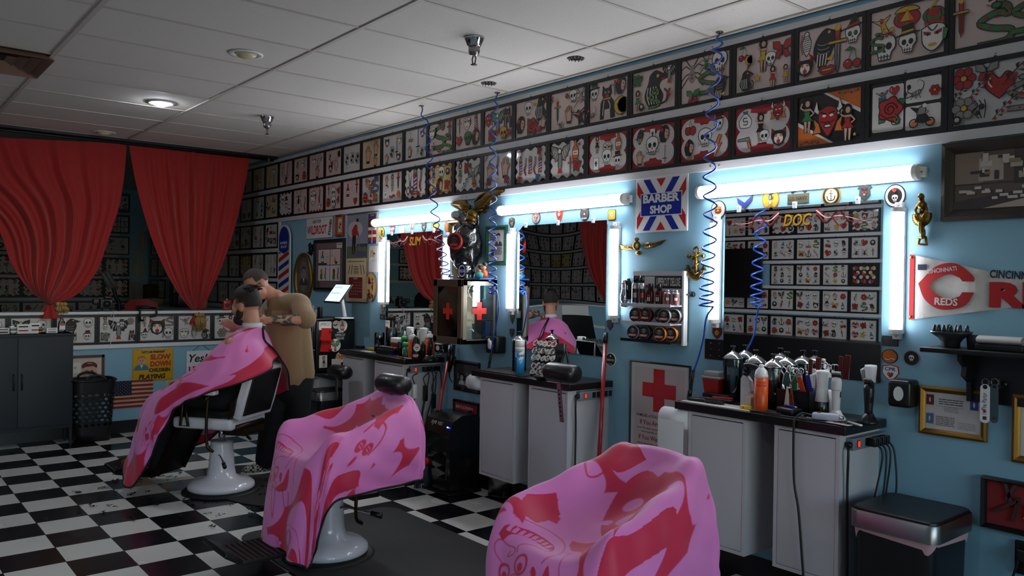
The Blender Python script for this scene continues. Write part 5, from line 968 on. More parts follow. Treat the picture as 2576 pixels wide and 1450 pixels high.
for label,px0,px1,m,txt in(('long white key tag reading I love The Parlor hanging from the shelf',2467,2490,WPL,'I   The Parlor'),('long clear grey key tag hanging beside the white key tag',2493,2511,mat('smoky_acrylic','#3a464d',.15,coat=.6),'')):
 yk=YW-.085;a=ony(px0,966,yk);c=ony(px1,1066,yk);t=thing('key_tag',label,'key tag',((a.x+c.x)/2,yk,c.z),'key tags under the shelf');w,h=c.x-a.x,a.z-c.z;M=Matrix(((1,0,0,(a.x+c.x)/2),(0,0,-1,yk),(0,1,0,(a.z+c.z)/2),(0,0,0,1)))
 q=MB();q.prism(rrect(-w/2,w/2,-h/2,h/2,w*.45),0,.004,m,M);q.poly(ring(0,h*.43,w*.25,n=12),.0045,K,M);q.poly(rect(-w*.2,w*.2,-h*.42,-h*.33),.0045,mat('slot_dark','#3b3322',.5),M);q.build('tag',t)
 if txt:
  q=MB();R=M@Matrix.Rotation(PI/2,4,'Z');q.text(txt,K,w*.5,R@Matrix.Translation((0,-w*.2,0)),w=h*.56,z=.0048);A=Art(q,R,.005);A.at(-h*.2,0,w*.24);m_heart(A);q.build('lettering',t)
 q=MB();q.tube([((a.x+c.x)/2+.014*math.cos(f),yk-.002,a.z-.008+.016+.016*math.sin(f))for f in np.linspace(0,2*PI,14)],.002,STEEL,6);q.build('split_ring',t)
b=wrect(2557,1357,2600,1450);b=(b[0],b[0]+.13,b[3]-.14,b[3]);t=wthing('wall_outlet','black wall outlet with plugs at the lower right picture edge','outlet',b);M=WM(b);q=MB(M);q.box((0,0,.01),(.13,.14,.02),BLKP,bev=.004);q.build('plate',t);q=MB(M);q.box((-.02,.02,.04),(.05,.05,.05),BLKP,bev=.006);q.build('plug',t);q=MB(M);q.tube(catmull([(-.04,.0,.05),(-.06,-.08,.05),(-.1,-.2,.03),(-.14,-.5,.02)],6),.005,BLKP);q.build('cord',t)
# ------ stations: cabinets, worktops and what stands on them
LAM=mat('white_laminate','#b9b6b8',.35);TOPM=mat('black_worktop_laminate','#0c0b0b',.3);GAP=mat('shadow_gap','#191817',.8);MAT=mat('black_rubber_mat','#17181a',.75,bump=.3,bscale=500)
def cabinet(label,x0,x1,yf,z0,z1,group='white wall cabinets under the worktops'):
 t=thing('base_cabinet',label,'cabinet',((x0+x1)/2,YW,z0),group)
 q=MB();s=.018
 q.bb(x0,x0+s,yf,YW-.001,z0,z1,LAM).bb(x1-s,x1,yf,YW-.001,z0,z1,LAM).bb(x0+s,x1-s,yf,YW-.001,z0,z0+s,LAM).bb(x0+s,x1-s,yf,YW-.001,z1-s,z1,LAM).bb(x0+s,x1-s,yf+.02,YW-.001,z0+s,z1-s,GAP);q.build('body',t)
 q=MB();q.bb(x0+s+.002,x1-s-.002,yf+.002,yf+.019,z0+s+.002,z1-s-.006,LAM,.002);q.build('door',t)
 return t
def worktop(label,x0,x1,yf,z0,z1):
 t=thing('worktop',label,'worktop',((x0+x1)/2,YW,z0),'black worktops')
 q=MB();q.bb(x0,x1,yf,YW-.001,z0,z1,TOPM,.004);q.build('slab',t);return t
ZT=.985;YF=3.475
ST={3:(-2.80,-1.83),2:(-4.645,-3.625),1:(-6.66,-5.545)}
for k,nm in((3,'cluttered DOC station'),(2,'middle station'),(1,'SLIM station')):
 x0,x1=ST[k];worktop(f'black worktop of the {nm}',x0,x1,YF,ZT-.042,ZT)
zb=.25
cab={3:((-2.72,-2.36),(-2.20,-1.865)),2:((-4.56,-4.18),(-4.03,-3.66)),1:((-6.62,-6.24),(-6.05,-5.60))}
for k,(a,b)in cab.items():
 nm={3:'DOC',2:'middle',1:'SLIM'}[k]
 cabinet(f'white cabinet under the {nm} station worktop, on the side towards the red curtains',a[0],a[1],YF+.02,zb,ZT-.043)
 cabinet(f'white cabinet under the {nm} station worktop, on the side with the power strip',b[0],b[1],YF+.02,zb,ZT-.043)
worktop('low black worktop under the black fridge',-7.62,-6.70,YF-.03,.70,.735)
cabinet('white cabinet under the black fridge',-7.58,-7.03,YF-.01,.1,.699)
def strip(label,x,y0,y1,z,plugs):
 t=thing('power_strip',label,'power strip',(x,(y0+y1)/2,z),'grey power strips');G=mat('grey_metal','#7d848e',.4,.3)
 q=MB();q.bb(x,x+.035,y0,y1,z-.028,z+.028,G,.003);q.build('housing',t)
 q=MB();q.bb(x+.034,x+.038,y0+.035,y0+.055,z-.016,z+.016,K);q.bb(x+.037,x+.041,y0+.038,y0+.052,z-.013,z+.013,mat('lit_switch','#b02010',.3,emit='#ff2a10',estr=.5),.001);q.build('switch',t)
 for i in range(5):
  y=y0+.11+i*.037;q=MB();q.bb(x+.0352,x+.0362,y,y+.028,z-.018,z+.018,K);q.build('socket',t)
 q=MB();q.cyl((x+.02,y0-.002,z),(x+.02,y0-.02,z-.004),.014,K);q.tube(catmull([(x+.02,y0-.018,z-.004),(x+.03,y0-.035,z-.05),(x+.02,y0-.02,z-.2),(x+.03,y0-.03,z-.5),(x+.025,y0-.01,z-.78),(x+.03,y0+.05,.01)],8),.006,K);q.build('mains_cord',t)
 for i,(dy,L,w)in enumerate(plugs):
  y=y0+dy;q=MB();q.bb(x+.0365,x+.075,y-.014,y+.014,z-.02,z+.02,BLKP,.004);q.build('plug',t)
  q=MB();rg=random.Random(i+int(x*10));q.tube(catmull([(x+.07,y,z),(x+.10,y+.005,z-.06),(x+.085+rg.uniform(-.02,.03),y-.02*w,z-L*.45),(x+.06,y-.05*w,z-L*.8),(x+.07,y-.08*w,z-L)],8),.0045,K,6);q.build('plug_cord',t)
 return t
strip('grey power strip with plugs on the side of the DOC station',-1.864,3.55,3.86,.895,[(.14,.62,1),(.18,.6,.6),(.22,.6,.3),(.26,.55,.2)])
strip('grey power strip with empty sockets on the side of the middle station',-3.659,3.57,3.86,.905,[])
strip('grey power strip with chargers on the side of the SLIM station',-5.599,3.55,3.86,.895,[(.13,.55,1),(.17,.5,.5),(.2,.45,.2),(.25,.6,.1)])
for i,(px,py,h)in enumerate(((1043,985,.12),(1070,990,.13),(1091,1010,.12))):
 v=ony(px,py,3.66+.05*i);x=-5.575;d=ray(px,py);v=CAMP+d*((x)/d.x)
 t=thing('clipper_adapter',['white inline adapter hanging at the SLIM station side','black power adapter hanging second at the SLIM station side','black power adapter hanging nearest the broom'][i],'adapter',v,'adapters hanging beside the SLIM station')
 q=MB();q.box(v,(.03,.035,h),WPL if i==0 else BLKP,bev=.008);q.build('brick',t)
 q=MB();q.tube(catmull([v+Vector((0,0,h/2)),v+Vector((.0,-.02,h/2+.06)),(x,v.y+.03,.86)],8),.004,K,6);q.build('upper_cord',t)
 q=MB();q.tube(catmull([v-Vector((0,0,h/2)),v-Vector((-.01,.03,h/2+.15)),v-Vector((-.02,-.03,h/2+.35)),v-Vector((-.01,.06,h/2+.45))],8),.004,K,6);q.build('lower_cord',t)
for label,x0,x1,y0,y1 in(('thin black rubber tool mat at the right of the DOC worktop',-2.33,-1.86,3.485,3.70),('thin black rubber tool mat at the left of the middle worktop',-4.60,-4.12,3.50,3.80),('thin black rubber tool mat on the SLIM worktop',-6.55,-5.60,3.49,3.75)):
 q=MB();q.bb(x0,x1,y0,y1,ZT+.0005,ZT+.006,MAT,.002);lone(q,'tool_mat',label,'mat','rubber tool mats')
q=MB();q.bb(-2.77,-2.30,3.49,3.60,ZT+.0005,ZT+.004,paper('w'),.001);lone(q,'white_towel','folded white towel strip along the front of the DOC worktop','towel')
#  product builders
def prod(name,label,cat,px,py,y,group=None,z=None):v=ony(px,py,y);return thing(name,label,cat,(v.x,y,ZT+.001 if z is None else z),group),Vector((v.x,y,ZT+.001 if z is None else z))
def lat(t,name,c,prof,m,n=24):q=MB();q.lathe(prof,m,n,c=c);return q.build(name,t)
ORG=mat('orange_label','#c44a10',.35);ORW=mat('can_white','#cfcbc8',.3,coat=.4);FLUID=thin('blue_disinfectant','#3f93a6');CLR=thin('clear_plastic','#dfe6e4')
def spraycan(label,px,py,y,h=.215,r=.032,text=True):
 t,c=prod('aerosol_can',label,'spray can',px,py,y,'orange and white aerosol cans')
 lat(t,'can_body',c,[(r*.95,0),(r,.004),(r,h*.72)],ORG);lat(t,'can_shoulder',c,[(r*1.0,h*.72),(r*1.0,h*.76),(r*.82,h*.87),(r*.4,h*.93),(r*.36,h*.94)],ORW);lat(t,'spray_nozzle',c,[(r*.36,h*.94),(r*.34,h*.99),(r*.2,h),(0,h)],WPL)
 q=MB();a=math.atan2(-c.y,-c.x)
 for s,z in(('NOW 25%',.60),('MORE FREE',.535)):
  vs,fs,W,H=glyphs(s,.03);k=h*.05/H;ww=W*k;kk=min(1,.05/ww)
  q.add([(c.x+(r+.0008)*math.cos(a+(x*k*kk-ww*kk/2)/r),c.y+(r+.0008)*math.sin(a+(x*k*kk-ww*kk/2)/r),c.z+h*z+yv*k)for x,yv in vs],fs,SRED)
 q.build('printed_text',t);return t
def jar(label,px,py,y,h=.215,r=.046,fluid=.7,lid=True,fl=FLUID):
 t,c=prod('disinfectant_jar',label,'jar',px,py,y,'glass disinfectant jars')
 lat(t,'glass',c,[(r,0),(r,h*.86),(r*.93,h*.9),(r*.95,h*.92),(r*.90,h*.92),(r*.90,h*.9),(r*.95,h*.86),(r*.95,.006),(0,.006)],GLASS,28)
 if fluid:lat(t,'fluid',c,[(r*.93,.008),(r*.93,h*fluid),(0,h*fluid)],fl,28)
 if lid:lat(t,'lid',c,[(r*1.08,h*.92),(r*1.1,h*.94),(r*.6,h*1.04),(r*.2,h*1.08),(r*.15,h*1.1)],CHR,28);lat(t,'lid_knob',c,[(r*.15,h*1.09),(r*.13,h*1.16),(r*.3,h*1.19),(r*.3,h*1.21),(0,h*1.21)],BLKP,16)
 q=MB();
 for k in range(2):q.box((c.x+.012*(k*2-1),c.y,c.z+h*.3),(.012,.004,h*.5),BLKP,Matrix.Translation(c)@Matrix.Rotation(.12*(k*2-1),4,'Y')@Matrix.Translation(-c))
 q.cyl((c.x,c.y,c.z+.01),(c.x,c.y,c.z+.035),r*.5,STEEL);q.build('combs',t);return t
def sprayer(label,px,py,y,liquid=None,h=.25,face=-1,r=.032):
 t,c=prod('mist_sprayer',label,'spray bottle',px,py,y,'mist sprayers')
 lat(t,'bottle',c,[(r*.9,0),(r,.01),(r,h*.34),(r*.8,h*.38)],CLR)
 if liquid:lat(t,'liquid',c,[(r*.86,.004),(r*.93,.012),(r*.93,h*.22),(0,h*.22)],liquid)
 lat(t,'collar',c,[(r*1.03,h*.34),(r*.8,h*.6),(r*.78,h*.66),(r*.95,h*.93),(r*.9,h*.97),(0,h*.985)],WPL)
 q=MB();q.tube([(c.x+face*r*.5,c.y-.0,c.z+h*.9),(c.x+face*r*1.6,c.y-.01,c.z+h*.84),(c.x+face*r*1.3,c.y-.01,c.z+h*.6)],[.012,.01,.006],WPL,8);q.tube([(c.x,c.y,c.z+.01),(c.x,c.y,c.z+h*.4)],.006,WPL,8);q.build('trigger',t);return t
 #  DOC station
jar('tall glass jar nearest the wall at the left back of the DOC worktop',1842,1010,3.80,.245,.05,.0)
jar('glass jar with blue fluid second from the red sharps box',1900,1005,3.74,.24,.05,.55)
jar('glass jar with combs behind the orange aerosol on the DOC worktop',1945,1010,3.66,.235,.048,.62)
jar('glass jar near the scissors on the DOC worktop',1978,990,3.78,.24,.05,.0)
t,c=prod('sharps_box','red sharps box with a clear lid on the DOC worktop','sharps box',1797,985,3.78,'red sharps boxes')
q=MB();s=[(c.x+sx*w,c.y+sy*w*.7,c.z+z)for z,w in((0,.042),(.105,.055))for sx,sy in((-1,-1),(1,-1),(1,1),(-1,1))];RED2=mat('sharps_red','#a31f14',.35,coat=.2);q.add(s,[(0,1,5,4),(1,2,6,5),(2,3,7,6),(3,0,4,7),(3,2,1,0),(4,5,6,7)],RED2);q.build('tub',t)
q=MB();q.box((c.x,c.y,c.z+.112),(.125,.088,.012),mat('frosted_lid','#b9b4b2',.3,trans=.4),bev=.004);q.box((c.x,c.y,c.z+.132),(.105,.07,.03),mat('frosted_lid'),bev=.008);q.build('lid',t)
spraycan('orange and white aerosol can at the front of the DOC worktop',1914,1020,3.56,.235,.034)
spraycan('orange and white aerosol can behind the scissors pot',2028,985,3.76,.20,.034)
t,c=prod('trigger_bottle','white bottle with a black trigger beside the orange aerosol','spray bottle',1880,1010,3.60);q=MB()
q.prism([(-.03,0),(.03,0),(.032,.09),(.02,.14),(-.004,.165),(-.018,.165),(-.03,.15)],-.018,.018,mat('milky_plastic','#b9bbbb',.3),Matrix(((1,0,0,c.x),(0,0,-1,c.y),(0,1,0,c.z),(0,0,0,1))));q.build('bottle',t)
q=MB();q.cyl((c.x-.01,c.y,c.z+.165),(c.x-.01,c.y,c.z+.185),.014,BLKP);q.tube(catmull([(c.x-.02,c.y,c.z+.215),(c.x+.01,c.y,c.z+.22),(c.x+.06,c.y,c.z+.212)],5),.013,BLKP,8);q.tube([(c.x-.01,c.y,c.z+.18),(c.x-.012,c.y,c.z+.215)],.012,BLKP);q.tube([(c.x+.02,c.y,c.z+.205),(c.x+.005,c.y-.005,c.z+.17)],.006,BLKP);q.build('trigger_head',t)
t,c=prod('blade_box','small yellow box beside the orange aerosol','box',1877,1020,3.53);q=MB();q.box((c.x,c.y,c.z+.010),(.055,.03,.02),mat('carton_yellow','#d3a010',.5),Matrix.Translation(c)@Matrix.Rotation(.1,4,'Z')@Matrix.Translation(-c));q.build('carton',t);q=MB();q.box((c.x-.012,c.y-.0155,c.z+.012),(.018,.001,.008),SBLUE);q.build('print',t)
t,c=prod('small_carton','small open cream carton beside the yellow box','box',1884,1020,3.56);q=MB();q.bb(c.x-.018,c.x+.018,c.y-.012,c.y+.012,c.z,c.z+.062,mat('cream_card','#b5ad9c',.6));q.build('carton',t);q=MB();q.add([(c.x-.018,c.y+.012,c.z+.062),(c.x+.018,c.y+.012,c.z+.062),(c.x+.015,c.y+.015,c.z+.078),(c.x-.015,c.y+.015,c.z+.078)],[(0,1,2,3)],mat('cream_card'));q.build('flap',t)
def brush(label,px,py,y,ang,m2,L=.2):
 t,c=prod('hair_brush',label,'brush',px,py,y,'brushes on the DOC worktop');R=Matrix.Translation(c+Vector((0,0,.008)))@Matrix.Rotation(ang,4,'Z')
 q=MB(R);q.tube([(-L*.5,0,.002),(-L*.1,0,.004),(0,0,.005)],[.009,.011,.008],BLKP,8);q.build('handle',t);q=MB(R);q.box((L*.25,0,.004),(L*.5,.045,.012),BLKP,bev=.005);q.build('head',t)
 q=MB(R);[q.cyl((L*.04+i*L*.047,-.018+j*.009,.010),(L*.04+i*L*.047,-.018+j*.009,.022),.0014,m2,5)for i in range(10)for j in range(5)];q.build('bristles',t)
brush('black brush with red bristles near the sharps box',1790,1010,3.62,.25,REDP,.24);brush('black vent brush at the front of the DOC worktop',1775,1018,3.55,.1,BLKP,.22)
q=MB();c=ony(1805,990,3.72);q.box((c.x,3.74,ZT+.016),(.17,.09,.03),BLKP,bev=.006);lone(q,'black_case','flat black case in front of the red sharps box','case')
cx_,cy_=ony(2005,1000,3.68).x,3.68
t=thing('tool_holder','black box holder full of scissors and combs on the DOC worktop','tool holder',(cx_,cy_,ZT));q=MB();HX=.185
for a in(('x',-HX/2),('x',HX/2),('x',.01)):q.bb(cx_+a[1]-.003,cx_+a[1]+.003,cy_-.05,cy_+.05,ZT+.001,ZT+.115,BLKP)
q.bb(cx_-HX/2,cx_+HX/2,cy_-.05,cy_-.045,ZT+.001,ZT+.115,BLKP).bb(cx_-HX/2,cx_+HX/2,cy_+.045,cy_+.05,ZT+.001,ZT+.115,BLKP).bb(cx_-HX/2,cx_+HX/2,cy_-.05,cy_+.05,ZT+.001,ZT+.006,BLKP);q.build('box',t)
def scissors(label,x,y,z,an,s=1.):
 t=thing('scissors',label,'scissors',(x,y,z),'chrome scissors in the tool holder');R=Matrix.Translation((x,y,z))@Matrix.Rotation(an,4,'Y')@Matrix.Rotation(PI/2,4,'X')@Matrix.Scale(s,4)
 for sx in(-1,1):
  q=MB(R);q.tube([(0,0,.002*sx),(-sx*.012,-.09,.002*sx)],[.006,.002],CHR,6);q.tube(catmull([(0,0,.002*sx),(sx*.012,.03,.002*sx),(sx*.018,.05,.002*sx)],4),.004,CHR,6);q.tube([(sx*.022+.014*math.cos(a),.067+.017*math.sin(a),.002*sx)for a in np.linspace(0,2*PI,15)],.0035,CHR,6);q.build('blade',t)
scissors('chrome scissors leaning at the left end of the tool holder',cx_-.07,cy_-.02,ZT+.135,-.2);scissors('chrome scissors with rings raised in the tool holder',cx_-.035,cy_,ZT+.14,.15);scissors('chrome shears at the middle of the tool holder',cx_+.0,cy_+.01,ZT+.145,-.05,.9)
for nm,lb,dx,dy,dz,an,m,w,L in(('comb','cream comb hanging over the front of the tool holder',-.02,-.058,.06,.12,mat('cream_plastic','#c6bda9',.4),.024,.14),('comb','brown spotted comb beside the cream comb',.005,-.058,.062,-.15,mat('tortoise','#6b2e18',.3,var=.6,vscale=90),.022,.13),('straight_razor','orange handled razor in the tool holder',.04,-.02,.125,-.35,mat('orange_handle','#c23c12',.35),.026,.12),('comb','blue comb in the tool holder',.07,0,.13,-.2,mat('blue_plastic','#1c2e8c',.35),.03,.13),('clip_brush','dark red brush handle at the back of the tool holder',.05,.03,.17,.05,mat('dark_red_wood','#5c1712',.35),.022,.2),('clip_brush','dark red strop handle with a hole behind the mist sprayer',.085,.035,.18,.1,mat('dark_red_wood'),.03,.2),('comb','white comb standing in the tool holder',.075,.02,.15,.05,WPL,.018,.15),('comb','black comb standing in the tool holder',.03,.02,.14,-.1,BLKP,.02,.16),('comb','green comb behind the scissors',-.03,.03,.13,0,mat('green_plastic','#2f9d58',.3),.05,.1)):
 R=Matrix.Translation((cx_+dx,cy_+dy,ZT+dz))@Matrix.Rotation(an,4,'Y');q=MB(R);q.box((0,0,0),(w,.006,L),m,bev=.0028)
 if nm=='comb':[q.box((w*.5+.004,0,-L*.45+L*.9*i/16),(.01,.003,L*.02),m)for i in range(17)]
 lone(q,nm,lb,'comb' if nm=='comb' else 'razor' if 'razor' in nm else 'brush','tools in the tool holder')
sprayer('white mist sprayer with yellow liquid at the DOC station',2068,1030,3.62,thin('yellow_oil','#a8a548'),.235)
t,c=prod('paper_cup','white cup standing behind the mist sprayer','cup',2092,1000,3.74);lat(t,'cup_body',c,[(.026,0),(.04,.12),(.038,.12),(.0,.11)],WPL)
def clipper_stand(name,label,px,py,y,m,h,mb,rz=0.):
 t,c=prod(name,label,'clipper',px,py,y,'clippers standing on the DOC worktop');R=Matrix.Translation(c)@Matrix.Rotation(rz,4,'Z')
 q=MB(R);q.lathe([(.045,0),(.045,.012),(.03,.03),(.02,.05)]if mb is m else[(.042,0),(.04,.008),(.03,.012),(.026,.05),(.0,.05)],mb,20);q.build('stand',t)
 q=MB(R);b=.02 if mb is m else .04;q.lathe([(.019,b),(.018,b+h*.25),(.022,h*.62),(.024,h*.8),(.02,h*.9),(.0,h*.93)],m,16);q.build('grip',t)
 q=MB(R@Matrix.Translation((0,0,h*.93))@Matrix.Rotation(.5,4,'X'));q.box((0,0,0),(.042,.018,.03),BLKP,bev=.003);[q.box((-.018+.0045*k,0,.018),(.002,.01,.012),STEEL)for k in range(9)];q.build('blade_head',t)
 q=MB(R);q.bb(.016,.022,-.01,.0,h*.5,h*.62,BLKP);q.cyl((0,0,h*.64),(0,0,h*.645),.0235,BLKP);q.build('switch',t)
clipper_stand('hair_clipper','white hair clipper standing on a fluted base',2103,1035,3.60,mat('ivory_plastic','#c9c6c6',.35),.225,mat('ivory_plastic'),.3)
clipper_stand('hair_trimmer','black trimmer standing in a charging base at the worktop corner',2185,1040,3.64,BLKP,.20,BLKP,-.3)
t,c=prod('corded_clipper','white corded clipper lying at the front of the DOC worktop','clipper',2078,1050,3.53);R=Matrix.Translation(c+Vector((0,0,.024)))@Matrix.Rotation(.35,4,'Z');q=MB(R);q.box((0,0,0),(.125,.045,.035),mat('pale_grey_plastic','#a9adb8',.3),bev=.016);q.build('shell',t);q=MB(R);q.box((.067,0,0),(.02,.04,.014),CHR,bev=.003);q.build('blade_head',t);q=MB(R);q.cyl((-.03,-.005,.015),(-.03,-.005,.02),.01,mat('dark_red_plastic','#5d1a1a',.4));q.build('switch',t)
P0=R@Vector((-.062,0,0));q=MB();q.tube(catmull([P0,P0+Vector((-.04,-.02,.005)),(c.x-.12,3.47,ZT+.004),(c.x-.125,3.463,ZT-.05),(c.x-.12,3.465,.7),(c.x-.09,3.46,.55),(c.x-.06,3.46,.25),(c.x-.03,3.455,.02)],10),.0058,K,7);q.build('cord',t)
t,c=prod('clipper_charger','black palm clipper with a blue pen on it','clipper',1985,1035,3.56);R=Matrix.Translation(c+Vector((0,0,.02)))@Matrix.Rotation(-.3,4,'Z');q=MB(R);q.box((0,0,0),(.115,.075,.036),BLKP,bev=.014);q.build('body',t)
q=MB(R);q.tube([(-.03,.0,.023),(.03,.01,.023)],.005,mat('blue_pen','#1426a8',.3));q.tube([(.03,.01,.023),(.04,.012,.023)],[.005,.002],WPL);lone(q,'pen','blue pen lying on the black palm clipper','pen')
def loose(name,label,cat,px,py,y,an,parts,group='loose combs and blades on the DOC worktop'):
 v=ony(px,py,y);R=Matrix.Translation((v.x,y,ZT+.009))@Matrix.Rotation(an,4,'Z');q=MB(R)
 for c,d,m in parts:q.box(c,d,m,bev=.002)
 return lone(q,name,label,cat,group)
loose('razor','white folded razor near the worktop corner','razor',2150,1050,3.55,-.5,[((0,0,0),(.1,.014,.008),WPL),((0,.004,.003),(.07,.005,.006),K)])
loose('sticker_sheet','white card with red print on the tool mat','card',2110,1062,3.50,-.15,[((0,0,-.002),(.12,.035,.002),paper('w')),((.01,.004,-.0008),(.08,.012,.001),SRED)])
loose('comb','long black comb across the tool mat','comb',2010,1020,3.60,-.45,[((0,0,0),(.22,.02,.006),BLKP)]);loose('clipper_guard','black clipper guard beside the corded clipper','guard',2045,1043,3.55,-.2,[((0,0,.004),(.07,.03,.014),BLKP),((0,-.012,-.002),(.05,.012,.004),WPL)]);loose('clip','white hair clip beside the black palm clipper','clip',2015,1040,3.57,.2,[((0,0,0),(.05,.01,.006),WPL)]);loose('comb','flat brown comb at the front edge of the DOC worktop','comb',1925,1040,3.50,.12,[((0,0,0),(.16,.022,.006),mat('dark_brown_plastic','#1f120c',.4))])
#  middle station
t,c=prod('disinfectant_spray','tall blue and white disinfectant spray can on the middle worktop','spray can',1307,935,3.56);r=.034;BLP=mat('sky_blue_label','#2f8fbd',.3,coat=.4);NAV=mat('navy_label','#16246b',.3,coat=.4);lat(t,'can_body',c,[(r,0),(r,.16)],BLP);lat(t,'can_top_label',c,[(r,.16),(r,.185),(r*.97,.19)],ORW);lat(t,'cap',c,[(r*.97,.19),(r*.97,.235),(r*.9,.238),(0,.238)],WPL)
def wrapt(q,c,r,s,z,h,m,da=0.,ww=.05,bold=.03):
 a=math.atan2(-c.y,-c.x)+da;vs,fs,W,H=glyphs(s,bold);k=h/H;kx=min(k,ww/W)
 q.add([(c.x+(r+.0008)*math.cos(a+(x*kx-W*kx/2)/r),c.y+(r+.0008)*math.sin(a+(x*kx-W*kx/2)/r),c.z+z+y*k)for x,y in vs],fs,m)
q=MB();n=10;a0=math.atan2(-c.y,-c.x)
q.add([(c.x+(r+.0005)*math.cos(a0-.2+.16*i),c.y+(r+.0005)*math.sin(a0-.2+.16*i),c.z+z0+.003*i)for i in range(n)for z0 in(.1,.15)],[(2*i,2*i+2,2*i+3,2*i+1)for i in range(n-1)],SWH);wrapt(q,c,r+.0004,'Lysol',.118,.03,NAV,.3,.055);q.add([(c.x+(r+.0006)*math.cos(a0-1.1+.1*i),c.y+(r+.0006)*math.sin(a0-1.1+.1*i),c.z+z0)for i in range(5)for z0 in(.02,.12)],[(2*i,2*i+2,2*i+3,2*i+1)for i in range(4)],NAV);q.build('label_print',t)
jar('tall empty glass jar behind the blue spray can on the middle worktop',1306,915,3.70,.235,.05,0)
t,c=prod('easel_tray','black tray covered with stickers leaning on the middle worktop','tray',1362,925,3.60);an=.42
R=Matrix.Translation((c.x,c.y,c.z))@Matrix.Rotation(.1,4,'Z')@Matrix.Rotation(-an,4,'X');q=MB(R);q.prism([(-.10,0),(.12,0),(.13,.23),(.12,.245),(-.10,.245),(-.115,.22)],-.006,.006,BLKP,Matrix(((1,0,0,0),(0,0,1,0),(0,1,0,0),(0,0,0,1))));q.build('board',t)
q=MB(R);[q.tube([(s*.13,0,.02),(s*.135,0,.18),(s*.12,0,.243)],.008,BLKP)for s in(1,)];q.tube([(.12,.006,.24),(.14,.12,.06),(.13,.14,.01)],.007,BLKP);q.tube([(-.09,.006,.24),(-.08,.12,.06),(-.08,.14,.01)],.007,BLKP);q.build('easel_leg',t)
q=MB();A=Art(q,R@Matrix(((1,0,0,0),(0,0,-1,-.0063),(0,1,0,0),(0,0,0,1))));rg=random.Random(12)
for j in range(5):
 for i in range(5):A.at(-.085+.043*i+rg.uniform(-.008,.008),.025+.047*j+rg.uniform(-.008,.008),.026,rg.uniform(-.8,.8));A.f('W',[(math.cos(a)*rg.uniform(.75,1.15),math.sin(a)*rg.uniform(.6,1))for a in np.linspace(0,2*PI,11)[:-1]]);A.k=.018;MOT[rg.choice(['skull','panther','heart','eagle','snake','rose','cat','scissors'])](A)
q.build('stickers',t)
t,c=prod('phone_dock','small black oval dish on the middle worktop','dish',1362,948,3.50);lat(t,'dish',c,[(.03,0),(.05,.02),(.052,.026),(.045,.022),(0,.012)],BLKP,28)
def headrest(label,c,an,bar,tilt=0.):
 t=thing('chair_headrest',label,'headrest',c,'loose barber chair headrests');R=Matrix.Translation(c)@Matrix.Rotation(an,4,'Z')@Matrix.Rotation(tilt,4,'Y');LEA=mat('black_leather','#0b0b0b',.38,coat=.15,bump=.12,bscale=220)
 q=MB(R);L,r=.125,.07;pr=[(0,-L),(r*.55,-L*.98),(r*.85,-L*.9),(r,-L*.75),(r*1.02,0),(r,L*.75),(r*.85,L*.9),(r*.55,L*.98),(0,L)];q.lathe(pr,LEA,24,Matrix.Rotation(PI/2,4,'Y')@Matrix.Scale(.85,4,(1,0,0)));q.build('cushion',t)
 if bar:
  q=MB();b=Vector(c)
  q.add([(b.x+dx,b.y-.03+dy*.0,b.z-.04+dz)for dx,dz,dy in((-.014,0,0),(.014,0,0))]+[(b.x+.05-.014,bar[0],bar[1]),(b.x+.05+.014,bar[0],bar[1])],[(0,1,3,2)],STEEL);o=Vector((b.x,b.y-.03,b.z-.04));e=Vector((b.x+bar[2],bar[0],bar[1]));d=(e-o)
  q.v=[];q.f=[];q.fm=[];q.sm=[]
  u=Vector((.015,0,0));w_=Vector((0,.004,0));q.add([o-u-w_,o+u-w_,o+u+w_,o-u+w_,e-u-w_,e+u-w_,e+u+w_,e-u+w_],[(0,1,5,4),(1,2,6,5),(2,3,7,6),(3,0,4,7),(0,3,2,1),(4,5,6,7)],STEEL)
  for k in range(7):p=o+d*(.25+.1*k);q.cyl(p-Vector((0,.0045,0)),p-Vector((0,.006,0)),.007,BLKP,10)
  q.build('notched_bar',t)
v=ony(1414,938,3.44);headrest('black headrest lying on the middle worktop with its notched bar hanging down',(v.x,3.44,v.z),.12,(3.435,ony(1413,1063,3.43).z,.01))
v=ony(855,930,3.36);headrest('black headrest lying beside the fridge with its bar hanging down',(v.x,3.36,.735+.075),.1,(3.33,ony(852,1000,3.33).z,.0))
for label,x,y,z,sh in(('paper towel roll hanging at the left side of the DOC station',-2.775,3.52,.885,1),('paper towel roll at the left side of the middle station',-4.61,3.55,.885,0)):
 t=thing('paper_towel_roll',label,'paper towel',(x,y,z),'paper towel rolls');q=MB();PT=mat('tissue','#cfcfcf',.9);q.cyl((x-.13,y,z),(x+.05,y,z),.055,PT,28);q.build('roll',t);q=MB();q.cyl((x-.14,y,z),(x+.055,y,z),.008,STEEL);q.build('holder',t)
 if sh:q=MB();n=12;q.add([(xx,y-.055-.012*math.sin(i/n*3)*k_,z-.005-.215*i/n-.06*(i/n)**2*(1 if k_ else 0))for i in range(n+1)for xx,k_ in((x-.13,0),(x-.04,1),(x+.05,.3))],[(3*i+j,3*i+j+1,3*i+j+4,3*i+j+3)for i in range(n)for j in range(2)],PT,smooth=True);q.build('loose_sheet',t)
v=onz(1232,1255,0);t=thing('steel_bin','round brushed steel bin on the floor under the middle station','bin',(v.x-.02,v.y+.13,0));c=Vector((v.x-.02,v.y+.13,0));q=MB();q.lathe([(.105,.0),(.105,.02)],BLKP,32,c=c);q.build('base_ring',t);q=MB();q.lathe([(.1,.02),(.1,.23),(.085,.235),(0,.235)],STEEL,32,c=c);q.build('drum',t)
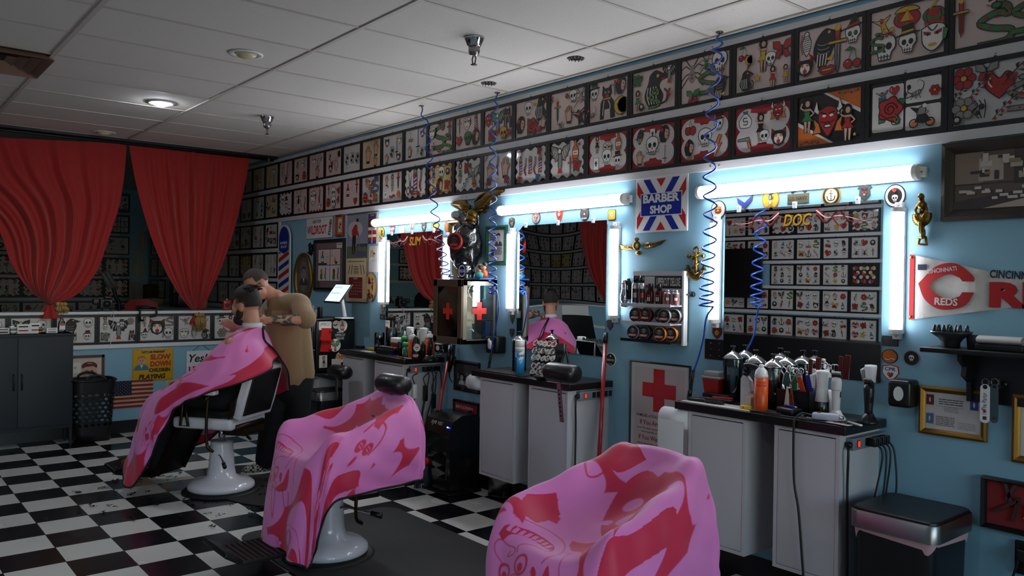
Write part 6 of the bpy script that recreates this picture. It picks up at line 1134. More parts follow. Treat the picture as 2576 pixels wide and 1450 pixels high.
#  SLIM station
jar('blue jar of combs at the left of the SLIM worktop',954,885,3.66,.185,.045,.72,False,thin('teal_fluid','#20708a'));jar('tall blue disinfectant jar behind the clear jar on the SLIM worktop',985,880,3.78,.23,.05,.7,False);jar('clear fluted jar with brushes on the SLIM worktop',984,885,3.68,.235,.05,0,False);jar('teal jar behind the red sharps box on the SLIM worktop',1008,880,3.76,.225,.048,.65,False,mat('teal_fluid'))
t,c=prod('sharps_box','red sharps box with a white lid on the SLIM worktop','sharps box',1001,885,3.64,'red sharps boxes');q=MB();s=[(c.x+sx*w,c.y+sy*w*.7,c.z+z)for z,w in((0,.045),(.10,.06))for sx,sy in((-1,-1),(1,-1),(1,1),(-1,1))];q.add(s,[(0,1,5,4),(1,2,6,5),(2,3,7,6),(3,0,4,7),(3,2,1,0),(4,5,6,7)],RED2);q.build('tub',t);q=MB();q.box((c.x,c.y,c.z+.125),(.12,.085,.045),WPL,bev=.012);q.build('lid',t);q=MB();q.box((c.x-.01,c.y-.036,c.z+.05),(.04,.003,.06),paper('w'));q.build('label',t)
spraycan('orange and white aerosol can in the middle of the SLIM worktop',1037,890,3.57,.215,.034);spraycan('orange and white aerosol can at the back right of the SLIM worktop',1081,880,3.74,.215,.036)
sprayer('white mist sprayer behind the green bottle on the SLIM worktop',1031,885,3.68,None,.25,1,.034);sprayer('white mist sprayer beside the white aerosol on the SLIM worktop',1065,885,3.72,None,.25,-1,.034)
GRN=mat('green_bottle','#0f5a2c',.3,coat=.4);GRC=mat('green_cap','#1f9a48',.35)
for lb,px,y,h in(('green talc bottle with a black tip on the SLIM worktop',1022,3.57,.13),('tall green bottle behind the talc bottle on the SLIM worktop',1018,3.64,.17),('green bottle behind the mist sprayers on the SLIM worktop',1052,3.80,.16)):
 t,c=prod('green_bottle',lb,'bottle',px,890,y,'green bottles on the SLIM worktop');lat(t,'bottle_body',c,[(.028,0),(.03,.005),(.03,h*.72)],GRN);lat(t,'cap',c,[(.031,h*.72),(.031,h*.9),(.024,h*.97),(.01,h)],GRC);lat(t,'tip',c,[(.013,h*.97),(.011,h*1.1),(.005,h*1.25),(0,h*1.25)],BLKP if h<.15 else WPL,12)
 q=MB();q.box((c.x-.006,c.y-.031,c.z+h*.4),(.008,.002,h*.35),paper('w'));q.build('label',t)
t,c=prod('sticker_bottle','black spray bottle covered in skull stickers on the SLIM worktop','spray bottle',1046,890,3.54);lat(t,'bottle_body',c,[(.03,0),(.033,.01),(.033,.12),(.02,.17),(.012,.19),(.0,.19)],BLKP)
q=MB();a0=math.atan2(-c.y,-c.x);e=Vector((math.cos(a0),math.sin(a0),0));R=Matrix(((-e.y,0,e.x,c.x+e.x*.0335),(e.x,0,e.y,c.y+e.y*.0335),(0,1,0,c.z),(0,0,0,1)));A=Art(q,R);A.at(.008,.10,.028);A.f('W',ring(0,0,1,1.1));A.k=.022;m_skull(A);A.f('R',rect(-.5,.5,-.05,.25));A.at(-.015,.12,.02);m_bolt(A);A.at(-.0,.035,.016);A.f('R',rect(-1.1,1.1,-.8,.8));q.text('CUT',paper('w'),.018,R@Matrix.Translation((0,.027,0)),z=A.z+.0008,bold=.04);q.build('stickers',t)
t,c=prod('black_bottle','slim black pump bottle on the SLIM worktop','bottle',1064,885,3.64);lat(t,'bottle_body',c,[(.022,0),(.022,.11),(.01,.12),(.008,.14),(0,.14)],BLKP)
t,c=prod('black_bottle','pair of tall black tubes beside the talc bottle','bottle',1006,885,3.56);lat(t,'bottle_body',c,[(.02,0),(.02,.12),(.012,.13),(0,.13)],BLKP)
v=ony(975,888,3.55);t=thing('clipper_tray','black acrylic tray of clipper guards on the SLIM worktop','tray',(v.x,3.56,ZT));q=MB();q.bb(v.x-.14,v.x+.14,3.52,3.60,ZT+.045,ZT+.05,BLKP).bb(v.x-.14,v.x+.14,3.52,3.524,ZT+.006,ZT+.045,BLKP).bb(v.x-.14,v.x-.136,3.52,3.60,ZT+.006,ZT+.05,BLKP).bb(v.x+.136,v.x+.14,3.52,3.60,ZT+.006,ZT+.05,BLKP);q.build('rack',t)
for k in range(6):q=MB();q.box((v.x-.115+.045*k,3.56,ZT+.062),(.034,.05,.024),mat('guard_grey','#1d1a19',.4),bev=.006);q.build('guard',t)
t,c=prod('trimmer_on_base','black trimmer with a copper edge leaning in its base on the SLIM worktop','trimmer',1081,893,3.55);lat(t,'charging_base',c,[(.055,0),(.052,.02),(.035,.045),(.025,.05),(0,.05)],BLKP);q=MB();q.tube([c+Vector((0,0,.045)),c+Vector((.012,0,.13)),c+Vector((.005,0,.175))],[.016,.02,.014],BLKP,12);q.build('grip',t);q=MB();q.tube([c+Vector((-.018,-.012,.05)),c+Vector((-.002,-.014,.17))],.005,mat('copper','#a0561f',.3,.8));q.box(c+Vector((.004,0,.185)),(.035,.02,.016),STEEL,bev=.003);q.build('blade_head',t)
q=MB();c=ony(1098,885,3.68);[q.tube([(c.x+.035*k_*math.cos(a)+.02*i,3.66+.03*k_*math.sin(a),ZT+.008+.012*i+.03*(i==4)*math.sin(a))for a in np.linspace(0,2*PI,16)],.004,K,6)for i,k_ in enumerate((1,.9,1.1,.8,.9))];lone(q,'cord_bundle','coiled black cord at the right back of the SLIM worktop','cord')
for nm,lb,px,py,y,an,pts in(('hair_clip','purple hair clips on the SLIM worktop',988,893,3.53,.2,[((0,0,0),(.09,.018,.008),mat('purple_plastic','#4a35a0',.35)),((.05,-.015,.002),(.06,.016,.008),mat('purple_plastic'))]),('hair_clip','red hair clip beside the purple clips',1006,893,3.52,-.1,[((0,0,0),(.08,.014,.008),REDP)]),('blade_pile','scattered shiny scissors and blades at the front of the SLIM worktop',1020,899,3.50,.1,[((0,0,-.002),(.09,.012,.004),CHR),((.03,.012,0),(.11,.01,.004),WPL),((-.02,-.01,0),(.07,.008,.004),STEEL)]),('paper_pad','white card pad at the left of the SLIM worktop',925,883,3.56,.05,[((0,0,-.004),(.16,.06,.006),paper('w'))]),('yellow_sponge','yellow block at the left back of the SLIM worktop',933,876,3.68,.0,[((0,0,.004),(.07,.04,.02),SYEL)]),('sunglasses_case','black case beside the fridge on the SLIM worktop',905,877,3.66,.0,[((0,0,0.008),(.1,.05,.03),BLKP)])):loose(nm,lb,nm.split('_')[-1],px,py,y,an,pts,'small things on the SLIM worktop')
# ------ fridge, first aid cabinet, display shelf, floor things
FRX0,FRX1,FRZ0,FRZ1,FRY=-7.60,-7.06,.736,1.245,3.40
t=thing('mini_fridge','black mini fridge covered in stickers on the low counter','fridge',((FRX0+FRX1)/2,YW,FRZ0));FB=mat('fridge_black','#0c0c0d',.3,coat=.2)
q=MB();q.bb(FRX0,FRX1,FRY+.045,YW-.02,FRZ0+.01,FRZ1,FB,.008);q.build('body',t)
zs=FRZ0+.225
for z0,z1 in((FRZ0+.02,zs-.004),(zs+.004,FRZ1-.03)):q=MB();q.bb(FRX0+.003,FRX1-.003,FRY,FRY+.044,z0,z1,FB,.01);q.build('door',t)
q=MB();q.bb(FRX0,FRX1,FRY,YW-.03,FRZ1-.026,FRZ1+.004,mat('fridge_top','#1c0d0e',.3),.006);q.build('top',t)
q=MB();A=Art(q,Matrix(((1,0,0,0),(0,0,-1,FRY-.0005),(0,1,0,0),(0,0,0,1))));rg=random.Random(21)
for z,n,lo in((FRZ1-.09,4,0),(FRZ1-.16,4,0),(FRZ1-.23,4,0),(zs-.05,4,1),(zs-.11,4,1)):
 for i in range(n):
  if rg.random()<.08:continue
  k=.026;A.at(FRX0+.07+.135*i+rg.uniform(-.015,.015),z+rg.uniform(-.012,.012),k,rg.uniform(-.2,.2));A.f('W' if rg.random()<.7 else 'N',ring(0,0,.9,1.15,14)if rg.random()<.6 else rect(-.8,.8,-1.1,1.1));A.k=k*.75;MOT[rg.choice(['skull','panther','eagle','cat','swallow','girl','scorp','squig','anchor'])](A)
A.at(FRX0+.31,FRZ0+.075,.1);A.f('R',[(-1.1,.4),(1.1,.4),(1.1,-.15),(0,-.45),(-1.1,-.15)]);q.text('UPPERCUT',paper('w'),.042,Matrix(((1,0,0,FRX0+.31),(0,0,-1,FRY-.0005),(0,1,0,FRZ0+.06),(0,0,0,1))),w=.19,z=A.z+.0006,bold=.03);q.build('front_stickers',t)
MS_=Matrix(((0,0,1,FRX1+.0005),(1,0,0,0),(0,1,0,0),(0,0,0,1)));q=MB();A=Art(q,MS_);y0=FRY+.05
A.f('W',rrect(y0+.02,y0+.15,1.14,1.22,.01));q.text('UPPERCUT',K,.03,MS_@Matrix.Translation((y0+.085,1.18,0)),w=.11,z=A.z+.0005)
for x,z,k,m,c in((.20,1.19,.035,'banner','R'),(.265,1.175,.05,'bottle','O'),(.245,.87+.0,.045,'heart','O'),(.19,.99,.055,'eagle','G')):
 A.at(y0+x,z,k);A.f('W',ring(0,0,1.05,1.15));f_=MOT[m];f_(A,*([c]if f_.__code__.co_argcount>1 else[]))
A.at(y0+.24,1.10,.05);A.f('L',[(-.3,.3),(.3,.3),(.25,.8),(-.25,.8)]).f('L',rect(-.7,.7,.2,.35));q.text('UPPERCUT',ink('L'),.026,MS_@Matrix.Translation((y0+.24,1.075,0)),w=.11,z=A.z+.0005,bold=.02);q.text('DELUXE',ink('L'),.022,MS_@Matrix.Translation((y0+.24,1.045,0)),w=.08,z=A.z+.0005,bold=.02)
A.at(y0+.07,.84,.06);A.f('L',rect(-.8,.6,-1,1));A.k=.05;m_girl(A,'K');A.at(y0+.20,.82,.05);A.f('L',rect(-1,1,-.8,.8));q.build('side_stickers',t)
for z,s in((1.10,1),(.985,-1)):
 q=MB(MS_);q.prism([(y0+.03,z-.05),(y0+.14,z-.055),(y0+.15,z+.055),(y0+.05,z+.06)],0,.012,REDP);q.bb(y0+.03,y0+.15,z-.055*s-.004,z-.055*s+.004,0,.05,REDP);q.cyl((y0+.135,z+.03*s,.0),(y0+.135,z+.03*s,.03),.012,REDP);q.build('magnet_holder',t)
v=ony(848,770,3.58);c=Vector((v.x,3.58,FRZ1+.005));t=thing('tablet_till','tilted white till tablet on a stand on top of the fridge','tablet',c)
cn=Vector((-6.979,3.619,1.496));ux=Vector((1,.006,-.006)).normalized();un=Vector((.011,-.8,.6)).normalized();uy=un.cross(ux).normalized();R=Matrix(((ux.x,uy.x,un.x,cn.x),(ux.y,uy.y,un.y,cn.y),(ux.z,uy.z,un.z,cn.z),(0,0,0,1)))
q=MB(R);q.box((0,0,-.008),(.32,.226,.014),BLKP,bev=.006);q.build('case',t);q=MB(R);q.box((0,0,.0),(.29,.196,.002),mat('tablet_screen','#aab4c0',.2,emit='#b9c8d8',estr=.55));A=Art(q,None,.0014)
for k in range(4):A.f(mat('screen_panel%d'%(k%2),'#c9d2b8' if k%2 else '#9fb3c8',.3,emit='#c9d2b8' if k%2 else '#9fb3c8',estr=.5),rect(-.12,.03+.02*k,.055-.035*k,.075-.035*k))
q.build('screen',t);q=MB();c=Vector((-6.98,3.70,FRZ1+.005));q.tube([cn-un*.015,cn-un*.05,c+Vector((0,0,.02))],.018,WPL,10);q.bb(c.x-.07,c.x+.07,c.y-.07,c.y+.06,c.z,c.z+.012,WPL,.004);q.build('stand',t)
for nm,lb,px,m,w,h in(('pamphlet_holder','white upright leaflet on the fridge top',787,paper('w'),.04,.11),('card_reader','black card reader standing on the fridge top',805,BLKP,.06,.1),('white_figurine','white figurine beside the card reader',797,WPL,.03,.07)):
 v=ony(px,770,3.60);q=MB();q.box((v.x,3.60,FRZ1+.005+h/2),(w,.03 if m!=paper('w')else .006,h),m,bev=.003);lone(q,nm,lb,nm.split('_')[-1])
def pedalbin(label,x0,x1,y0,y1,h,liner):
 t=thing('step_bin',label,'bin',((x0+x1)/2,(y0+y1)/2,0),'black step bins');BB=mat('bin_black','#0b0c0e',.4);cx,cy,w,d=(x0+x1)/2,(y0+y1)/2,x1-x0,y1-y0
 def loop(s,z):return[(cx+x*s,cy+y*s,z)for x,y in rrect(-w/2,w/2,-d/2,d/2,.05,6)]
 q=MB();L=[loop(.84,.01),loop(.9,h-.09)];n=len(L[0]);q.add(L[0]+L[1],[(i,(i+1)%n,n+(i+1)%n,n+i)for i in range(n)]+[tuple(range(n))[::-1]],BB,smooth=True);q.build('bucket',t)
 q=MB();L=[loop(1,h-.085),loop(1,h-.012),loop(.985,h-.008)];q.add(sum(L,[]),[(r*n+i,r*n+(i+1)%n,(r+1)*n+(i+1)%n,(r+1)*n+i)for r in range(2)for i in range(n)],STEEL,smooth=True);q.build('rim_band',t)
 q=MB();L=[loop(.975,h-.02),loop(.965,h),loop(.94,h+.004)];q.add(sum(L,[]),[(r*n+i,r*n+(i+1)%n,(r+1)*n+(i+1)%n,(r+1)*n+i)for r in range(2)for i in range(n)]+[tuple(2*n+i for i in range(n))],BB,smooth=False);q.build('lid',t)
 if liner:
  q=MB();rg=random.Random(2);L=[loop(.95,h-.086),[(x,y,h-.115-.02*math.sin(i*.9)-.008*rg.random())for i,(x,y,z)in enumerate(loop(.915,0))]];q.add(sum(L,[]),[(i,(i+1)%n,n+(i+1)%n,n+i)for i in range(n)],mat('pink_liner','#c79a9c',.5,trans=.2),smooth=True);q.build('liner',t)
 q=MB();q.bb(cx-.06,cx+.06,y0-.03,y0+.03,.012,.03,STEEL,.004);q.build('pedal',t)
v1=ony(2145,1300,3.45)
pedalbin('large black step bin with a steel rim and pink liner at the DOC station end',-1.775,-1.40,3.40,3.80,.655,True)
pedalbin('black step bin between the fridge counter and the SLIM station',-6.99,-6.72,3.30,3.62,.60,False)
def broom(label,top,foot,yt,yf,r,grip=.12,head=True):
 a=ony(top[0],top[1],yt);b=ony(foot[0],foot[1],yf);t=thing('broom',label,'broom',b,'red brooms');d=(b-a).normalized();q=MB();q.tube([a+d*grip,b],r,mat('red_pole','#a0191a',.3,coat=.4),12);q.build('pole',t);q=MB();q.tube([a,a+d*(grip+.01)],r*1.15,BLKP,12);q.build('grip',t)
 if head:
  e=Vector((.77,.35,0)).normalized()
  e=Vector((.66,.75,0));q=MB();c=b
  q.tube([c-e*.11+Vector((0,0,-.035)),c-e*.07+Vector((0,0,.005)),c+Vector((0,0,.02)),c+e*.06+Vector((0,0,.0)),c+e*.09+Vector((0,0,-.03))],[.02,.026,.032,.026,.02],REDP,10);q.build('head',t)
  q=MB();rg=random.Random(6)
  for i in range(90):s=rg.uniform(-1,1);o=rg.uniform(-.02,.02);p=c+e*.09*s+Vector((-o*e.y,o*e.x,-.02));z=c.z-.015;q.tube([p,(p.x+e.x*.035*s+rg.uniform(-.006,.006),p.y+e.y*.035*s+rg.uniform(-.006,.006),.004)],.0022,mat('grey_bristle','#3c444d',.7),4)
  q.build('bristles',t)
broom('red broom with grey bristles leaning under the first aid cabinet',(1133,870),(1082,1165),3.80,3.52,.0125)
broom('red broom pole with a dark grip leaning beside the middle mirror',(1524,838),(1503,1230),3.84,3.60,.0135,.06)
q=MB();a=ony(1098,985,3.83);q.tube([ony(1086,960,3.84),ony(1078,1140,3.75),ony(1085,1160,3.72)],.0075,mat('red_pole'));lone(q,'red_stick','thin red handle standing behind the broom','handle')
t=thing('hanging_dryer','black tool hanging from a hook behind the broom','hair dryer',ony(1130,890,3.83));q=MB();q.tube([ony(1137,868,3.82),ony(1134,905,3.80),ony(1128,935,3.80)],[.03,.028,.02],BLKP,10);q.build('barrel',t);q=MB();q.tube(catmull([ony(1128,930,3.80),ony(1140,915,3.80),ony(1146,898,3.82)],5),.007,BLKP,8);q.build('lever',t);q=MB();q.tube(catmull([ony(1130,935,3.80),ony(1131,950,3.81),ony(1138,963,3.82)],5),.004,BLKP,6);q.build('cord',t)
v=onz(1150,1235,0);x0,x1,y0,y1,h=-5.28,-4.93,3.49,3.80,.60
a=onz(1114,1215,0);b=onz(1176,1243,0)
t=thing('touchless_vacuum','tall black floor vacuum lettered eye vac beside the broom','vacuum',((x0+x1)/2,(y0+y1)/2,0));VB=mat('vac_black','#0a0a0b',.22,coat=.3)
MV=Matrix(((0,0,1,x0),(1,0,0,0),(0,1,0,0),(0,0,0,1)))
q=MB();q.prism([(y0+.02,.01),(y1,.01),(y1,h-.04),(y1-.05,h),(y0+.12,h),(y0+.04,h-.04),(y0,h-.14),(y0+.0,h-.17)],0,x1-x0,VB,MV);q.build('body',t)
q=MB();q.bb(x0+.06,x1-.04,y0+.005,y0+.03,.12,h-.2,mat('smoked_panel','#050505',.08,coat=1.),.006);q.build('window',t)
q=MB();q.bb(x0-.005,x1+.005,y0+.0,y1,.0,.02,BLKP,.004);q.build('foot',t)
Mt=Matrix(((1,0,0,(x0+x1)/2),(0,.45,-.89,y0+.075),(0,.89,.45,h-.035),(0,0,0,1)))
q=MB();Mt=Matrix.Translation(((x0+x1)/2-.02,y0+.018,h-.093))@Matrix.Rotation(math.radians(68),4,'X');q.text('eye vac',mat('silver_print','#9a9a9a',.3),.04,Mt,w=.15,z=.003,bold=.01,shear=.2);q.build('lettering',t)
q=MB();q.cyl((x1-.04,y0+.02,h-.085),(x1-.04,y0+.01,h-.08),.005,mat('blue_led','#2030ff',.3,emit='#2a3cff',estr=12));q.build('indicator',t)
fx0,fx1,fy0=ony(1091,700,3.56).x,None,3.56
cf=ony(1160,780,3.53);x1=cf.x;yf=3.53;x0=ony(1091,780,yf).x;zt=ony(1160,703,yf).z;zb_=ony(1160,868,yf).z
t=thing('first_aid_cabinet','steel and glass first aid cabinet with red crosses on the wall','cabinet',((x0+x1)/2,YW,zb_));ST_=mat('worn_steel','#8d867b',.35,.9,bump=.1);BR_=mat('brown_metal','#5a4638',.45,.3)
q=MB();s=.014;w_=.035
q.bb(x0,x1,yf+.02,YW-.001,zt-s,zt,ST_).bb(x0,x1,yf+.02,YW-.001,zb_,zb_+s+.012,ST_).bb(x0,x1,YW-.012,YW-.001,zb_,zt,mat('cabinet_back','#8b9092',.4))
for X in(x0,x1-s):q.bb(X,X+s,yf+.02,yf+.02+w_,zb_,zt,ST_).bb(X,X+s,YW-w_,YW-.002,zb_,zt,ST_).bb(X,X+s,yf+.02,YW,zt-.045,zt,ST_).bb(X,X+s,yf+.02,YW,zb_,zb_+.035,ST_)
q.build('case',t)
q=MB();fw=.045;q.bb(x0-.004,x1+.002,yf-.002,yf+.018,zt-fw*1.25,zt,BR_,.003).bb(x0-.004,x1+.002,yf-.002,yf+.018,zb_,zb_+fw*1.1,BR_,.003).bb(x0-.004,x0+fw,yf-.002,yf+.018,zb_,zt,BR_,.003).bb(x1-fw,x1+.002,yf-.002,yf+.018,zb_,zt,BR_,.003);d_=q.build('door',t)
g=MB();g.bb(x0+fw,x1-fw,yf+.006,yf+.010,zb_+fw,zt-fw,GLASS);g.build('pane',d_)
g=MB();g.tube([(x0+.01,yf-.005,(zb_+zt)/2),(x0+.005,yf-.03,(zb_+zt)/2),(x0+.02,yf-.03,(zb_+zt)/2+.01)],.005,ST_);g.build('handle',d_)
q=MB();q.bb(x1-.009,x1-.005,yf+.05,YW-.035,zb_+.03,zt-.045,GLASS);q.build('side_pane',t)
def cross(q,M,c,k,m):q.poly([(a*k,b*k)for a,b in((-1,-3),(1,-3),(1,-1),(3,-1),(3,1),(1,1),(1,3),(-1,3),(-1,1),(-3,1),(-3,-1),(-1,-1))],0,m,M@Matrix.Translation(c))
CRR=mat('cross_vinyl','#c8261c',.4)
q=MB();cross(q,Matrix(((1,0,0,0),(0,0,-1,yf+.0055),(0,1,0,0),(0,0,0,1))),((x0+x1)/2,(zb_+zt)/2+.0,0),.021,CRR);q.build('door_cross',t)
q=MB();cross(q,Matrix(((0,0,1,x1-.0045),(1,0,0,0),(0,1,0,0),(0,0,0,1))),((yf+YW)/2+.005,(zb_+zt)/2+.005,0),.0225,CRR);q.build('side_cross',t)
z1_,z2_=zb_+(zt-zb_)*.37,zb_+(zt-zb_)*.68
for z in(z1_,z2_):q=MB();q.bb(x0+.016,x1-.016,yf+.03,YW-.02,z,z+.006,thin('shelf_glass','#cfe0da'));q.build('shelf',t)
def small(name,label,cat,c,d,m,extra=None,grp='things inside the first aid cabinet'):
 q=MB();q.bb(c[0]-d[0]/2,c[0]+d[0]/2,c[1]-d[1]/2,c[1]+d[1]/2,c[2],c[2]+d[2],m,.002)
 if extra:extra(q)
 return lone(q,name,label,cat,grp)
zf=zb_+.028
small('white_carton','tall white carton on the lowest cabinet shelf','box',(x1-.10,3.66,zf),(.05,.06,.14),WPL);small('blue_carton','blue and white carton at the wall end of the lowest cabinet shelf','box',(x1-.06,3.81,zf),(.05,.045,.14),mat('blue_carton','#27408c',.4))
small('white_tub','white tub on the middle cabinet shelf','tub',(x1-.08,3.62,z1_+.0075),(.09,.07,.055),WPL);small('white_tub','second white tub behind the first on the middle cabinet shelf','tub',(x1-.09,3.71,z1_+.0075),(.09,.07,.052),WPL);small('orange_box','orange topped box behind the door cross','box',(x0+.16,3.60,z1_+.0075),(.2,.05,.03),mat('dark_print_box','#2a2320',.4),lambda q:q.bb(x0+.1,x0+.25,3.575,3.625,z1_+.0376,z1_+.043,ORG));small('green_booklet','green booklet standing on the top cabinet shelf','booklet',(x1-.07,3.79,z2_+.0075),(.04,.02,.125),mat('green_card','#3c8a72',.5))
for i,(dx,h_,m)in enumerate(((.07,.13,STEEL),(.12,.1,mat('dark_red_bottle','#6d1a1c',.3)),(.19,.12,WPL),(.235,.11,WPL))):
 t2=thing('cabinet_bottle',['steel pump bottle','dark red squat bottle','white pump bottle','small white dropper bottle'][i]+' behind the cabinet door glass','bottle',(x0+dx+.02,3.60,zf),'things inside the first aid cabinet');lat(t2,'bottle_body',(x0+dx+.02,3.60,zf),[(.022,0),(.022,h_*.7),(.01,h_*.8)],m,14);lat(t2,'pump',(x0+dx+.02,3.60,zf),[(.01,h_*.8),(.009,h_*1.05),(.014,h_*1.1),(0,h_*1.12)],BLKP if i<2 else WPL,12)
t2=thing('desk_lamp_head','chrome magnifier ring on the top cabinet shelf','magnifier',(x1-.1,3.70,z2_+.007));q=MB();q.tube([(x1-.08,3.70+.05*math.cos(a),z2_+.065+.05*math.sin(a))for a in np.linspace(0,2*PI,20)],.008,CHR,8);q.build('ring',t2);q=MB();q.tube(catmull([(x1-.08,3.65,z2_+.07),(x1-.1,3.61,z2_+.08),(x1-.1,3.60,z2_+.03),(x1-.08,3.66,z2_+.02)],5),.006,BLKP,8);q.build('arm',t2)
t2=thing('white_helmet_figure','clear dome figure on the top shelf behind the door glass','ornament',(x0+.08,3.6,z2_+.007));q=MB();q.ell((x0+.08,3.60,z2_+.05),(.04,.04,.042),mat('milky_plastic'),16,10);q.build('dome',t2);q=MB();q.tube([(x0+.19+.035*math.cos(a),3.60,z2_+.05+.035*math.sin(a))for a in np.linspace(.4,5.2,16)],.005,HOSE,6);lone(q,'blue_cuff','blue curled cuff on the top shelf behind the door glass','cuff')
zc=zt+.001
b=wrect(1140,656,1157,697);t=thing('paddle_sign','cream wooden paddle lettered Terry and Fox standing on the first aid cabinet','sign',(x0+.2,3.80,zc));v=ony(1148,676,3.78);M=Matrix(((1,0,0,v.x),(0,0,-1,3.78),(0,1,0,zc+.08),(0,0,0,1)));q=MB();q.prism([(-.03,-.08),(.025,-.08),(.05,.07),(.045,.085),(-.05,.085),(-.05,.07)],0,.012,mat('cream_wood','#bfae8a',.5),M);q.build('board',t);q=MB();q.prism([(-.05,.07),(.05,.07),(.045,.085),(-.05,.085)],.0122,.013,mat('blue_plastic','#1c2e8c',.35),M);q.text('Terry & Fox',SRED,.03,M@Matrix.Rotation(-PI/2+.15,4,'Z'),w=.13,z=.0128,shear=.2);q.build('lettering',t)
v=ony(1173,684,3.62);t=thing('toy_clock_robot','silver and blue round ornament on the first aid cabinet','ornament',(v.x,3.62,zc));M=Matrix(((1,0,0,v.x),(0,0,-1,3.60),(0,1,0,zc+.062),(0,0,0,1)));q=MB();q.prism(ring(0,0,.058,n=28),-.02,.02,CHR,M);[q.box((.058*math.cos(a),.058*math.sin(a),0),(.02,.02,.03),CHR,M@Matrix.Rotation(0,4,'Z'),.004)for a in(.5,2.6,3.7,5.6,1.57)];q.bb(-.06,.06,-.062,-.045,-.02,.02,CHR,M=M);q.build('case',t);q=MB();A=Art(q,M,.0205);A.f('W',ring(0,0,.046,n=24));A.f(SBLUE,ring(0,0,.036,n=24));A.f('W',rect(-.036,.036,-.01,.01));q.text('ROBERT',SBLUE,.012,M@Matrix.Translation((0,-.006,0)),w=.06,z=A.z+.0005,bold=.03);q.build('dial',t)
q=MB();q.bb(v.x-.09,v.x+.05,3.57,3.65,zc,zc+.006,mat('dark_tray','#2a211c',.5));
for i,(dx,y,hair,body,lb)in enumerate(((-.02,3.74,'Y',mat('yellow_robe','#b8963a',.5),'blond bust ornament behind the silver ornament'),(.055,3.72,'K',ORG,'black haired bust ornament with an orange base'),(.075,3.66,'K',mat('teal_robe','#3a9a96',.4),'black haired bust ornament in a teal robe'))):
 c=(v.x+dx+.03,y,zc+.013);t=thing('bust_ornament',lb,'ornament',c,'bust ornaments on the first aid cabinet');hh=(.10,.115,.085)[i];lat(t,'robe',c,[(.032,0),(.034,hh*.35),(.018,hh*.52),(.012,hh*.56)],body,14);q=MB();q.ell((c[0],c[1],c[2]+hh*.76),(.022,.022,.027),mat('doll_skin','#c48f70',.5),14,10);q.ell((c[0]-.004,c[1]-.021,c[2]+hh*.74),(.004,.005,.005),mat('doll_skin'));q.build('face',t);q=MB();q.ell((c[0]+.004,c[1]+.006,c[2]+hh*.86),(.025,.024,.022),ink(hair),14,10);q.build('hair',t)
q=MB();q.bb(v.x+.03,v.x+.17,3.62,3.78,zc,zc+.012,mat('blue_base','#1a4f8c',.4));lone(q,'blue_base_board','flat blue board under the bust ornaments','board')
q=MB();q.ell((v.x-.03,3.70,zc+.06),(.022,.02,.03),BLKP);q.cyl((v.x-.03,3.70,zc),(v.x-.03,3.70,zc+.04),.01,BLKP);q.ell((v.x-.02,3.70,zc+.095),(.012,.01,.022),BLKP);lone(q,'black_figurine','small black figurine behind the silver ornament','ornament')
b=wrect(1148,578,1216,652);cx,cz=(b[0]+b[1])/2,(b[2]+b[3])/2;t=thing('buffalo_head','glossy black buffalo head mounted on the wall with a red lidded tin in its mouth','ornament',(cx,YW,cz));GB=mat('gloss_black','#050505',.12,coat=1.,bump=.9,bscale=38)
def clump(c,r,n,seed,m,amp=.25):
 bm=bmesh.new();bmesh.ops.create_icosphere(bm,subdivisions=4,radius=1);rg=random.Random(seed)
 ph=[(rg.uniform(0,6),rg.uniform(3,9),Vector((rg.gauss(0,1),rg.gauss(0,1),rg.gauss(0,1))).normalized())for _ in range(n)]
 for vtx in bm.verts:
  d=sum(math.sin(p+f*vtx.co.dot(a)*1.6)for p,f,a in ph)/n;k=1+amp*d;vtx.co=Vector((c[0]+vtx.co.x*r[0]*k,c[1]+vtx.co.y*r[1]*k,c[2]+vtx.co.z*r[2]*k))
 bm.verts.index_update();o=([v_.co.copy()for v_ in bm.verts],[[v_.index for v_ in f.verts]for f in bm.faces]);bm.free();return o
q=MB();vs,fs=clump((cx+.10,YW-.11,cz-.02),(.125,.13,.19),14,5,GB);q.add(vs,fs,GB,smooth=True);q.build('mane',t)
hx=ony(1170,616,YW-.26).x
q=MB();vs,fs=clump((hx+.01,YW-.24,cz+.04),(.07,.09,.10),9,7,GB,.12);q.add(vs,fs,GB,smooth=True);q.build('muzzle',t)
q=MB();[q.tube(catmull([(hx+sx*.05,YW-.2,cz+.12),(hx+sx*.10,YW-.22,cz+.14),(hx+sx*.12,YW-.24,cz+.2)],5),[.018]*5+[.012]*5+[.004],GB,8)for sx in(-1,1)];q.build('horns',t)
q=MB();cc=Vector((hx-.02,YW-.335,cz-.0));R=Matrix.Translation(cc)@Matrix.Rotation(.55,4,'Z')@Matrix.Rotation(PI/2,4,'X');q.lathe([(.055,-.03),(.06,-.026),(.06,.0)],BLKP,28,R);q.lathe([(.063,0),(.063,.022),(.058,.026),(.05,.026)],REDP,28,R);q.poly(ring(0,0,.05,n=24),.0265,K,R);A=Art(q,R,.027);A.at(0,.008,.03);m_skull(A,'D');A.at(0,-.028,.028);A.f('R',rect(-1,1,-.35,.35));q.build('tin',t)
q=MB();q.box((hx-.02,YW-.30,cz+.155),(.13,.05,.006),mat('red_edge_black','#4c1111',.3),Matrix.Translation((hx,YW-.3,cz+.15))@Matrix.Rotation(.35,4,'Y')@Matrix.Translation((-hx,-YW+.3,-cz-.15)),.002);q.build('visor',t)
yb=YW-.03;a=ony(1595,683,YW-.03);d=ony(1723,868,YW-.03);x0,x1=a.x,d.x;zt=a.z;zb_=ony(1723,871,YW-.03).z;t=thing('product_display','white wall display of hair products reading UPPERCUT DELUXE','display shelf',((x0+x1)/2,YW,zb_));DW=mat('display_white','#b5b4b8',.4)
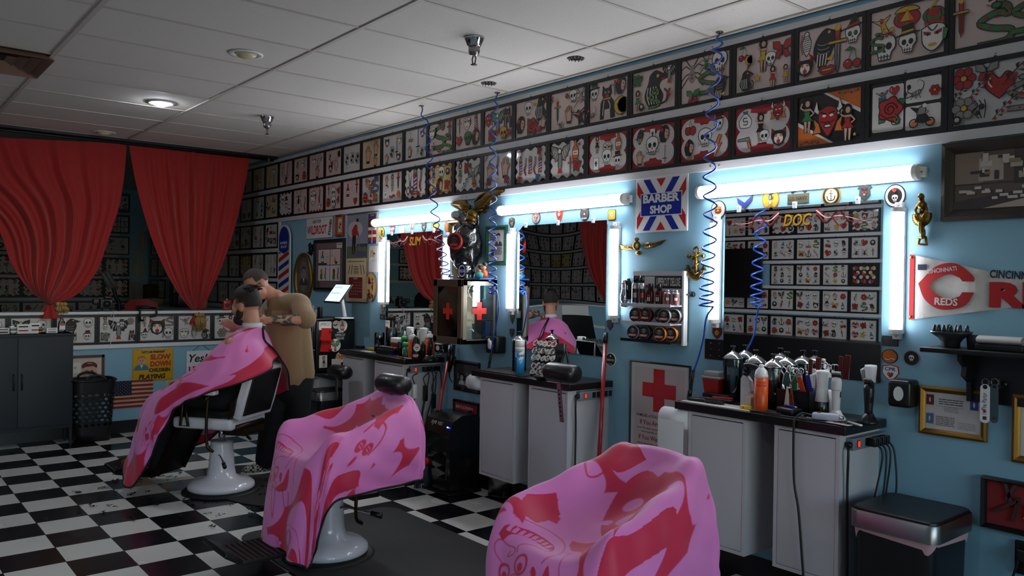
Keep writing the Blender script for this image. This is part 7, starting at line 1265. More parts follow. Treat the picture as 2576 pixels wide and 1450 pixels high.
q=MB();q.bb(x0,x1,YW-.03,YW-.001,zb_+.02,zt,BLKP).bb(x0,x1-.012,YW-.036,YW-.03,zb_+.02,zt,DW).bb(x1-.014,x1+.004,YW-.05,YW-.012,zb_,zt,WPL,.004);q.build('back_panel',t)
zsh=[ony(1690,y,YW-.13).z for y in(769,816,862)];yf=YW-.15
for i,z in enumerate(zsh):q=MB();m=DW if i<2 else BLKP;q.bb(x0+.005,x1-.012,yf,YW-.034,z-.008,z,m).bb(x0+.005,x1-.012,yf-.004,yf,z-.012,z+.006,m);q.build('shelf',t)
q=MB();M=Matrix(((1,0,0,(x0+x1)/2),(0,0,-1,YW-.0365),(0,1,0,zt),(0,0,0,1)));w=x1-x0;A=Art(q,M);A.f('K',rect(-w*.42,w*.45,-.26,-.028));A.f(DW,rect(-w*.415,w*.445,-.257,-.032));A.f('K',rect(-w*.07,w*.445,-.105,-.032));q.text('UPPERCUT DELUXE',paper('w'),.05,M@Matrix.Translation((w*.19,-.09,0)),w=w*.45,z=A.z+.0006,bold=.02);q.text('GROOMING SUPPLY CO.',K,.02,M@Matrix.Translation((w*.13,-.14,0)),w=w*.36,z=A.z+.0006);A.f('K',rect(-w*.07,w*.445,-.155,-.153)).f('K',rect(-w*.07,w*.445,-.19,-.188));A.f('R',[(-w*.4,-.09),(-w*.09,-.08),(-w*.09,-.14),(-w*.24,-.18),(-w*.4,-.15)]);q.text('UPPERCUT',paper('w'),.035,M@Matrix.Translation((-w*.245,-.135,0)),w=w*.28,z=A.z+.0006,bold=.03);q.build('header_print',t)
def bottle(label,px,z,y,kind):
 v=ony(px,760,y);c=Vector((v.x,y,z));t=thing('product_bottle',label,'bottle',c,'bottles on the product display')
 if kind=='tall':lat(t,'bottle_body',c,[(.019,0),(.02,.004),(.02,.115),(.014,.13),(.012,.132)],mat('brushed_can','#a9a9ac',.3,.8),20);lat(t,'cap',c,[(.0135,.13),(.0135,.175),(0,.176)],BLKP,18)
 elif kind=='red':q=MB();q.box((c.x,c.y,c.z+.042),(.042,.03,.084),mat('red_tonic','#5e1416',.08,trans=.4,ior=1.33),bev=.01);q.build('bottle_body',t);lat(t,'cap',c,[(.015,.083),(.015,.125),(.013,.128),(0,.128)],BLKP,18)
 else:lat(t,'bottle_body',c,[(.021,0),(.022,.003),(.022,.072),(.017,.078)],mat('brushed_can'),20);lat(t,'cap',c,[(.017,.077),(.017,.09),(.0,.092)],CHR,18)
 a0=math.atan2(-c.y,-c.x);e=Vector((math.cos(a0),math.sin(a0),0))
 q=MB();rr=.0206 if kind!='can' else .0226;h0,h1={'tall':(.01,.095),'red':(.012,.07),'can':(.006,.066)}[kind]
 if kind=='red':q.bb(c.x-.016,c.x+.016,c.y-.0163,c.y-.0158,c.z+h0,c.z+h1,K);A=Art(q,Matrix(((1,0,0,c.x),(0,0,-1,c.y-.0163),(0,1,0,c.z+.04),(0,0,0,1))));A.f('R',rect(-.012,.012,.012,.02)).f('W',rect(-.01,.01,-.018,.006)).f('K',rect(-.003,.003,-.018,.006))
 else:
  n=9;arc=lambda z,w0=1.:[(c.x+rr*math.cos(a0+(i/(n-1)-.5)*1.7*w0),c.y+rr*math.sin(a0+(i/(n-1)-.5)*1.7*w0),c.z+z)for i in range(n)]
  def band(z0,z1,m,w0=1.,r_=0):q.add(arc(z0,w0)+arc(z1,w0),[(i,i+1,n+i+1,n+i)for i in range(n-1)],m)
  band(h0,h1,K);rr+=.0003
  if kind=='can':band(h0+.002,h0+.018,ink('R'),.95);band(h1-.016,h1-.004,ink('R'),.8);rr+=.0002;band(h0+.022,h1-.02,ink('W'),.5)
  else:band(h0+.03,h0+.06,ink('R' if 'second' in label or 'third' in label else 'N'),.6)
 q.build('label',t)
y1=YW-.10
bottle('tall silver bottle at the left end of the top display shelf',1597,zsh[0],y1,'tall');bottle('second tall silver bottle behind the first on the top display shelf',1606,zsh[0],YW-.06,'tall');bottle('third tall silver bottle on the top display shelf',1615,zsh[0],y1,'tall');bottle('red tonic bottle left of its twin on the top display shelf',1636,zsh[0],y1,'red');bottle('red tonic bottle beside the printed cans on the top display shelf',1658,zsh[0],y1,'red');bottle('printed can beside the red tonic on the top display shelf',1679,zsh[0],y1,'can');bottle('printed can at the right end of the top display shelf',1700,zsh[0],y1,'can')
def tin(label,px,z,y,col,r=.043):
 v=ony(px,800,y);c=Vector((v.x,y,z+r+.001));t=thing('pomade_tin',label,'tin',c,'pomade tins on the product display');R=Matrix.Translation(c)@Matrix.Rotation(.12,4,'Z')@Matrix.Rotation(PI/2-.06,4,'X');m=mat('tin_'+col,col,.3,.6 if col=='#9a9a9c' else .0)
 q=MB();q.lathe([(r*.97,-.016),(r,-.014),(r,.008)],BLKP,30,R);q.build('base',t);q=MB();q.lathe([(r*1.0,.008),(r*1.02,.008),(r*1.02,.019),(r*.96,.022),(r*.9,.022)],m,30,R);q.build('lid_band',t)
 q=MB();q.poly(ring(0,0,r*.92,n=30),.0221,K,R);A=Art(q,R,.0224);A.at(0,r*.25,r*.5);A.f('M',ring(0,0,1.1,.8));A.k=r*.4;m_skull(A,'N');A.at(0,-r*.42,r);A.f('R',[(-.78,.18),(.78,.18),(.66,-.16),(-.66,-.16)]);q.text('UPPERCUT',paper('w'),r*.26,R@Matrix.Translation((0,-r*.52,0)),w=r*1.2,z=A.z+.0004,bold=.03);q.build('lid_print',t)
for lb,px,zi,y,col in(('red banded pomade tin at the left of the middle display shelf',1602,1,3.74,'#7c1a1c'),('red banded pomade tin second on the middle display shelf',1627,1,3.76,'#7c1a1c'),('silver pomade tin partly hidden on the middle display shelf',1665,1,3.79,'#9a9a9c'),('silver pomade tin in front on the middle display shelf',1675,1,3.74,'#9a9a9c'),('silver pomade tin at the right of the middle display shelf',1700,1,3.77,'#9a9a9c'),('lilac banded pomade tin at the left of the lowest display shelf',1597,2,3.74,'#74748e'),('grey banded pomade tin second on the lowest display shelf',1625,2,3.76,'#4c4f58'),('orange banded pomade tin third on the lowest display shelf',1664,2,3.74,'#d4700f'),('orange banded pomade tin at the right of the lowest display shelf',1692,2,3.77,'#d4700f')):tin(lb,px,zsh[zi],y,col)
b=wrect(1554,698,1579,771,.06);t=thing('wall_clipper','engraved chrome hair clipper hanging beside the product display','clipper',((b[0]+b[1])/2,YW,b[2]));M=MW((b[0]+b[1])/2-.012,(b[2]+b[3])/2,.03);h=b[3]-b[2]
q=MB(M@Matrix.Rotation(PI/2,4,'X')@Matrix.Scale(-1,4,(0,0,1)));q.M=M@Matrix.Rotation(-PI/2,4,'X');q.lathe([(.0,h*.42),(.017,h*.4),(.018,h*.1),(.026,-h*.12),(.027,-h*.28),(.018,-h*.4),(.014,-h*.42)],CHR,22);q.build('shell',t);q=MB(M);q.box((0,-h*.47,.0),(.05,.025,.02),CHR,bev=.004);q.build('blade_head',t);q=MB(M);q.tube([(.02,h*.45,-.01),(.03,h*.2,-.015),(.03,-h*.25,-.015)],.014,BLKP,10);q.build('holder',t);q=MB(M);A=Art(q,M,.0);q.M=None;rg=random.Random(8)
for k in range(10):A.z=.0262;A.at(rg.uniform(-.012,.012),rg.uniform(-.28,.15)*h,.007,rg.uniform(0,6));A.f('K',[(-.8,-.3),(.1,.7),(.7,-.2)])
A.z=.0262;A.at(0,h*.28,.012);A.z=.018;A.f('R',rect(-.7,.7,-.4,.4));q.build('engraving',t)
# ------ red curtains, half wall things, far room
def curtain(label,left,right,folds,tail,px_=XH-.05,seed=1,depth=.05):
 X=px_;t=thing('red_curtain',label,'curtain',(X,(left[0][0]+right[-1][0])/2,left[0][1]),'red curtains');ns,nt_=120,60
 Lc,Rc=[catmull([(0,y,z)for y,z in c],20)for c in(left,right)]
 def at(c,f):i=min(len(c)-2,int(f*(len(c)-1)));return c[i].lerp(c[i+1],f*(len(c)-1)-i)
 rg=random.Random(seed);ph=[rg.uniform(0,6)for _ in range(4)];vs=[]
 for j in range(nt_+1):
  v=j/nt_
  for i in range(ns+1):
   u=i/ns;a,b=at(Lc,v),at(Rc,v);p=a.lerp(b,u);sag=math.sin(PI*u)**.6
   g=.2+.8*min(1,v*3);w=(math.sin(u*folds*2*PI+ph[0]+.6*math.sin(u*5+ph[1]))*.6+.4*math.sin(u*folds*3.3*PI+ph[2]))
   amp=depth*g*(1-.55*v)*(.35+.65*math.sin(PI*min(1,max(0,u))))
   roll=.03*v*(1-abs(2*u-1))+.05*math.sin(PI*v)*(abs(2*u-1)**6)
   vs.append((X+amp*w+roll,p.y,p.z+.0*sag))
 q=MB();q.add(vs,[(j*(ns+1)+i,j*(ns+1)+i+1,(j+1)*(ns+1)+i+1,(j+1)*(ns+1)+i)for j in range(nt_)for i in range(ns)],RED,smooth=True);q.build('drape',t)
 y,z=tail;q=MB();n=24;q.add([(X+.04+r*math.cos(a)*(1+.25*math.sin(5*a)),y+r*1.1*math.sin(a)*(1+.2*math.sin(7*a)),zz)for r,zz in((.035,z+.03),(.05,z-.01),(.075,z-.06),(.085,z-.1))for a in np.linspace(0,2*PI,n+1)[:-1]],[(i*n+k_,i*n+(k_+1)%n,(i+1)*n+(k_+1)%n,(i+1)*n+k_)for i in range(3)for k_ in range(n)],RED,smooth=True);q.build('gathered_end',t)
 return t
RED=mat('red_velvet_curtain','#a01009',.7,sheen=.35,bump=.15,bscale=260)
def cx(pts):return[(v.y,v.z)for v in(onx(px,py,XH-.05)for px,py in pts)]
def tassel(label,c,big):
 t=thing('straw_tassel',label,'tassel',c,'straw tassels tying the curtains');ST=mat('straw','#a8874a',.8);rg=random.Random(3);q=MB()
 for k in range(70):a=rg.uniform(0,2*PI);r=rg.uniform(.3,1);L=rg.uniform(.08,.15)*big;q.tube([(c[0]+.02*math.cos(a),c[1]+.02*math.sin(a),c[2]),(c[0]+.055*r*math.cos(a),c[1]+.065*r*math.sin(a),c[2]-L*.5),(c[0]+.05*r*math.cos(a),c[1]+.07*r*math.sin(a),c[2]-L)],[.005,.006,.003],ST,4)
 q.build('straw_strands',t);q=MB();[q.ell((c[0]+.03*math.cos(a),c[1]+.035*math.sin(a),c[2]+.01),(.02,.022,.02),ST,10,7)for a in np.linspace(0,2*PI,7)[:-1]];q.build('knot',t)
q=MB();q.tube([(XH-.05,YO+.02,3.008),(XH-.05,3.84,3.008)],.012,BLKP,10);q.build;rod=thing('curtain_rod','black curtain rod under the ceiling edge','curtain rod',(XH-.05,1.5,3.008));q.build('rod',rod)
for y in(3.78,.7):q=MB();q.bb(XH-.07,XH-.03,y-.012,y+.012,2.985,HC-.03,STEEL);q.build('bracket',rod)
curtain('wide red curtain tied low at the left of the picture',cx([(-330,330),(-250,420),(-110,500),(-40,540),(0,590),(25,660),(60,715),(113,764)]),cx([(319,362),(312,440),(298,520),(272,600),(243,680),(200,735),(160,757),(131,766)]),9,cx([(124,775)])[0],seed=2,depth=.06)
curtain('narrower red curtain tied with straw behind the seated customer',cx([(325,366),(338,450),(357,530),(382,610),(412,680),(444,735),(470,768),(487,784)]),cx([(629,394),(618,450),(602,520),(580,600),(555,670),(530,730),(512,768),(498,784)]),9,cx([(492,792)])[0],seed=5)
curtain('red curtain at the wall facing the mirrors, seen in the middle mirror',[(-2.25,3.0),(-2.25,2.4),(-2.24,1.9),(-2.2,1.5),(-2.15,1.3)],[(-1.02,3.0),(-1.15,2.5),(-1.5,1.9),(-1.8,1.55),(-2.05,1.3)],8,(-2.1,1.29),seed=8)
y,z=cx([(150,775)])[0];tassel('small straw knot at the foot of the wide red curtain',(XH+.02,y,z+.03),.6)
y,z=cx([(494,794)])[0];tassel('straw tassel hanging from the narrower red curtain',(XH+.045,y,z),1.15)
ZH=HT+.029
for i,(py0,c1,c2,lb)in enumerate(((571,'#b02c12','#2a1512','red fuel style can on the half wall, left one beside the customer'),(594,'#b01c1c','#2a7f92','red and teal can on the half wall touching the customer head'))):
 v=onx(py0,778,XH-.04);c=Vector((XH-.05,v.y,ZH));t=thing('tin_can',lb,'can',c,'printed cans on the half wall');q=MB();q.box(c+Vector((0,0,.055)),(.05,.085,.11),mat('can_'+c1,c1,.35),bev=.012);q.build('can_body',t);lat(t,'cap',c,[(.02,.11),(.02,.13),(0,.132)],CHR,14);q=MB();A=Art(q,MX(c.y,c.z+.055,c.x+.0255));A.at(0,0,.032);A.f(mat('can_'+c2,c2,.4),ring(0,0,1,.8)if i==0 else[(-1.2,-1.3),(1.2,-1.3),(1.2,.6),(-1.2,-.2)]);q.build('can_print',t)
t=thing('desk_clamp','black clamp frame hooked over the half wall','clamp',(XH,onx(370,790,XH).y,ZH));yc=onx(370,790,XH).y;q=MB();q.tube(catmull([(XH+.03,yc-.045,1.165),(XH+.05,yc-.08,1.18),(XH+.04,yc-.08,1.29),(XH-.06,yc-.05,1.295),(XH-.06,yc+.05,1.295),(XH+.04,yc+.075,1.29),(XH+.05,yc+.075,1.22),(XH+.03,yc+.02,1.205)],6),.011,BLKP,8);q.build('frame',t);q=MB();q.bb(XH-.16,XH+.0,yc-.06,yc+.06,ZH,ZH+.02,BLKP);q.build('plate',t)
v=onx(265,765,XH-.1);c=Vector((XH-.1,v.y,ZH));t=thing('camera_rig','black video camera rig standing on the half wall','camera',c);q=MB();q.box(c+Vector((0,.0,.075)),(.1,.12,.1),BLKP,bev=.01);q.box(c+Vector((0,-.09,.1)),(.06,.06,.06),BLKP,bev=.01);q.box(c+Vector((0,.02,.14)),(.05,.07,.03),BLKP,bev=.01);q.bb(c.x-.03,c.x+.03,c.y-.03,c.y+.03,c.z,c.z+.03,BLKP);q.build('body',t);q=MB();q.cyl(c+Vector((.05,0,.075)),c+Vector((.09,0,.075)),.035,BLKP);q.build('lens',t)
q=MB();c=onx(210,784,XH-.1);q.bb(XH-.15,XH-.02,c.y-.12,c.y+.14,ZH,ZH+.015,BLKP,.005);lone(q,'black_tray','flat black tray lying on the half wall beside the camera rig','tray')
q=MB();q.tube(catmull([onx(278,798,XH+.012),onx(286,783,XH+.04),onx(284,820,XH+.03),onx(279,860,XH+.03),onx(274,885,XH+.01)],8),.003,WPL,6);lone(q,'white_cable','thin white cable hanging over the half wall','cable')
t=thing('arm_lamp','dark arm lamp with a twin bar head behind the half wall','lamp',onx(300,790,-10.2));X=-10.2;a,b=onx(262,683,X),onx(282,725,X);q=MB();q.tube(catmull([onx(284,722,X),onx(292,750,X),onx(301,790,X),(X,onx(303,800,X).y,.02)],8),.022,K,8);q.build('stem',t);q=MB();q.lathe([(.2,0),(.2,.02),(0,.03)],K,24,c=(X,onx(303,800,X).y,0));q.build('base',t)
q=MB();d=(b-a);w=Vector((0,.045,.02));q.add([a-w,a+w,b+w,b-w]+[p+Vector((.03,0,0))for p in(a-w,a+w,b+w,b-w)],[(0,1,2,3),(7,6,5,4),(0,4,5,1),(1,5,6,2),(2,6,7,3),(3,7,4,0)],K);q.build('head',t)
for s in(-.45,.45):q=MB();q.tube([a+w*s+Vector((.032,0,-.02)),b+w*s+Vector((.032,0,.02))],.009,mat('unlit_tube','#77787c',.4),8);q.build('light_bar',t)
q=MB();q.bb(-13.2,-9.75,3.36,YW-.001,1.18,1.215,WH,.004);lone(q,'wall_shelf','long white counter shelf along the far room wall','shelf')
for i in range(4):q=MB();q.bb(-13.15+.85*i,-12.33+.85*i,3.42,YW-.001,.1,1.179,mat('blue_cupboard','#5f8796',.5),.004);lone(q,'wall_cupboard',f'blue cupboard under the far room shelf, {ORD[i]} from the corner','cupboard','far room cupboards')
for nm,lb,x,y,d,m in(('towel_stack','stack of cream towels on the far room shelf',-12.6,3.55,(.3,.2,.1),mat('cream_towel','#a89c80',.9)),('black_bottle_box','black upright box with white print on the far room shelf',-11.9,3.62,(.16,.12,.42),K),('dark_case','dark case beside the black upright box',-11.5,3.6,(.2,.2,.2),BLKP),('plush_toy','pink doll lying on the far room shelf',-10.6,3.55,(.2,.12,.14),mat('doll_pink','#a86c5c',.6)),('brown_bag','brown bag on the far room shelf in the corner',-13.0,3.6,(.16,.2,.3),mat('brown_cloth','#3a2d20',.9))):
 q=MB();q.box((x,y,1.216+d[2]/2),d,m,bev=.03)
 lone(q,nm,lb,nm.split('_')[-1])
for nm,lb,y0,y1,z0,z1,tip in(('hanging_cloth','white cloth hanging on the far room back wall',3.60,3.83,1.66,2.15,1),('paper_sheet','loose white paper pinned low in the far room corner',3.58,3.85,1.3,1.55,0),('round_paper','round white paper pinned above the hanging cloth',3.72,3.84,2.1,2.4,0)):
 q=MB();n=10;q.add([(XB+.012+.012*math.sin(k*1.3),y0+(y1-y0)*(k/n if j==0 or not tip else .45+.12*k/n),(z0 if j==0 else z1)-.03*math.sin(k/n*PI))for j in range(2)for k in range(n+1)],[(k,k+1,n+2+k,n+1+k)for k in range(n)],mat('far_paper','#a9a69e',.9),smooth=True);lone(q,nm,lb,nm.split('_')[-1],'papers in the far room corner')
v=onx(360,772,-10.4);t=thing('red_chair','red shell chair back showing above the half wall','chair',(-10.4,v.y,0));RC=mat('red_shell','#a3130c',.4)
q=MB();pr=[(-.2,.0),(-.21,.2),(-.15,.27),(.05,.28),(.17,.22),(.2,0)];hole=None;Mx=MX(v.y,1.08,-10.42);q.prism(pr,0,.02,RC,Mx);q.build('backrest',t);q=MB();q.prism([(-.09,.15),(-.08,.2),(.06,.2),(.09,.15)],.0205,.0215,K,Mx);q.build('hand_slot',t);q=MB();q.bb(-10.4,-9.95,v.y-.2,v.y+.2,.72,.76,RC,.01);q.build('seat',t)
for sx in(-.02,.42):
 for sy in(-.17,.17):q=MB();q.tube([(-10.4+sx,v.y+sy,.72),(-10.4+sx,v.y+sy*1.2,0)],.012,CHR,8);q.build('leg',t)
q=MB();q.bb(-10.43,-10.40,v.y-.03,v.y+.03,.74,1.1,CHR);q.build('back_stem',t)
LK=mat('locker_navy','#141a22',.5);y0,y1,x0,x1,zl=.78,1.70,-8.97,-8.68,1.07
t=thing('metal_locker','dark navy two door metal locker in front of the half wall','locker',((x0+x1)/2,(y0+y1)/2,0));q=MB();q.bb(x0,x1,y0,y1,.16,zl,LK,.003);q.build('cabinet_body',t);q=MB();q.bb(x0-.0,x1+.012,y0-.006,y1+.006,zl-.022,zl,LK,.003);q.build('top',t)
for i,(a,b)in enumerate(((y0+.02,1.236),(1.242,y1-.02))):q=MB();q.bb(x1,x1+.014,a,b,.2,zl-.035,LK,.002);d_=q.build('door',t);h=MB();yh=1.236-.03 if i==0 else 1.242+.03;h.tube([(x1+.014,yh,.55),(x1+.035,yh,.56),(x1+.035,yh,.69),(x1+.014,yh,.70)],.006,BLKP,8);h.build('handle',d_)
for a in(y0+.015,y1-.015):
 for b in(x0+.02,x1-.015):q=MB();q.bb(b-.012,b+.012,a-.012,a+.012,0,.16,LK);q.build('leg',t)
def atl(px,out=.1):return onx(px,835,x1-out)
t=thing('sanitizer_bottle','clear hand sanitizer pump bottle on the locker','bottle',(x1-.1,atl(155).y,zl));c=(x1-.1,atl(155).y,zl+.001);lat(t,'bottle_body',c,[(.035,0),(.037,.02),(.03,.1),(.015,.125),(.014,.135)],CLR,20);lat(t,'pump',c,[(.015,.135),(.012,.15),(.005,.155),(.005,.175),(.014,.178),(0,.18)],CLR,14);q=MB();q.box((c[0]+.034,c[1],c[2]+.06),(.006,.05,.06),WPL,bev=.002);q.box((c[0]+.0375,c[1],c[2]+.08),(.002,.045,.018),SRED);q.build('label',t)
for nm,lb,px,w,h,m,p in(('card_box','upright box of white cards with red print on the locker, left one',58,.11,.09,WPL,'R'),('card_box','upright box of cards with a dark lid on the locker, right one',88,.09,.1,WPL,'R'),('card_stack','white stack of cards in a tray beside the sanitizer',130,.095,.05,WPL,'N'),('glass_vial','small dark capped vial on the locker',100,.03,.06,BLKP,'Y'),('crumpled_paper','crumpled printed paper at the left end of the locker',8,.1,.06,paper('w'),'K'),('clear_bag','crumpled clear bag beside the card boxes',33,.07,.08,CLR,'W')):
 c=atl(px);q=MB();q.bb(x1-.13,x1-.08,c.y-w/2,c.y+w/2,zl+.0005,zl+h,m,.003);A=Art(q,MX(c.y,zl+h*.4,x1-.0795));A.f(p,rect(-w*.35,w*.35,-.012,.0)).f('K' if p=='R' else p,rect(-w*.35,w*.35,h*.28,h*.42));lone(q,nm,lb,nm.split('_')[-1],'things on the locker')
t=thing('laundry_basket','black plastic laundry basket with oval holes beside the locker','basket',(-8.80,1.89,0));BK=mat('basket_black','#0c0d0d',.45);q=MB();c0=Vector((-8.80,1.89,0));hb=.6
def bl(f,z,o=0):return[(c0.x+x*f,c0.y+y*f,z+o*math.sin(2*math.atan2(y,x)+PI/2)**2)for x,y in rrect(-.17,.17,-.2,.2,.09,7)]
L0,n=bl(.80,.0),32;n=len(L0);rows=[bl(.8+.2*z/hb,z)for z in np.linspace(0.0,hb*.24,3)]
q.add(sum(rows,[]),[(r*n+i,r*n+(i+1)%n,(r+1)*n+(i+1)%n,(r+1)*n+i)for r in range(2)for i in range(n)]+[tuple(range(n))[::-1]],BK,smooth=True);rows=[bl(.8+.2*z/hb,z)for z in(hb*.8,hb*.9,hb)];q.add(sum(rows,[]),[(r*n+i,r*n+(i+1)%n,(r+1)*n+(i+1)%n,(r+1)*n+i)for r in range(2)for i in range(n)],BK,smooth=True)
N,R_=44,8;z0,z1=hb*.24,hb*.8
per=rrect(-.17,.17,-.2,.2,.09,10);cum=[0]
for i in range(len(per)):a,b=per[i],per[(i+1)%len(per)];cum.append(cum[-1]+math.hypot(b[0]-a[0],b[1]-a[1]))
def pat(s):
 s=(s%1)*cum[-1];i=max(k for k in range(len(per))if cum[k]<=s+1e-9);a,b=per[i],per[(i+1)%len(per)];f=(s-cum[i])/(cum[i+1]-cum[i]);return a[0]+(b[0]-a[0])*f,a[1]+(b[1]-a[1])*f
def P3(s,z):x,y=pat(s);f=.8+.2*z/hb;return(c0.x+x*f,c0.y+y*f,z)
nc=20
for r in range(R_):
 for k in range(nc):
  sc,zc_=(k+.5*(r%2))/nc,z0+(z1-z0)*(r+.5)/R_;hw,hh=.5/nc,(z1-z0)/R_/2;vs=[]
  for j in range(16):a=2*PI*j/16;m_=1/max(abs(math.cos(a)),abs(math.sin(a)));vs+=[P3(sc+hw*.68*math.cos(a),zc_+hh*.66*math.sin(a)),P3(sc+hw*math.cos(a)*m_,zc_+hh*math.sin(a)*m_)]
  q.add(vs,[(2*j,2*j+1,(2*j+3)%32,(2*j+2)%32)for j in range(16)],BK)
q.build('basket_body',t)
for s in(-1,1):
 q=MB();q.tube([(c0.x+s*.17,c0.y+.09*math.cos(a),hb+.0+.055*math.sin(a))for a in np.linspace(0,PI,13)],.012,BK,8);q.build('handle',t)
q=MB();q.tube([Vector(p)+Vector((0,0,0))for p in bl(1.01,hb)+bl(1.01,hb)[:1]],.011,BK,8);q.build('rim',t)
def xrect(px0,py0,px1,py1):a,b=onx(px0,py0,XH),onx(px1,py1,XH);return a.y,b.y,b.z,a.z
def xthing(name,label,cat,b):return thing(name,label,cat,(XH,(b[0]+b[1])/2,(b[2]+b[3])/2)),MX((b[0]+b[1])/2,(b[2]+b[3])/2,XH),b[1]-b[0],b[3]-b[2]
b=xrect(333,879,435,955);t,M,w,h=xthing('slow_down_sign','yellow metal sign reading SLOW DOWN CHILDREN PLAYING','sign',b);q=MB(M);q.box((0,0,.004),(w,h,.006),mat('sign_yellow','#c79a08',.3,coat=.5),bev=.002);q.build('panel',t)
q=MB();z=.0075;A=Art(q,M,z);A.s_(rect(-w*.48,w*.48,-h*.46,h*.46),.003,'R',True);A.at(-w*.28,h*.1,h*.26);portrait(A,'S','O','B');A.at(0,0,1)
for s,x,y,hh,ww,m,sh in(('"LET\'S BE FRIENDS"',0,.36,.07,.58,K,.2),('SLOW',.18,.15,.17,.5,SRED,0),('DOWN',.18,-.06,.17,.5,SRED,0),('CHILDREN',.16,-.23,.12,.52,K,0),('PLAYING',-.02,-.44,.15,.66,K,.25)):q.text(s,m,h*hh,M@Matrix.Translation((w*x,h*y,0)),w=w*ww,z=A.z+.0006,bold=.04,shear=sh)
q.build('printed_face',t)
b=xrect(275,961,384,1021);t,M,w,h=xthing('flag_print','small faded American flag pinned under the yellow sign','flag',b);q=MB();n=16
q.add([(-w/2+w*i/n,-h/2+h*j,.004+.003*math.sin(i*.8))for i in range(n+1)for j in(0,1)],[(2*i,2*i+2,2*i+3,2*i+1)for i in range(n)],mat('flag_cream','#b3a488',.8),M,True);q.build('cloth',t);q=MB();A=Art(q,M,.0076)
for k in range(7):A.z=.0076;A.f(mat('flag_red','#8c1519',.8),rect(-w/2,w/2,-h/2+h*2*k/13,-h/2+h*(2*k+1)/13))
A.f(mat('flag_navy','#12182c',.8),rect(-w/2,-w*.0,-h*.04,h/2));z=A.z
for r in range(9):
 for c in range(6 if r%2==0 else 5):A.z=z;A.f('L',[(x*.006-w*.46+w*.083*(c+.5*(r%2)),y*.006+h*.46-h*.054*r)for x,y in ring(0,0,.6,n=5)])
q.build('stripes_and_stars',t)
b=xrect(150,897,261,1003);t,M,w,h=xthing('shaver_poster','brown framed shaver advert with a smiling man behind the laundry basket','framed picture',b);q=MB(M);fm=mat('brown_oak','#5a3420',.5)
for x0_,x1_,y0_,y1_ in((-w/2,w/2,h/2-.025,h/2),(-w/2,w/2,-h/2,-h/2+.025),(-w/2,-w/2+.025,-h/2,h/2),(w/2-.025,w/2,-h/2,h/2)):q.bb(x0_,x1_,y0_,y1_,0,.02,fm)
q.build('frame',t);q=MB();q.bb(-w/2+.02,w/2-.02,-h/2+.02,h/2-.02,0,.008,paper('w'),M=M);A=Art(q,M,.0085);A.f(paper('p'),rect(-w*.4,w*.4,-h*.4,h*.42));A.at(w*.16,h*.12,h*.26);A.f('D',ring(0,.5,.62,.4)).f(paper('t')if 0 else 'S',ring(0,0,.6,.8)).f('D',[(-.6,.3),(-.3,.75),(.4,.7),(.6,.3),(.3,.5),(-.3,.45)]).c('K',-.22,.1,.07).c('K',.22,.1,.07).f('W',ring(0,-.42,.28,.12)).s_([(0,.05),(-.05,-.15),(.06,-.16)],.05);A.at(0,0,1);A.f('W',rect(-w*.38,-w*.04,h*.12,h*.34)).f('N',ring(-w*.2,-h*.2,w*.13,h*.06)).f('Y',rect(w*.12,w*.34,-h*.38,-h*.2));q.text('Bing',ink('R'),.03,M@Matrix.Translation((-w*.2,h*.2,0)),z=A.z+.0006,shear=.3);q.build('print',t)
b=xrect(469,884,540,980);t,M,w,h=xthing('hanging_sign','white hanging sign with red letters behind the pink cape','sign',b);q=MB(M);q.box((0,0,.006),(w,h,.008),WPL);q.build('panel',t);q=MB();q.text('Yes!',K,h*.2,M@Matrix.Translation((-w*.1,h*.22,0)),z=.0108,shear=.3,bold=.02);q.text("UTICA",SRED,h*.3,M@Matrix.Translation((w*.0,-h*.18,0)),w=w*.85,z=.0108,bold=.05);q.build('lettering',t);q=MB(M);q.tube([(-w*.3,h/2,.006),(0,h*.68,.004),(w*.3,h/2,.006)],.0025,STEEL,5);q.build('hanging_wire',t)
b=xrect(418,957,448,985);t,M,w,h=xthing('small_notice','small tan paper notice behind the pink cape edge','notice',b);q=MB(M);q.box((0,0,.001),(w,h,.002),paper('t'));q.build('paper',t);q=MB();lines(q,M,-w*.35,w*.35,h*.25,3,h*.2,h*.08,.0022,'N');q.build('print',t)
t=thing('wall_television','black television on the wall facing the mirrors','television',(-6.82,YO+.1,1.8));q=MB();q.bb(-7.25,-6.48,YO+.06,YO+.1,1.455,2.16,BLKP,.006);q.build('screen',t);q=MB();q.bb(-6.95,-6.75,YO+.001,YO+.06,1.7,1.9,BLKP);q.build('wall_bracket',t)
q=MB();q.bb(-7.4,-4.3,YO+.02,YO+.5,.02,.95,mat('dark_bench','#0d0c0c',.4),.01);lone(q,'low_bench','low black bench along the wall facing the mirrors','bench')
t=thing('white_unit','white unit against the half wall seen in the middle mirror','cabinet',(-8.75,-.75,0));q=MB();q.bb(-8.98,-8.5,-1.0,-.3,0,1.26,WH,.005);q.build('body',t);q=MB();q.bb(-8.49,-8.45,-1.02,-.28,.05,1.1,BLKP,.004);q.build('black_panel',t)
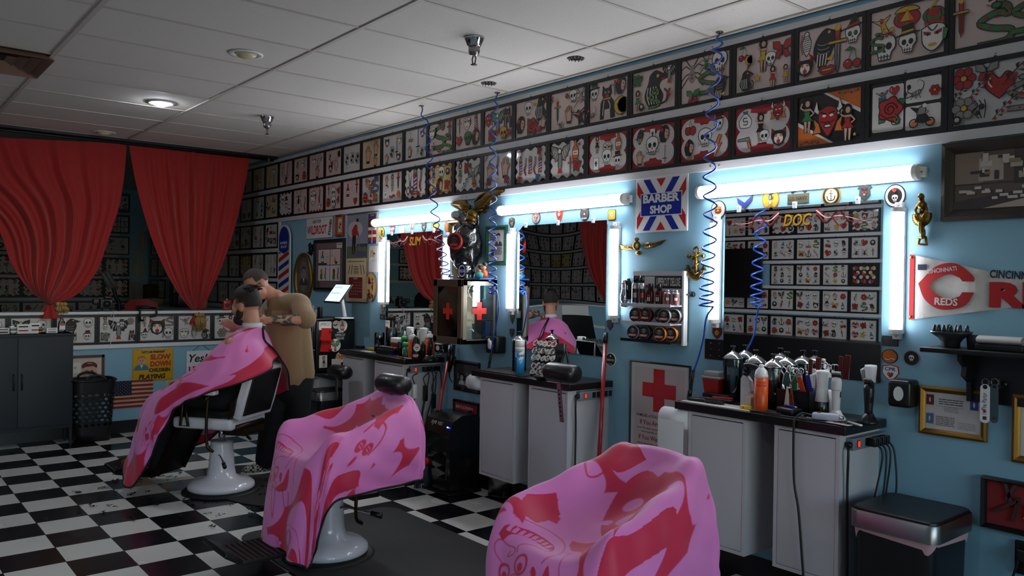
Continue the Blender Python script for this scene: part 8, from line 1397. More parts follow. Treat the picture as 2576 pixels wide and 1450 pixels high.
# ------ barber chairs, capes, floor mats
PORC=mat('white_porcelain','#d5d2d6',.18,coat=.6);LEA=mat('black_leather','#0b0b0b',.38);AB=mat('aged_bronze','#3d3122',.4,.9)
def barber_chair(label,x,y,rz,recline=.25,rests=(1,1),foot=True,seat_z=.50,legrest=.5,k=1.):
 t=thing('barber_chair',label,'barber chair',(x,y,0),'barber chairs',rz);t.scale=(k,k,1);Q=lambda:setattr(q_:=MB(),'local',True)or q_
 q=Q();q.lathe([(.255,.022),(.268,.035),(.262,.06),(.225,.085),(.15,.10),(.115,.125),(.105,.17),(.088,.36),(.086,.375),(.05,.38)],PORC,48);q.build('pedestal',t)
 q=Q();q.lathe([(.31,0),(.31,.012),(.285,.021),(.26,.023)],RUB,48);q.build('floor_ring',t)
 q=Q();q.cyl((0,0,.37),(0,0,seat_z),.028,CHR,20);q.build('piston',t)
 q=Q();q.tube(catmull([(-.095,-.03,.29),(-.12,-.06,.295),(-.17,-.11,.285),(-.26,-.19,.265)],6),.007,CHR,8);q.tube([(-.25,-.18,.267),(-.31,-.23,.255)],.016,BLKP,10);q.build('pump_lever',t)
 q=Q();q.box((0,.02,seat_z+.045),(.52,.54,.085),PORC,bev=.035);q.build('seat_frame',t)
 q=Q();q.box((0,.02,seat_z+.115),(.47,.50,.07),LEA,bev=.03);q.build('seat_cushion',t)
 B=Matrix.Translation((0,-.25-(.06 if k<.9 else 0),seat_z+.10))@Matrix.Rotation(recline,4,'X')@Matrix.Diagonal((1,1,.84 if k<.9 else 1,1))
 q=Q();q.M=B;q.prism([(-.235,0),(.235,0),(.25,.12),(.235,.36),(.2,.40),(-.2,.40),(-.235,.36),(-.25,.12)],-.055,.0,PORC,Matrix(((1,0,0,0),(0,0,1,0),(0,1,0,0),(0,0,0,1))));q.build('back_frame',t)
 q=Q();q.M=B;q.box((0,.02,.2),(.42,.06,.37),LEA,bev=.028);q.box((0,-.06,.2),(.40,.02,.34),LEA,bev=.009);q.build('back_pad',t)
 for s in(-1,1):
  if not rests[(s+1)//2]:continue
  q=Q();q.box((s*.295,.03,seat_z+.285),(.075,.34,.035),PORC,bev=.015);q.box((s*.295,.03,seat_z+.308),(.07,.33,.025),LEA,bev=.011);q.build('armrest',t)
  q=Q();q.tube([(s*.285,.16,seat_z+.27),(s*.285,.19,seat_z+.03),(s*.285,.12,seat_z+.03),(s*.285,.155,seat_z+.2)],.012,AB,8);q.tube(catmull([(s*.285,-.06,seat_z+.27),(s*.29,-.05,seat_z+.1),(s*.28,-.05,seat_z-.1),(s*.27,-.1,seat_z-.15)],5),.012,AB,8);q.ell((s*.3,-.05,seat_z+.24),(.018,.02,.02),AB,10,8);q.build('arm_bracket',t)
  q=Q();q.prism([(-.30,.16),(-.27,.03),(-.23,.0),(-.20,.06),(-.235,.06),(-.25,.13)],s*.262-.008,s*.262+.008,AB,Matrix(((0,0,1,0),(1,0,0,0),(0,1,0,seat_z+.09),(0,0,0,1))));q.build('hinge',t)
 q=Q();q.tube([(-.2,-.25,seat_z+.02),(.2,-.25,seat_z+.02)],.022,AB,10);q.box((0,-.2,seat_z-.02),(.3,.2,.05),AB);q.build('undercarriage',t)
 if foot:
  F0=Vector((0,.29,seat_z+.0));F1=Vector((0,.29+.42*legrest,.13));d=F1-F0;R=Matrix.Translation((F0+F1)/2)@Matrix.Rotation(math.atan2(d.y,-d.z),4,'X')
  q=Q();q.M=R;q.box((0,0,0),(.36,.03,d.length),LEA,bev=.01);q.box((.17,-.02,0),(.02,.03,d.length),AB);q.box((-.17,-.02,0),(.02,.03,d.length),AB);q.build('leg_rest',t)
  q=Q();fy=F1.y;q.box((0,fy+.19,.115),(.40,.36,.022),mat('foot_plate','#14140f',.4,.4),bev=.006);[q.box((0,fy+.05+.035*k,.128),(.36,.008,.006),AB)for k in range(9)];q.build('footrest',t)
  q=Q();R=Matrix.Translation((0,fy+.42,.15))@Matrix.Rotation(.5,4,'X');q.M=R;q.box((0,0,0),(.40,.12,.03),mat('foot_plate'),bev=.008);[q.cyl((-.15+.06*k,-.02,.014),(-.15+.06*k,-.02,.018),.004,STEEL,6)for k in range(6)];q.build('toe_plate',t)
 return t
RZ1=math.atan2(.80,-.60)
C1=barber_chair('occupied barber chair with a white frame and black back, nearest the half wall',-6.12,2.22,RZ1,.30,(1,1),k=.92)
C2=barber_chair('empty barber chair under a pink cape with its headrest on, in the middle',-4.31,2.2,PI,.22,seat_z=.375,legrest=.05,k=.86)
C3=barber_chair('empty barber chair under a pink cape, nearest the camera',-2.20,2.2,PI,.22,seat_z=.375,legrest=.05,k=.86)
hv=Vector((-4.29,2.61,ony(966,962,2.61).z));headrest('black padded headrest on the middle caped chair',hv,.1,None)
q=MB();q.box((hv.x,2.60,hv.z-.09),(.04,.012,.14),STEEL);o_=[o for o in COL.objects if o.name.startswith('chair_headrest')][-1];q.build('post',o_)
q=MB()
pts=[(p.x,p.y)for p in(onz(*v,0)for v in((1008,1272),(1235,1372)))]
q.prism(rrect(-4.98,-3.35,1.9,3.02,.12),.0005,.008,mat('floor_rubber','#1f1e1b',.7,bump=.2,bscale=300));lone(q,'floor_mat','black rubber floor mat under the middle caped chair','floor mat','rubber floor mats')
q=MB();q.prism(ring(-6.1,2.55,.75,.42,40),.0005,.007,mat('floor_rubber'));lone(q,'floor_mat','worn black rubber mat under the occupied barber chair','floor mat','rubber floor mats')
rg=random.Random(31);q=MB();HM=mat('hair_clippings','#120d0a',.9)
for k in range(85):
 a=rg.uniform(0,2*PI);r=rg.uniform(.3,1.15)**1.0;x,y=-6.25+r*math.cos(a)*.9,2.0+r*math.sin(a)*.7
 for j in range(rg.randint(3,12)):b=rg.uniform(0,PI);L=rg.uniform(.006,.025);ox,oy=rg.gauss(0,.012),rg.gauss(0,.010);q.tube([(x+ox,y+oy,.009),(x+ox+L*math.cos(b),y+oy+L*math.sin(b),.012)],.0022,HM,4)
o=q.build('hair_clippings');tag(o,'dark hair clippings scattered on the floor around the occupied chair','hair clippings',kind='stuff')
# ------ printed capes
PINK,REDC=np.array(lin('#d774b4')[:3]),np.array(lin('#c0133f')[:3])
class Dye:
 """two colour print painted in cloth metres (u across, v along)"""
 def __init__(s,U,V,soft):s.U,s.V,s.a=U,V,np.ones_like(U);s.s=soft
 def put(s,d,val):k=np.clip(.5-d/s.s,0,1);s.a=s.a*(1-k)+val*k
 def el(s,x,y,rx,ry=None,val=0.,rot=0.):
  ry=ry or rx;c,n=math.cos(rot),math.sin(rot);X,Y=(s.U-x)*c+(s.V-y)*n,-(s.U-x)*n+(s.V-y)*c;s.put((np.sqrt((X/rx)**2+(Y/ry)**2)-1)*min(rx,ry),val);return s
 def ln(s,pts,w=.005,val=1.,sm=True):
  P_=crv(pts,6)if sm and len(pts)>2 else pts;D=np.full_like(s.U,9.)
  for(x0,y0),(x1,y1)in zip(P_[:-1],P_[1:]):
   m=(s.U>min(x0,x1)-.03)&(s.U<max(x0,x1)+.03)&(s.V>min(y0,y1)-.03)&(s.V<max(y0,y1)+.03)
   if not m.any():continue
   dx,dy=x1-x0,y1-y0;L=dx*dx+dy*dy+1e-12;u,v=s.U[m]-x0,s.V[m]-y0;k=np.clip((u*dx+v*dy)/L,0,1);D[m]=np.minimum(D[m],np.hypot(u-k*dx,v-k*dy))
  s.put(D-w,val);return s
 def pg(s,pts,val=1.,sm=False):
  P_=crv(pts+pts[:1],5)[:-1]if sm else pts;x=np.array([p[0]for p in P_]);y=np.array([p[1]for p in P_]);m=(s.U>x.min())&(s.U<x.max())&(s.V>y.min())&(s.V<y.max());u,v=s.U[m],s.V[m];ins=np.zeros(u.shape,bool)
  for i in range(len(P_)):
   xa,ya,xb,yb=x[i-1],y[i-1],x[i],y[i]
   if ya!=yb:ins^=((ya>v)!=(yb>v))&(u<(xb-xa)*(v-ya)/(yb-ya)+xa)
  a=s.a[m];a[ins]=val;s.a[m]=a;return s
 def tx(s,t,x,y,h,rot=0.,val=0.):
  vs,fs,W,H=glyphs(t,.02);k=h/H;c,n=math.cos(rot),math.sin(rot);P_=[(x+(a*k-W*k/2)*c-b*k*n,y+(a*k-W*k/2)*n+b*k*c)for a,b in vs]
  for f in fs:s.pg([P_[i]for i in f],val)
  return s
def monster(d,x,y,k,fl=1):
 p=lambda*a:[(x+fl*k*q[0],y+k*q[1])for q in a]
 for hx in(-.1,.5):d.ln(p((hx-.05,.55),(hx+.1,.9),(hx+.35,1.25)),.005*k*3).ln(p((hx+.18,.5),(hx+.25,.85),(hx+.35,1.25)),.005*k*3)
 d.pg(p((0,.55),(.35,.58),(.6,.45),(.62,.2),(.5,-.05),(.4,.3),(.25,.42)),1.,True)
 d.ln(p((-.1,.52),(-.5,.55),(-.55,.45),(-.3,.3),(.1,.4),(-.1,.52)),.012*k).pg(p((-.3,.47),(-.1,.5),(-.2,.36)),1.,True)
 for ex,ey,r in((-.62,.28,.17),(-.15,.12,.19)):d.el(x+fl*k*ex,y+k*ey,r*k,val=1.).el(x+fl*k*ex,y+k*ey,r*k-.011,val=0.).el(x+fl*k*(ex+.0),y+k*(ey+.05),r*k*.42,val=1.)
 d.pg(p((.15,.2),(.3,.38),(.28,.15),(.18,.1)),1.,True)
 d.ln(p((-.75,.15),(-.95,.1),(-1.,-.05),(-.85,-.2),(-.5,-.2),(-.42,-.08),(-.6,-.02),(-.55,-.12)),.012*k).ln(p((-.35,-.1),(-.4,-.25),(-.2,-.33),(.1,-.3),(.2,-.35),(.08,-.5)),.012*k)
 d.pg(p((-1.0,-.22),(-.85,-.2),(-.7,-.42),(-.4,-.5),(.1,-.4),(.2,-.42),(.0,-.62),(-.5,-.68),(-.9,-.5)),1.,True)
 for i in range(8):d.pg(p((-.88+.12*i,-.40-.10*math.sin(i*.4)),(-.79+.12*i,-.42-.10*math.sin(i*.4)),(-.80+.12*i,-.56-.08*math.sin(i*.4)),(-.87+.12*i,-.55-.08*math.sin(i*.4))),0.)
 d.ln(p((.35,-.02),(.4,-.4),(.1,-.8),(-.5,-.95),(-.95,-.7)),.012*k).ln(p((.5,-.6),(.75,-.1),(.9,.2)),.012*k)
def mask_face(d,x,y,k):
 p=lambda*a:[(x+k*q[0],y+k*q[1])for q in a]
 d.ln(p((-.7,.9),(-.8,0),(-.4,-.7),(0,-1),(.4,-.7),(.8,0),(.75,.8)),.012*k,sm=False)
 for s in(-1,1):d.pg(p((s*.15,.2),(s*.5,.4),(s*.65,.1),(s*.35,-.05)),1.,True).ln(p((s*.1,.5),(s*.45,.65),(s*.7,.4)),.015*k)
 d.el(x,y-.45*k,.22*k,.32*k,1.).el(x,y-.45*k,.22*k-.01,.32*k-.01,0.).ln(p((0,.1),(-.08,-.15),(.08,-.18)),.012*k)
 for a,b in((-.75,-.3),(.7,-.2),(.55,-.65)):d.el(x+a*k,y+b*k,.09*k,val=1.).pg(p((a-.07,b+.05),(a+.07,b+.05),(a,b+.22)),1.)
 d.ln(p((.5,-.7),(.9,-.1),(.6,.2)),.011*k)
def sunnies(d,x,y,k,rot=0.):
 c,n=math.cos(rot),math.sin(rot);T_=lambda a,b:(x+k*(a*c-b*n),y+k*(a*n+b*c))
 for s in(-1,1):d.el(*T_(s*.55,0),.5*k,.42*k,1.,rot);d.ln([T_(s*.55-.25,.12),T_(s*.55+.15,.02)],.012*k*2,0.).ln([T_(s*.55-.25,-.08),T_(s*.55+.2,-.16)],.012*k*2,0.)
 d.ln([T_(-.1,.1),T_(.1,.1)],.05*k);d.ln([T_(-1.1,.25),T_(-1.3,-.6),T_(-.8,-1.6),(T_(.6,-1.7)),T_(1.3,-.8)],.006)
 d.el(*T_(.1,.85),.2*k,.3*k,1.,rot)
def jersey(d,x,y,k,rot=0.):
 c,n=math.cos(rot),math.sin(rot);T_=lambda a,b:(x+k*(a*c-b*n),y+k*(a*n+b*c))
 d.pg([T_(*q)for q in((-.6,.8),(.6,.8),(.75,-.6),(.5,-.9),(-.5,-.9),(-.75,-.6))],1.,True);d.tx('JOE',*T_(0,.15),.42*k,rot);d.tx('COOL',*T_(0,-.45),.42*k,rot);[d.ln([T_(-.55+.16*i,-.92),T_(-.57+.16*i,-1.15)],.010*k*2)for i in range(8)];d.ln([T_(-.6,.8),T_(-1.1,.5),T_(-1.3,.0),T_(-.95,-.1)],.006);d.ln([T_(.6,.8),T_(1.1,.6),T_(1.2,.1)],.006)
def cape_print(d,seed,W,L):
 rg=random.Random(seed)
 for _ in range(60):d.el(rg.uniform(-W,W),rg.uniform(0,L),rg.uniform(.07,.17),rg.uniform(.07,.15),0.)
 for gx in(-.62,-.31,0,.31,.62):
  for gy in np.arange(.1,L,.34):d.el(gx+rg.uniform(-.07,.07),gy+rg.uniform(-.07,.07),rg.uniform(.10,.19),rg.uniform(.10,.17),0.)
 return d
def cape(label,Mx,rows,nu,nv,seed,paint,fold,group='pink printed capes',W=.72,closed=True,bind=True):
 """rows: list of cross sections, each a list of control points; smooth surface through them"""
 R=np.array(rows,float);a,b,_=R.shape
 def rs(P,n):
  m=P.shape[0];t=np.linspace(0,m-1,n);i=np.clip(t.astype(int),0,m-2);f=(t-i)[:,None,None];E=np.concatenate([2*P[:1]-P[1:2],P,2*P[-1:]-P[-2:-1]]);p0,p1,p2,p3=E[i],E[i+1],E[i+2],E[i+3]
  return .5*(2*p1+(p2-p0)*f+(2*p0-5*p1+4*p2-p3)*f**2+(3*p1-p0-3*p2+p3)*f**3)
 S=rs(R,nv);S=rs(S.transpose(1,0,2),nu).transpose(1,0,2)
 du=np.linalg.norm(np.diff(S,axis=1),axis=2);dv=np.linalg.norm(np.diff(S,axis=0),axis=2)
 U=np.concatenate([np.zeros((nv,1)),np.cumsum(du,1)],1);U=U-U[:,nu//2:nu//2+1];V=np.concatenate([np.zeros((1,nu)),np.cumsum(dv,0)],0)
 tu=np.gradient(S,axis=1);tv=np.gradient(S,axis=0);N=np.cross(tu,tv);N/=np.linalg.norm(N,axis=2,keepdims=True)+1e-9
 S=S+N*fold(np.linspace(-1,1,nu)[None,:],np.linspace(0,1,nv)[:,None],U,V)[:,:,None]
 d=Dye(U,V,.006);paint(d)
 rgb=PINK[None,None]*(1-d.a[...,None])+REDC[None,None]*d.a[...,None]
 Mn=np.array(Mx);P_=(S.reshape(-1,3)@Mn[:3,:3].T)+Mn[:3,3]
 t=thing('barber_cape',label,'cape',tuple(P_.mean(0)),group);P_=P_-np.array(t.location)
 idx=np.arange(nu*nv).reshape(nv,nu);F=np.stack([idx[:-1,:-1],idx[:-1,1:],idx[1:,1:],idx[1:,:-1]],-1).reshape(-1,4)
 me=bpy.data.meshes.new('cloth');me.vertices.add(len(P_));me.vertices.foreach_set('co',P_.astype(np.float32).ravel());me.loops.add(F.size);me.loops.foreach_set('vertex_index',F.astype(np.int32).ravel());me.polygons.add(len(F));me.polygons.foreach_set('loop_start',np.arange(0,F.size,4,dtype=np.int32));me.polygons.foreach_set('use_smooth',np.ones(len(F),bool));me.update(calc_edges=True)
 at=me.color_attributes.new('dye','FLOAT_COLOR','POINT');at.data.foreach_set('color',np.concatenate([rgb.reshape(-1,3),np.ones((nu*nv,1))],1).astype(np.float32).ravel())
 me.materials.append(vcmat('cape_nylon',.55,sheen=.25));o=bpy.data.objects.new('cloth',me);COL.objects.link(o);o.parent=t
 Pw=(P_+np.array(t.location)).reshape(nv,nu,3)
 loop=[Pw[j,0]for j in range(0,nv,5)]+[Pw[-1,i]for i in range(0,nu,5)]+[Pw[j,-1]for j in range(nv-1,-1,-5)]
 if bind:q=MB();q.tube([Vector(p)for p in loop],.0065,mat('black_binding','#0a0809',.7),6);q.build('hem_binding',t)
 return t
def mir(h):return[(-x,y,z)for x,y,z in h[:0:-1]]+list(h)
def chair_rows(tail=0.):
 H=[[(0,-.50,.52),(.13,-.50,.52),(.235,-.5,.50),(.275,-.47,.47),(.30,-.44,.45)],[(0,-.50,.72),(.13,-.50,.72),(.235,-.49,.70),(.285,-.45,.58),(.31,-.42,.44)],[(0,-.455,.905),(.13,-.455,.90),(.225,-.445,.875),(.30,-.42,.67),(.325,-.40,.45)],[(0,-.42,.925),(.13,-.415,.918),(.235,-.40,.885),(.315,-.37,.66),(.335,-.36,.45)],[(0,-.36,.86),(.13,-.345,.865),(.25,-.31,.855),(.325,-.27,.64),(.345,-.26,.44)],[(0,-.20,.73),(.14,-.18,.76),(.265,-.14,.815),(.335,-.11,.62),(.35,-.1,.44)],[(0,-.02,.645),(.15,.0,.68),(.28,.03,.775),(.34,.05,.60),(.352,.05,.43)],[(0,.15,.625),(.15,.16,.65),(.288,.165,.745),(.338,.17,.56),(.345,.17,.40)],[(0,.25,.605),(.15,.25,.60),(.27,.235,.60),(.315,.225,.44),(.325,.22,.28)],[(0,.29,.47),(.15,.29,.45),(.26,.27,.45),(.30,.25,.31),(.31,.24,.16)],[(0,.33,.28),(.15,.325,.27),(.26,.30,.27),(.295,.275,.18),(.30,.265,.09)],[(0,.36,.10),(.15,.35,.09),(.255,.32,.09),(.285,.29,.065),(.29,.28,.05)]]
 return[mir(h)for h in H]
def chair_fold(seed):
 rg=np.random.RandomState(seed);p=rg.uniform(0,6,8)
 def f(u,v,U,V):
  drop=np.clip((v-.62)/.3,0,1);side=np.clip((np.abs(u)-.55)/.3,0,1)
  return .016*drop*np.sin(U*21+p[0]+1.5*np.sin(U*6+p[1]))*(.4+.6*v)+.010*side*np.sin(v*34+p[2]+2*np.sin(v*9))*(1-drop*.4)+.006*(1-side)*(1-drop)*np.sin(V*14+U*11*np.sin(V*3+p[3])+p[4])+.004*np.sin(U*40*u+V*22+p[5])*(1-side*.5)
 return f
def chm(x,y):return Matrix.Translation((x,y,0))@Matrix.Rotation(PI,4,'Z')
def paint3(d):
 cape_print(d,4,.75,2.2)
 d.pg([(-.2,.62),(-.02,.55),(.05,.68),(.0,.85),(-.14,.95),(-.25,.82)],1.,True);d.pg([(-.45,.55),(-.33,.62),(-.37,.9),(-.30,1.15),(-.40,1.45),(-.46,1.2),(-.5,.9)],1.,True)
 d.el(-.06,.72,.05,.035,0.,.5).el(-.14,.82,.06,.04,0.,.3).el(-.03,.85,.03,.02,0.)
 d.pg([(.16,.9),(.24,.84),(.3,.95),(.26,1.06),(.17,1.02)],1.);d.el(.30,1.12,.12,val=1.).el(.31,1.13,.085,val=0.).el(.31,1.13,.06,val=1.).el(.33,1.12,.022,val=0.).el(.29,1.14,.022,val=0.)
 for k in range(6):d.el(-.1+.08*k,1.2+.06*(k%2),.11,.13,0.)
 d.el(.05,1.28,.2,.24,0.);monster(d,.03,1.22,.21,-1);mask_face(d,-.32,1.52,.15);sunnies(d,-.62,1.0,.07,1.4);jersey(d,-.62,1.24,.09,1.3);jersey(d,.2,1.72,.1,.3)
 d.ln([(.2,.55),(.25,.62),(.2,.68),(.16,.62),(.2,.55)],.004);d.pg([(.02,.5),(.14,.42),(.2,.52),(.1,.6)],1.,True)
def paint2(d):
 cape_print(d,9,.75,2.2)
 d.el(.05,1.2,.26,.3,0.);monster(d,.08,1.28,.22,-1);mask_face(d,-.17,1.66,.15);d.pg([(.25,.62),(.36,.7),(.33,.85),(.22,.8)],1.,True);d.pg([(.06,.48),(.16,.56),(.13,.66),(.02,.74),(-.02,.62)],1.,True)
 d.el(-.5,.75,.17,.2,0.).el(-.48,1.05,.2,.2,0.);sunnies(d,-.44,.68,.075,1.25);jersey(d,-.46,.98,.10,1.35);d.pg([(-.64,.5),(-.55,.62),(-.6,.85),(-.7,.8)],1.,True);d.pg([(-.7,1.1),(-.6,1.0),(-.56,1.15),(-.66,1.35)],1.,True)
 d.pg([(.12,1.62),(.2,1.55),(.24,1.7),(.2,1.95),(.08,2.1),(.05,1.9)],1.,True);d.tx('ZE',.26,1.78,.09,.4,1.)
cape('pink cape printed with red cartoon faces over the chair nearest the camera',chm(-2.20,2.2),chair_rows(),460,620,3,paint3,chair_fold(1))
c2=cape('pink cape printed with red cartoon faces over the middle chair with a headrest',chm(-4.30,2.2),chair_rows(),400,540,5,paint2,chair_fold(6))
# ------ people
SKIN=mat('skin','#b8836b',.5,sss=.15);HAIRD=mat('dark_brown_hair','#1d140f',.6,bump=.6,bscale=260)
def remesh(parts,vox,name,parent,m,smooth=4):
 """parts: list of (verts, faces); fused into one continuous surface"""
 vs,fs=[],[]
 for v,f in parts:o=len(vs);vs+=[tuple(p)for p in v];fs+=[tuple(i+o for i in q_)for q_ in f]
 me=bpy.data.meshes.new(name);me.from_pydata(vs,[],fs);o=bpy.data.objects.new(name,me);COL.objects.link(o)
 r=o.modifiers.new('r','REMESH');r.mode='VOXEL';r.voxel_size=vox;s=o.modifiers.new('s','SMOOTH');s.iterations=smooth;s.factor=.5
 dg=bpy.context.evaluated_depsgraph_get();e=bpy.data.meshes.new_from_object(o.evaluated_get(dg));bpy.data.objects.remove(o)
 if parent is not None:
  L=Vector(parent.location);e.transform(Matrix.Translation(-L))
 e.materials.clear();e.materials.append(m);e.polygons.foreach_set('use_smooth',[True]*len(e.polygons));e.update()
 ob=bpy.data.objects.new(name,e);COL.objects.link(ob);ob.parent=parent;return ob
def tb(pts,rs,n=14,sub=5):
 P_=catmull(pts,sub);R=[]
 for i in range(len(pts)-1):R+=[rs[i]+(rs[i+1]-rs[i])*k/sub for k in range(sub)]
 R.append(rs[-1]);q=MB();q.tube(P_,R,SKIN,n);q.ell(P_[0],(R[0],)*3,SKIN,12,8);q.ell(P_[-1],(R[-1],)*3,SKIN,12,8);return q.v,q.f
def el(c,r,M=None):q=MB();q.ell(c,r,SKIN,20,14,M);return q.v,q.f
def head_parts(H):
 """H: head frame (x = head's right, y = face forward, z = crown); origin mid head; 0.24 tall"""
 P_=[el((0,-.012,.03),(.077,.096,.088),H),el((0,.03,-.04),(.062,.064,.075),H),el((0,.052,-.088),(.034,.034,.026),H),el((0,.084,.012),(.05,.014,.02),H),el((0,.02,-.06),(.066,.05,.045),H)]
 P_.append(tb([H@Vector(p)for p in((0,.086,.012),(0,.102,-.012),(0,.112,-.028))],(.009,.011,.013),10));P_+=[el((s*.013,.098,-.033),(.009,.011,.008),H)for s in(-1,1)]
 P_+=[el((s*.038,.072,-.022),(.022,.018,.018),H)for s in(-1,1)]+[el((0,.084,-.058),(.024,.012,.006),H),el((0,.082,-.067),(.022,.012,.007),H)]
 for s in(-1,1):P_+=[el((s*.080,-.004,-.008),(.010,.022,.034),H),el((s*.084,-.014,.006),(.008,.016,.020),H)]
 return P_
def face_bits(H,t,brow,lip=True,eyes=True):
 L=[]
 for s in(-1,1):
  q=MB();q.ell((s*.033,.078,.0),(.014,.011,.009),WPL,14,9,H);q.ell((s*.033,.0875,.0),(.006,.003,.006),K,10,7,H);q.build('eye',t)
  q=MB();q.tube([H@Vector(p)for p in((s*.052,.080,.022),(s*.034,.093,.028),(s*.014,.095,.022))],[.003,.005,.004],brow,6);q.build('eyebrow',t)
 q=MB();q.tube([H@Vector(p)for p in((-.022,.085,-.062),(-.008,.095,-.060),(.008,.095,-.060),(.022,.085,-.062))],[.003,.005,.005,.003],mat('lip','#8f4f46',.5),7);q.build('lips',t)
def hair_cap(H,t,m,fade,th=.012,top=.02,zlow=-.02,name='hair',front=.045):
 q=MB();n,h=40,22;vs=[]
 for i in range(h+1):
  ph=PI*.5*i/h*1.25
  for k in range(n):
   a=2*PI*k/n;x,y,z=math.sin(ph)*math.cos(a),math.sin(ph)*math.sin(a),math.cos(ph);e=th+top*max(0,z)**2
   vs.append(Vector((x*(.077+e),-.012+y*(.096+e),.03+z*(.088+e))))
 ok=lambda p:not(p.y>.035 and p.z<front+.045-(.0 if abs(p.x)<.05 else .01))and p.z>zlow-.055*(p.y<-.03)+(.03 if p.y>.01 else 0)
 fs=[(i*n+k,i*n+(k+1)%n,(i+1)*n+(k+1)%n,(i+1)*n+k)for i in range(h)for k in range(n)if all(ok(vs[j])for j in(i*n+k,(i+1)*n+k))]
 q.add(vs,fs,m,H,True);o=q.build(name,t);return o
def frame_m(o,z,y):
 z=Vector(z).normalized();y=Vector(y);y=(y-z*y.dot(z)).normalized();x=y.cross(z);return Matrix(((x.x,y.x,z.x,o.x),(x.y,y.y,z.y,o.y),(x.z,y.z,z.z,o.z),(0,0,0,1)))
def hand(wr,d,up,side,curl=.5,k=1.):
 """palm and five fingers from the wrist along d; up = back of the hand; side = +1/-1 thumb side"""
 d=Vector(d).normalized();up=Vector(up);up=(up-d*up.dot(d)).normalized();w=d.cross(up)*side;wr=Vector(wr);P_=[tb([wr,wr+d*.045*k,wr+d*.085*k],(.024*k,.034*k,.03*k),12)];P_[0]=el((0,0,0),(.05*k,.042*k,.016*k),Matrix(((d.x,w.x,up.x,wr.x+d.x*.05*k),(d.y,w.y,up.y,wr.y+d.y*.05*k),(d.z,w.z,up.z,wr.z+d.z*.05*k),(0,0,0,1))))
 for i,(o,L)in enumerate(((.03,.068),(.011,.078),(-.009,.072),(-.028,.056))):
  b=wr+d*.085*k+w*o*k;a=curl*(.8+.12*i);p1=b+(d*math.cos(a*.5)-up*math.sin(a*.5))*L*.45*k;p2=p1+(d*math.cos(a*1.3)-up*math.sin(a*1.3))*L*.32*k;p3=p2+(d*math.cos(a*2)-up*math.sin(a*2))*L*.25*k;P_.append(tb([b-d*.02*k,b,p1,p2,p3],[.0095*k,.0095*k,.0085*k,.008*k,.0068*k],9,3))
 b=wr+d*.025*k+w*.03*k;P_.append(tb([b,b+(d*.5+w*.8-up*.2).normalized()*.035*k,b+(d*.9+w*.6-up*.4).normalized()*.062*k,b+(d+w*.3-up*.5).normalized()*.085*k],[.014*k,.011*k,.0095*k,.0075*k],9,3));P_.append(tb([wr-d*.02*k,wr+d*.03*k],(.026*k,.03*k),12));return P_
def W(px,py,t):return CAMP+ray(px,py)*t
#  barber
RI,UPV,TO=Vector((_r2.x,_r2.y,0)).normalized(),Vector((0,0,1)),-Vector((_fw.x,_fw.y,0)).normalized()
B0=thing('person','standing person in tan t-shirt, black trousers and glasses cutting hair','person',(-6.45,2.75,0))
HB=frame_m(W(646,718,6.50),RI*-.50+UPV*.80+TO*.22,RI*-.55-UPV*.42+TO*.70)@Matrix.Scale(1.08,4)
nk=W(700,752,6.56);chest=W(722,815,6.62);hip=W(730,935,6.72);lsh=W(752,762,6.46);rsh=W(683,778,6.80)
elb=W(771,806,6.30);wrl=W(676,806,6.16);rel=W(640,850,6.70);wrr=W(600,826,6.42)
hd=(W(640,812,6.14)-wrl).normalized()
parts=head_parts(HB)+[tb([HB@Vector((0,-.03,-.06)),HB@Vector((0,-.05,-.12))*.5+nk*.5,nk,chest],(.058,.058,.064,.10)),tb([nk,lsh],(.06,.062)),tb([nk,rsh],(.06,.062)),tb([chest,hip],(.135,.14)),tb([lsh,(lsh+elb)/2,elb],(.06,.055,.046)),tb([elb,elb.lerp(wrl,.35),wrl],(.046,.046,.029)),tb([rsh,rel],(.058,.045)),tb([rel,wrr],(.045,.03))]
parts+=hand(wrl,hd,UPV*.6+TO*.8,1,.55)+hand(wrr,(W(582,818,6.36)-wrr),TO,-1,.7)
lf,rf=W(752,1145,6.75),W(668,1165,6.72)
for f_,hx in((lf,.075),(rf,-.075)):hp=hip+RI*hx;kn=hp.lerp(f_,.48)+TO*.03;f_.z=.09;parts.append(tb([hp,kn,f_],(.085,.065,.045)))
body=remesh(parts,.0085,'body',B0,SKIN)
q=MB();TT=mat('tattoo_ink','#3c3f3d',.6);rg=random.Random(2);ax=(wrl-elb).normalized();s1=ax.cross(TO).normalized();s2=s1.cross(ax)
for k in range(34):
 f=rg.uniform(.02,.85);a=rg.uniform(-1.3,1.3);r=(.047-.016*max(0,f-.3))*1.0;c=elb.lerp(wrl,f);vs=[]
 for j in range(7):b=a+rg.uniform(.15,.35)*math.cos(j*.9);ff=rg.uniform(.010,.026)*math.sin(j*.9);dr=(TO*math.cos(b)+s1*math.sin(b)).normalized();vs.append(c+ax*ff+dr*(r+.0015))
 q.add(vs,[tuple(range(7))],TT)
q.build('forearm_tattoo',B0)
hair_cap(HB,B0,mat('brown_hair','#33241b',.7,bump=.5,bscale=300),0,.004,.006,-.005,front=.035);face_bits(HB,B0,mat('brown_hair'))
q=MB();q.ell((0,.06,-.085),(.045,.038,.032),mat('reddish_beard','#7d5540',.8),16,10,HB);q.build('beard',B0)
q=MB()
for s in(-1,1):q.tube([HB@Vector((s*.034+.026*math.cos(a),.100-.006*abs(math.cos(a)),-.002+.021*math.sin(a)))for a in np.linspace(0,2*PI,19)],.0032,BLKP,6);q.tube([HB@Vector(p)for p in((s*.060,.094,.008),(s*.078,.05,.008),(s*.084,-.015,.008))],.003,BLKP,6)
q.tube([HB@Vector((x,.104,.004))for x in(-.008,.008)],.003,BLKP,6);q.build('glasses',B0)
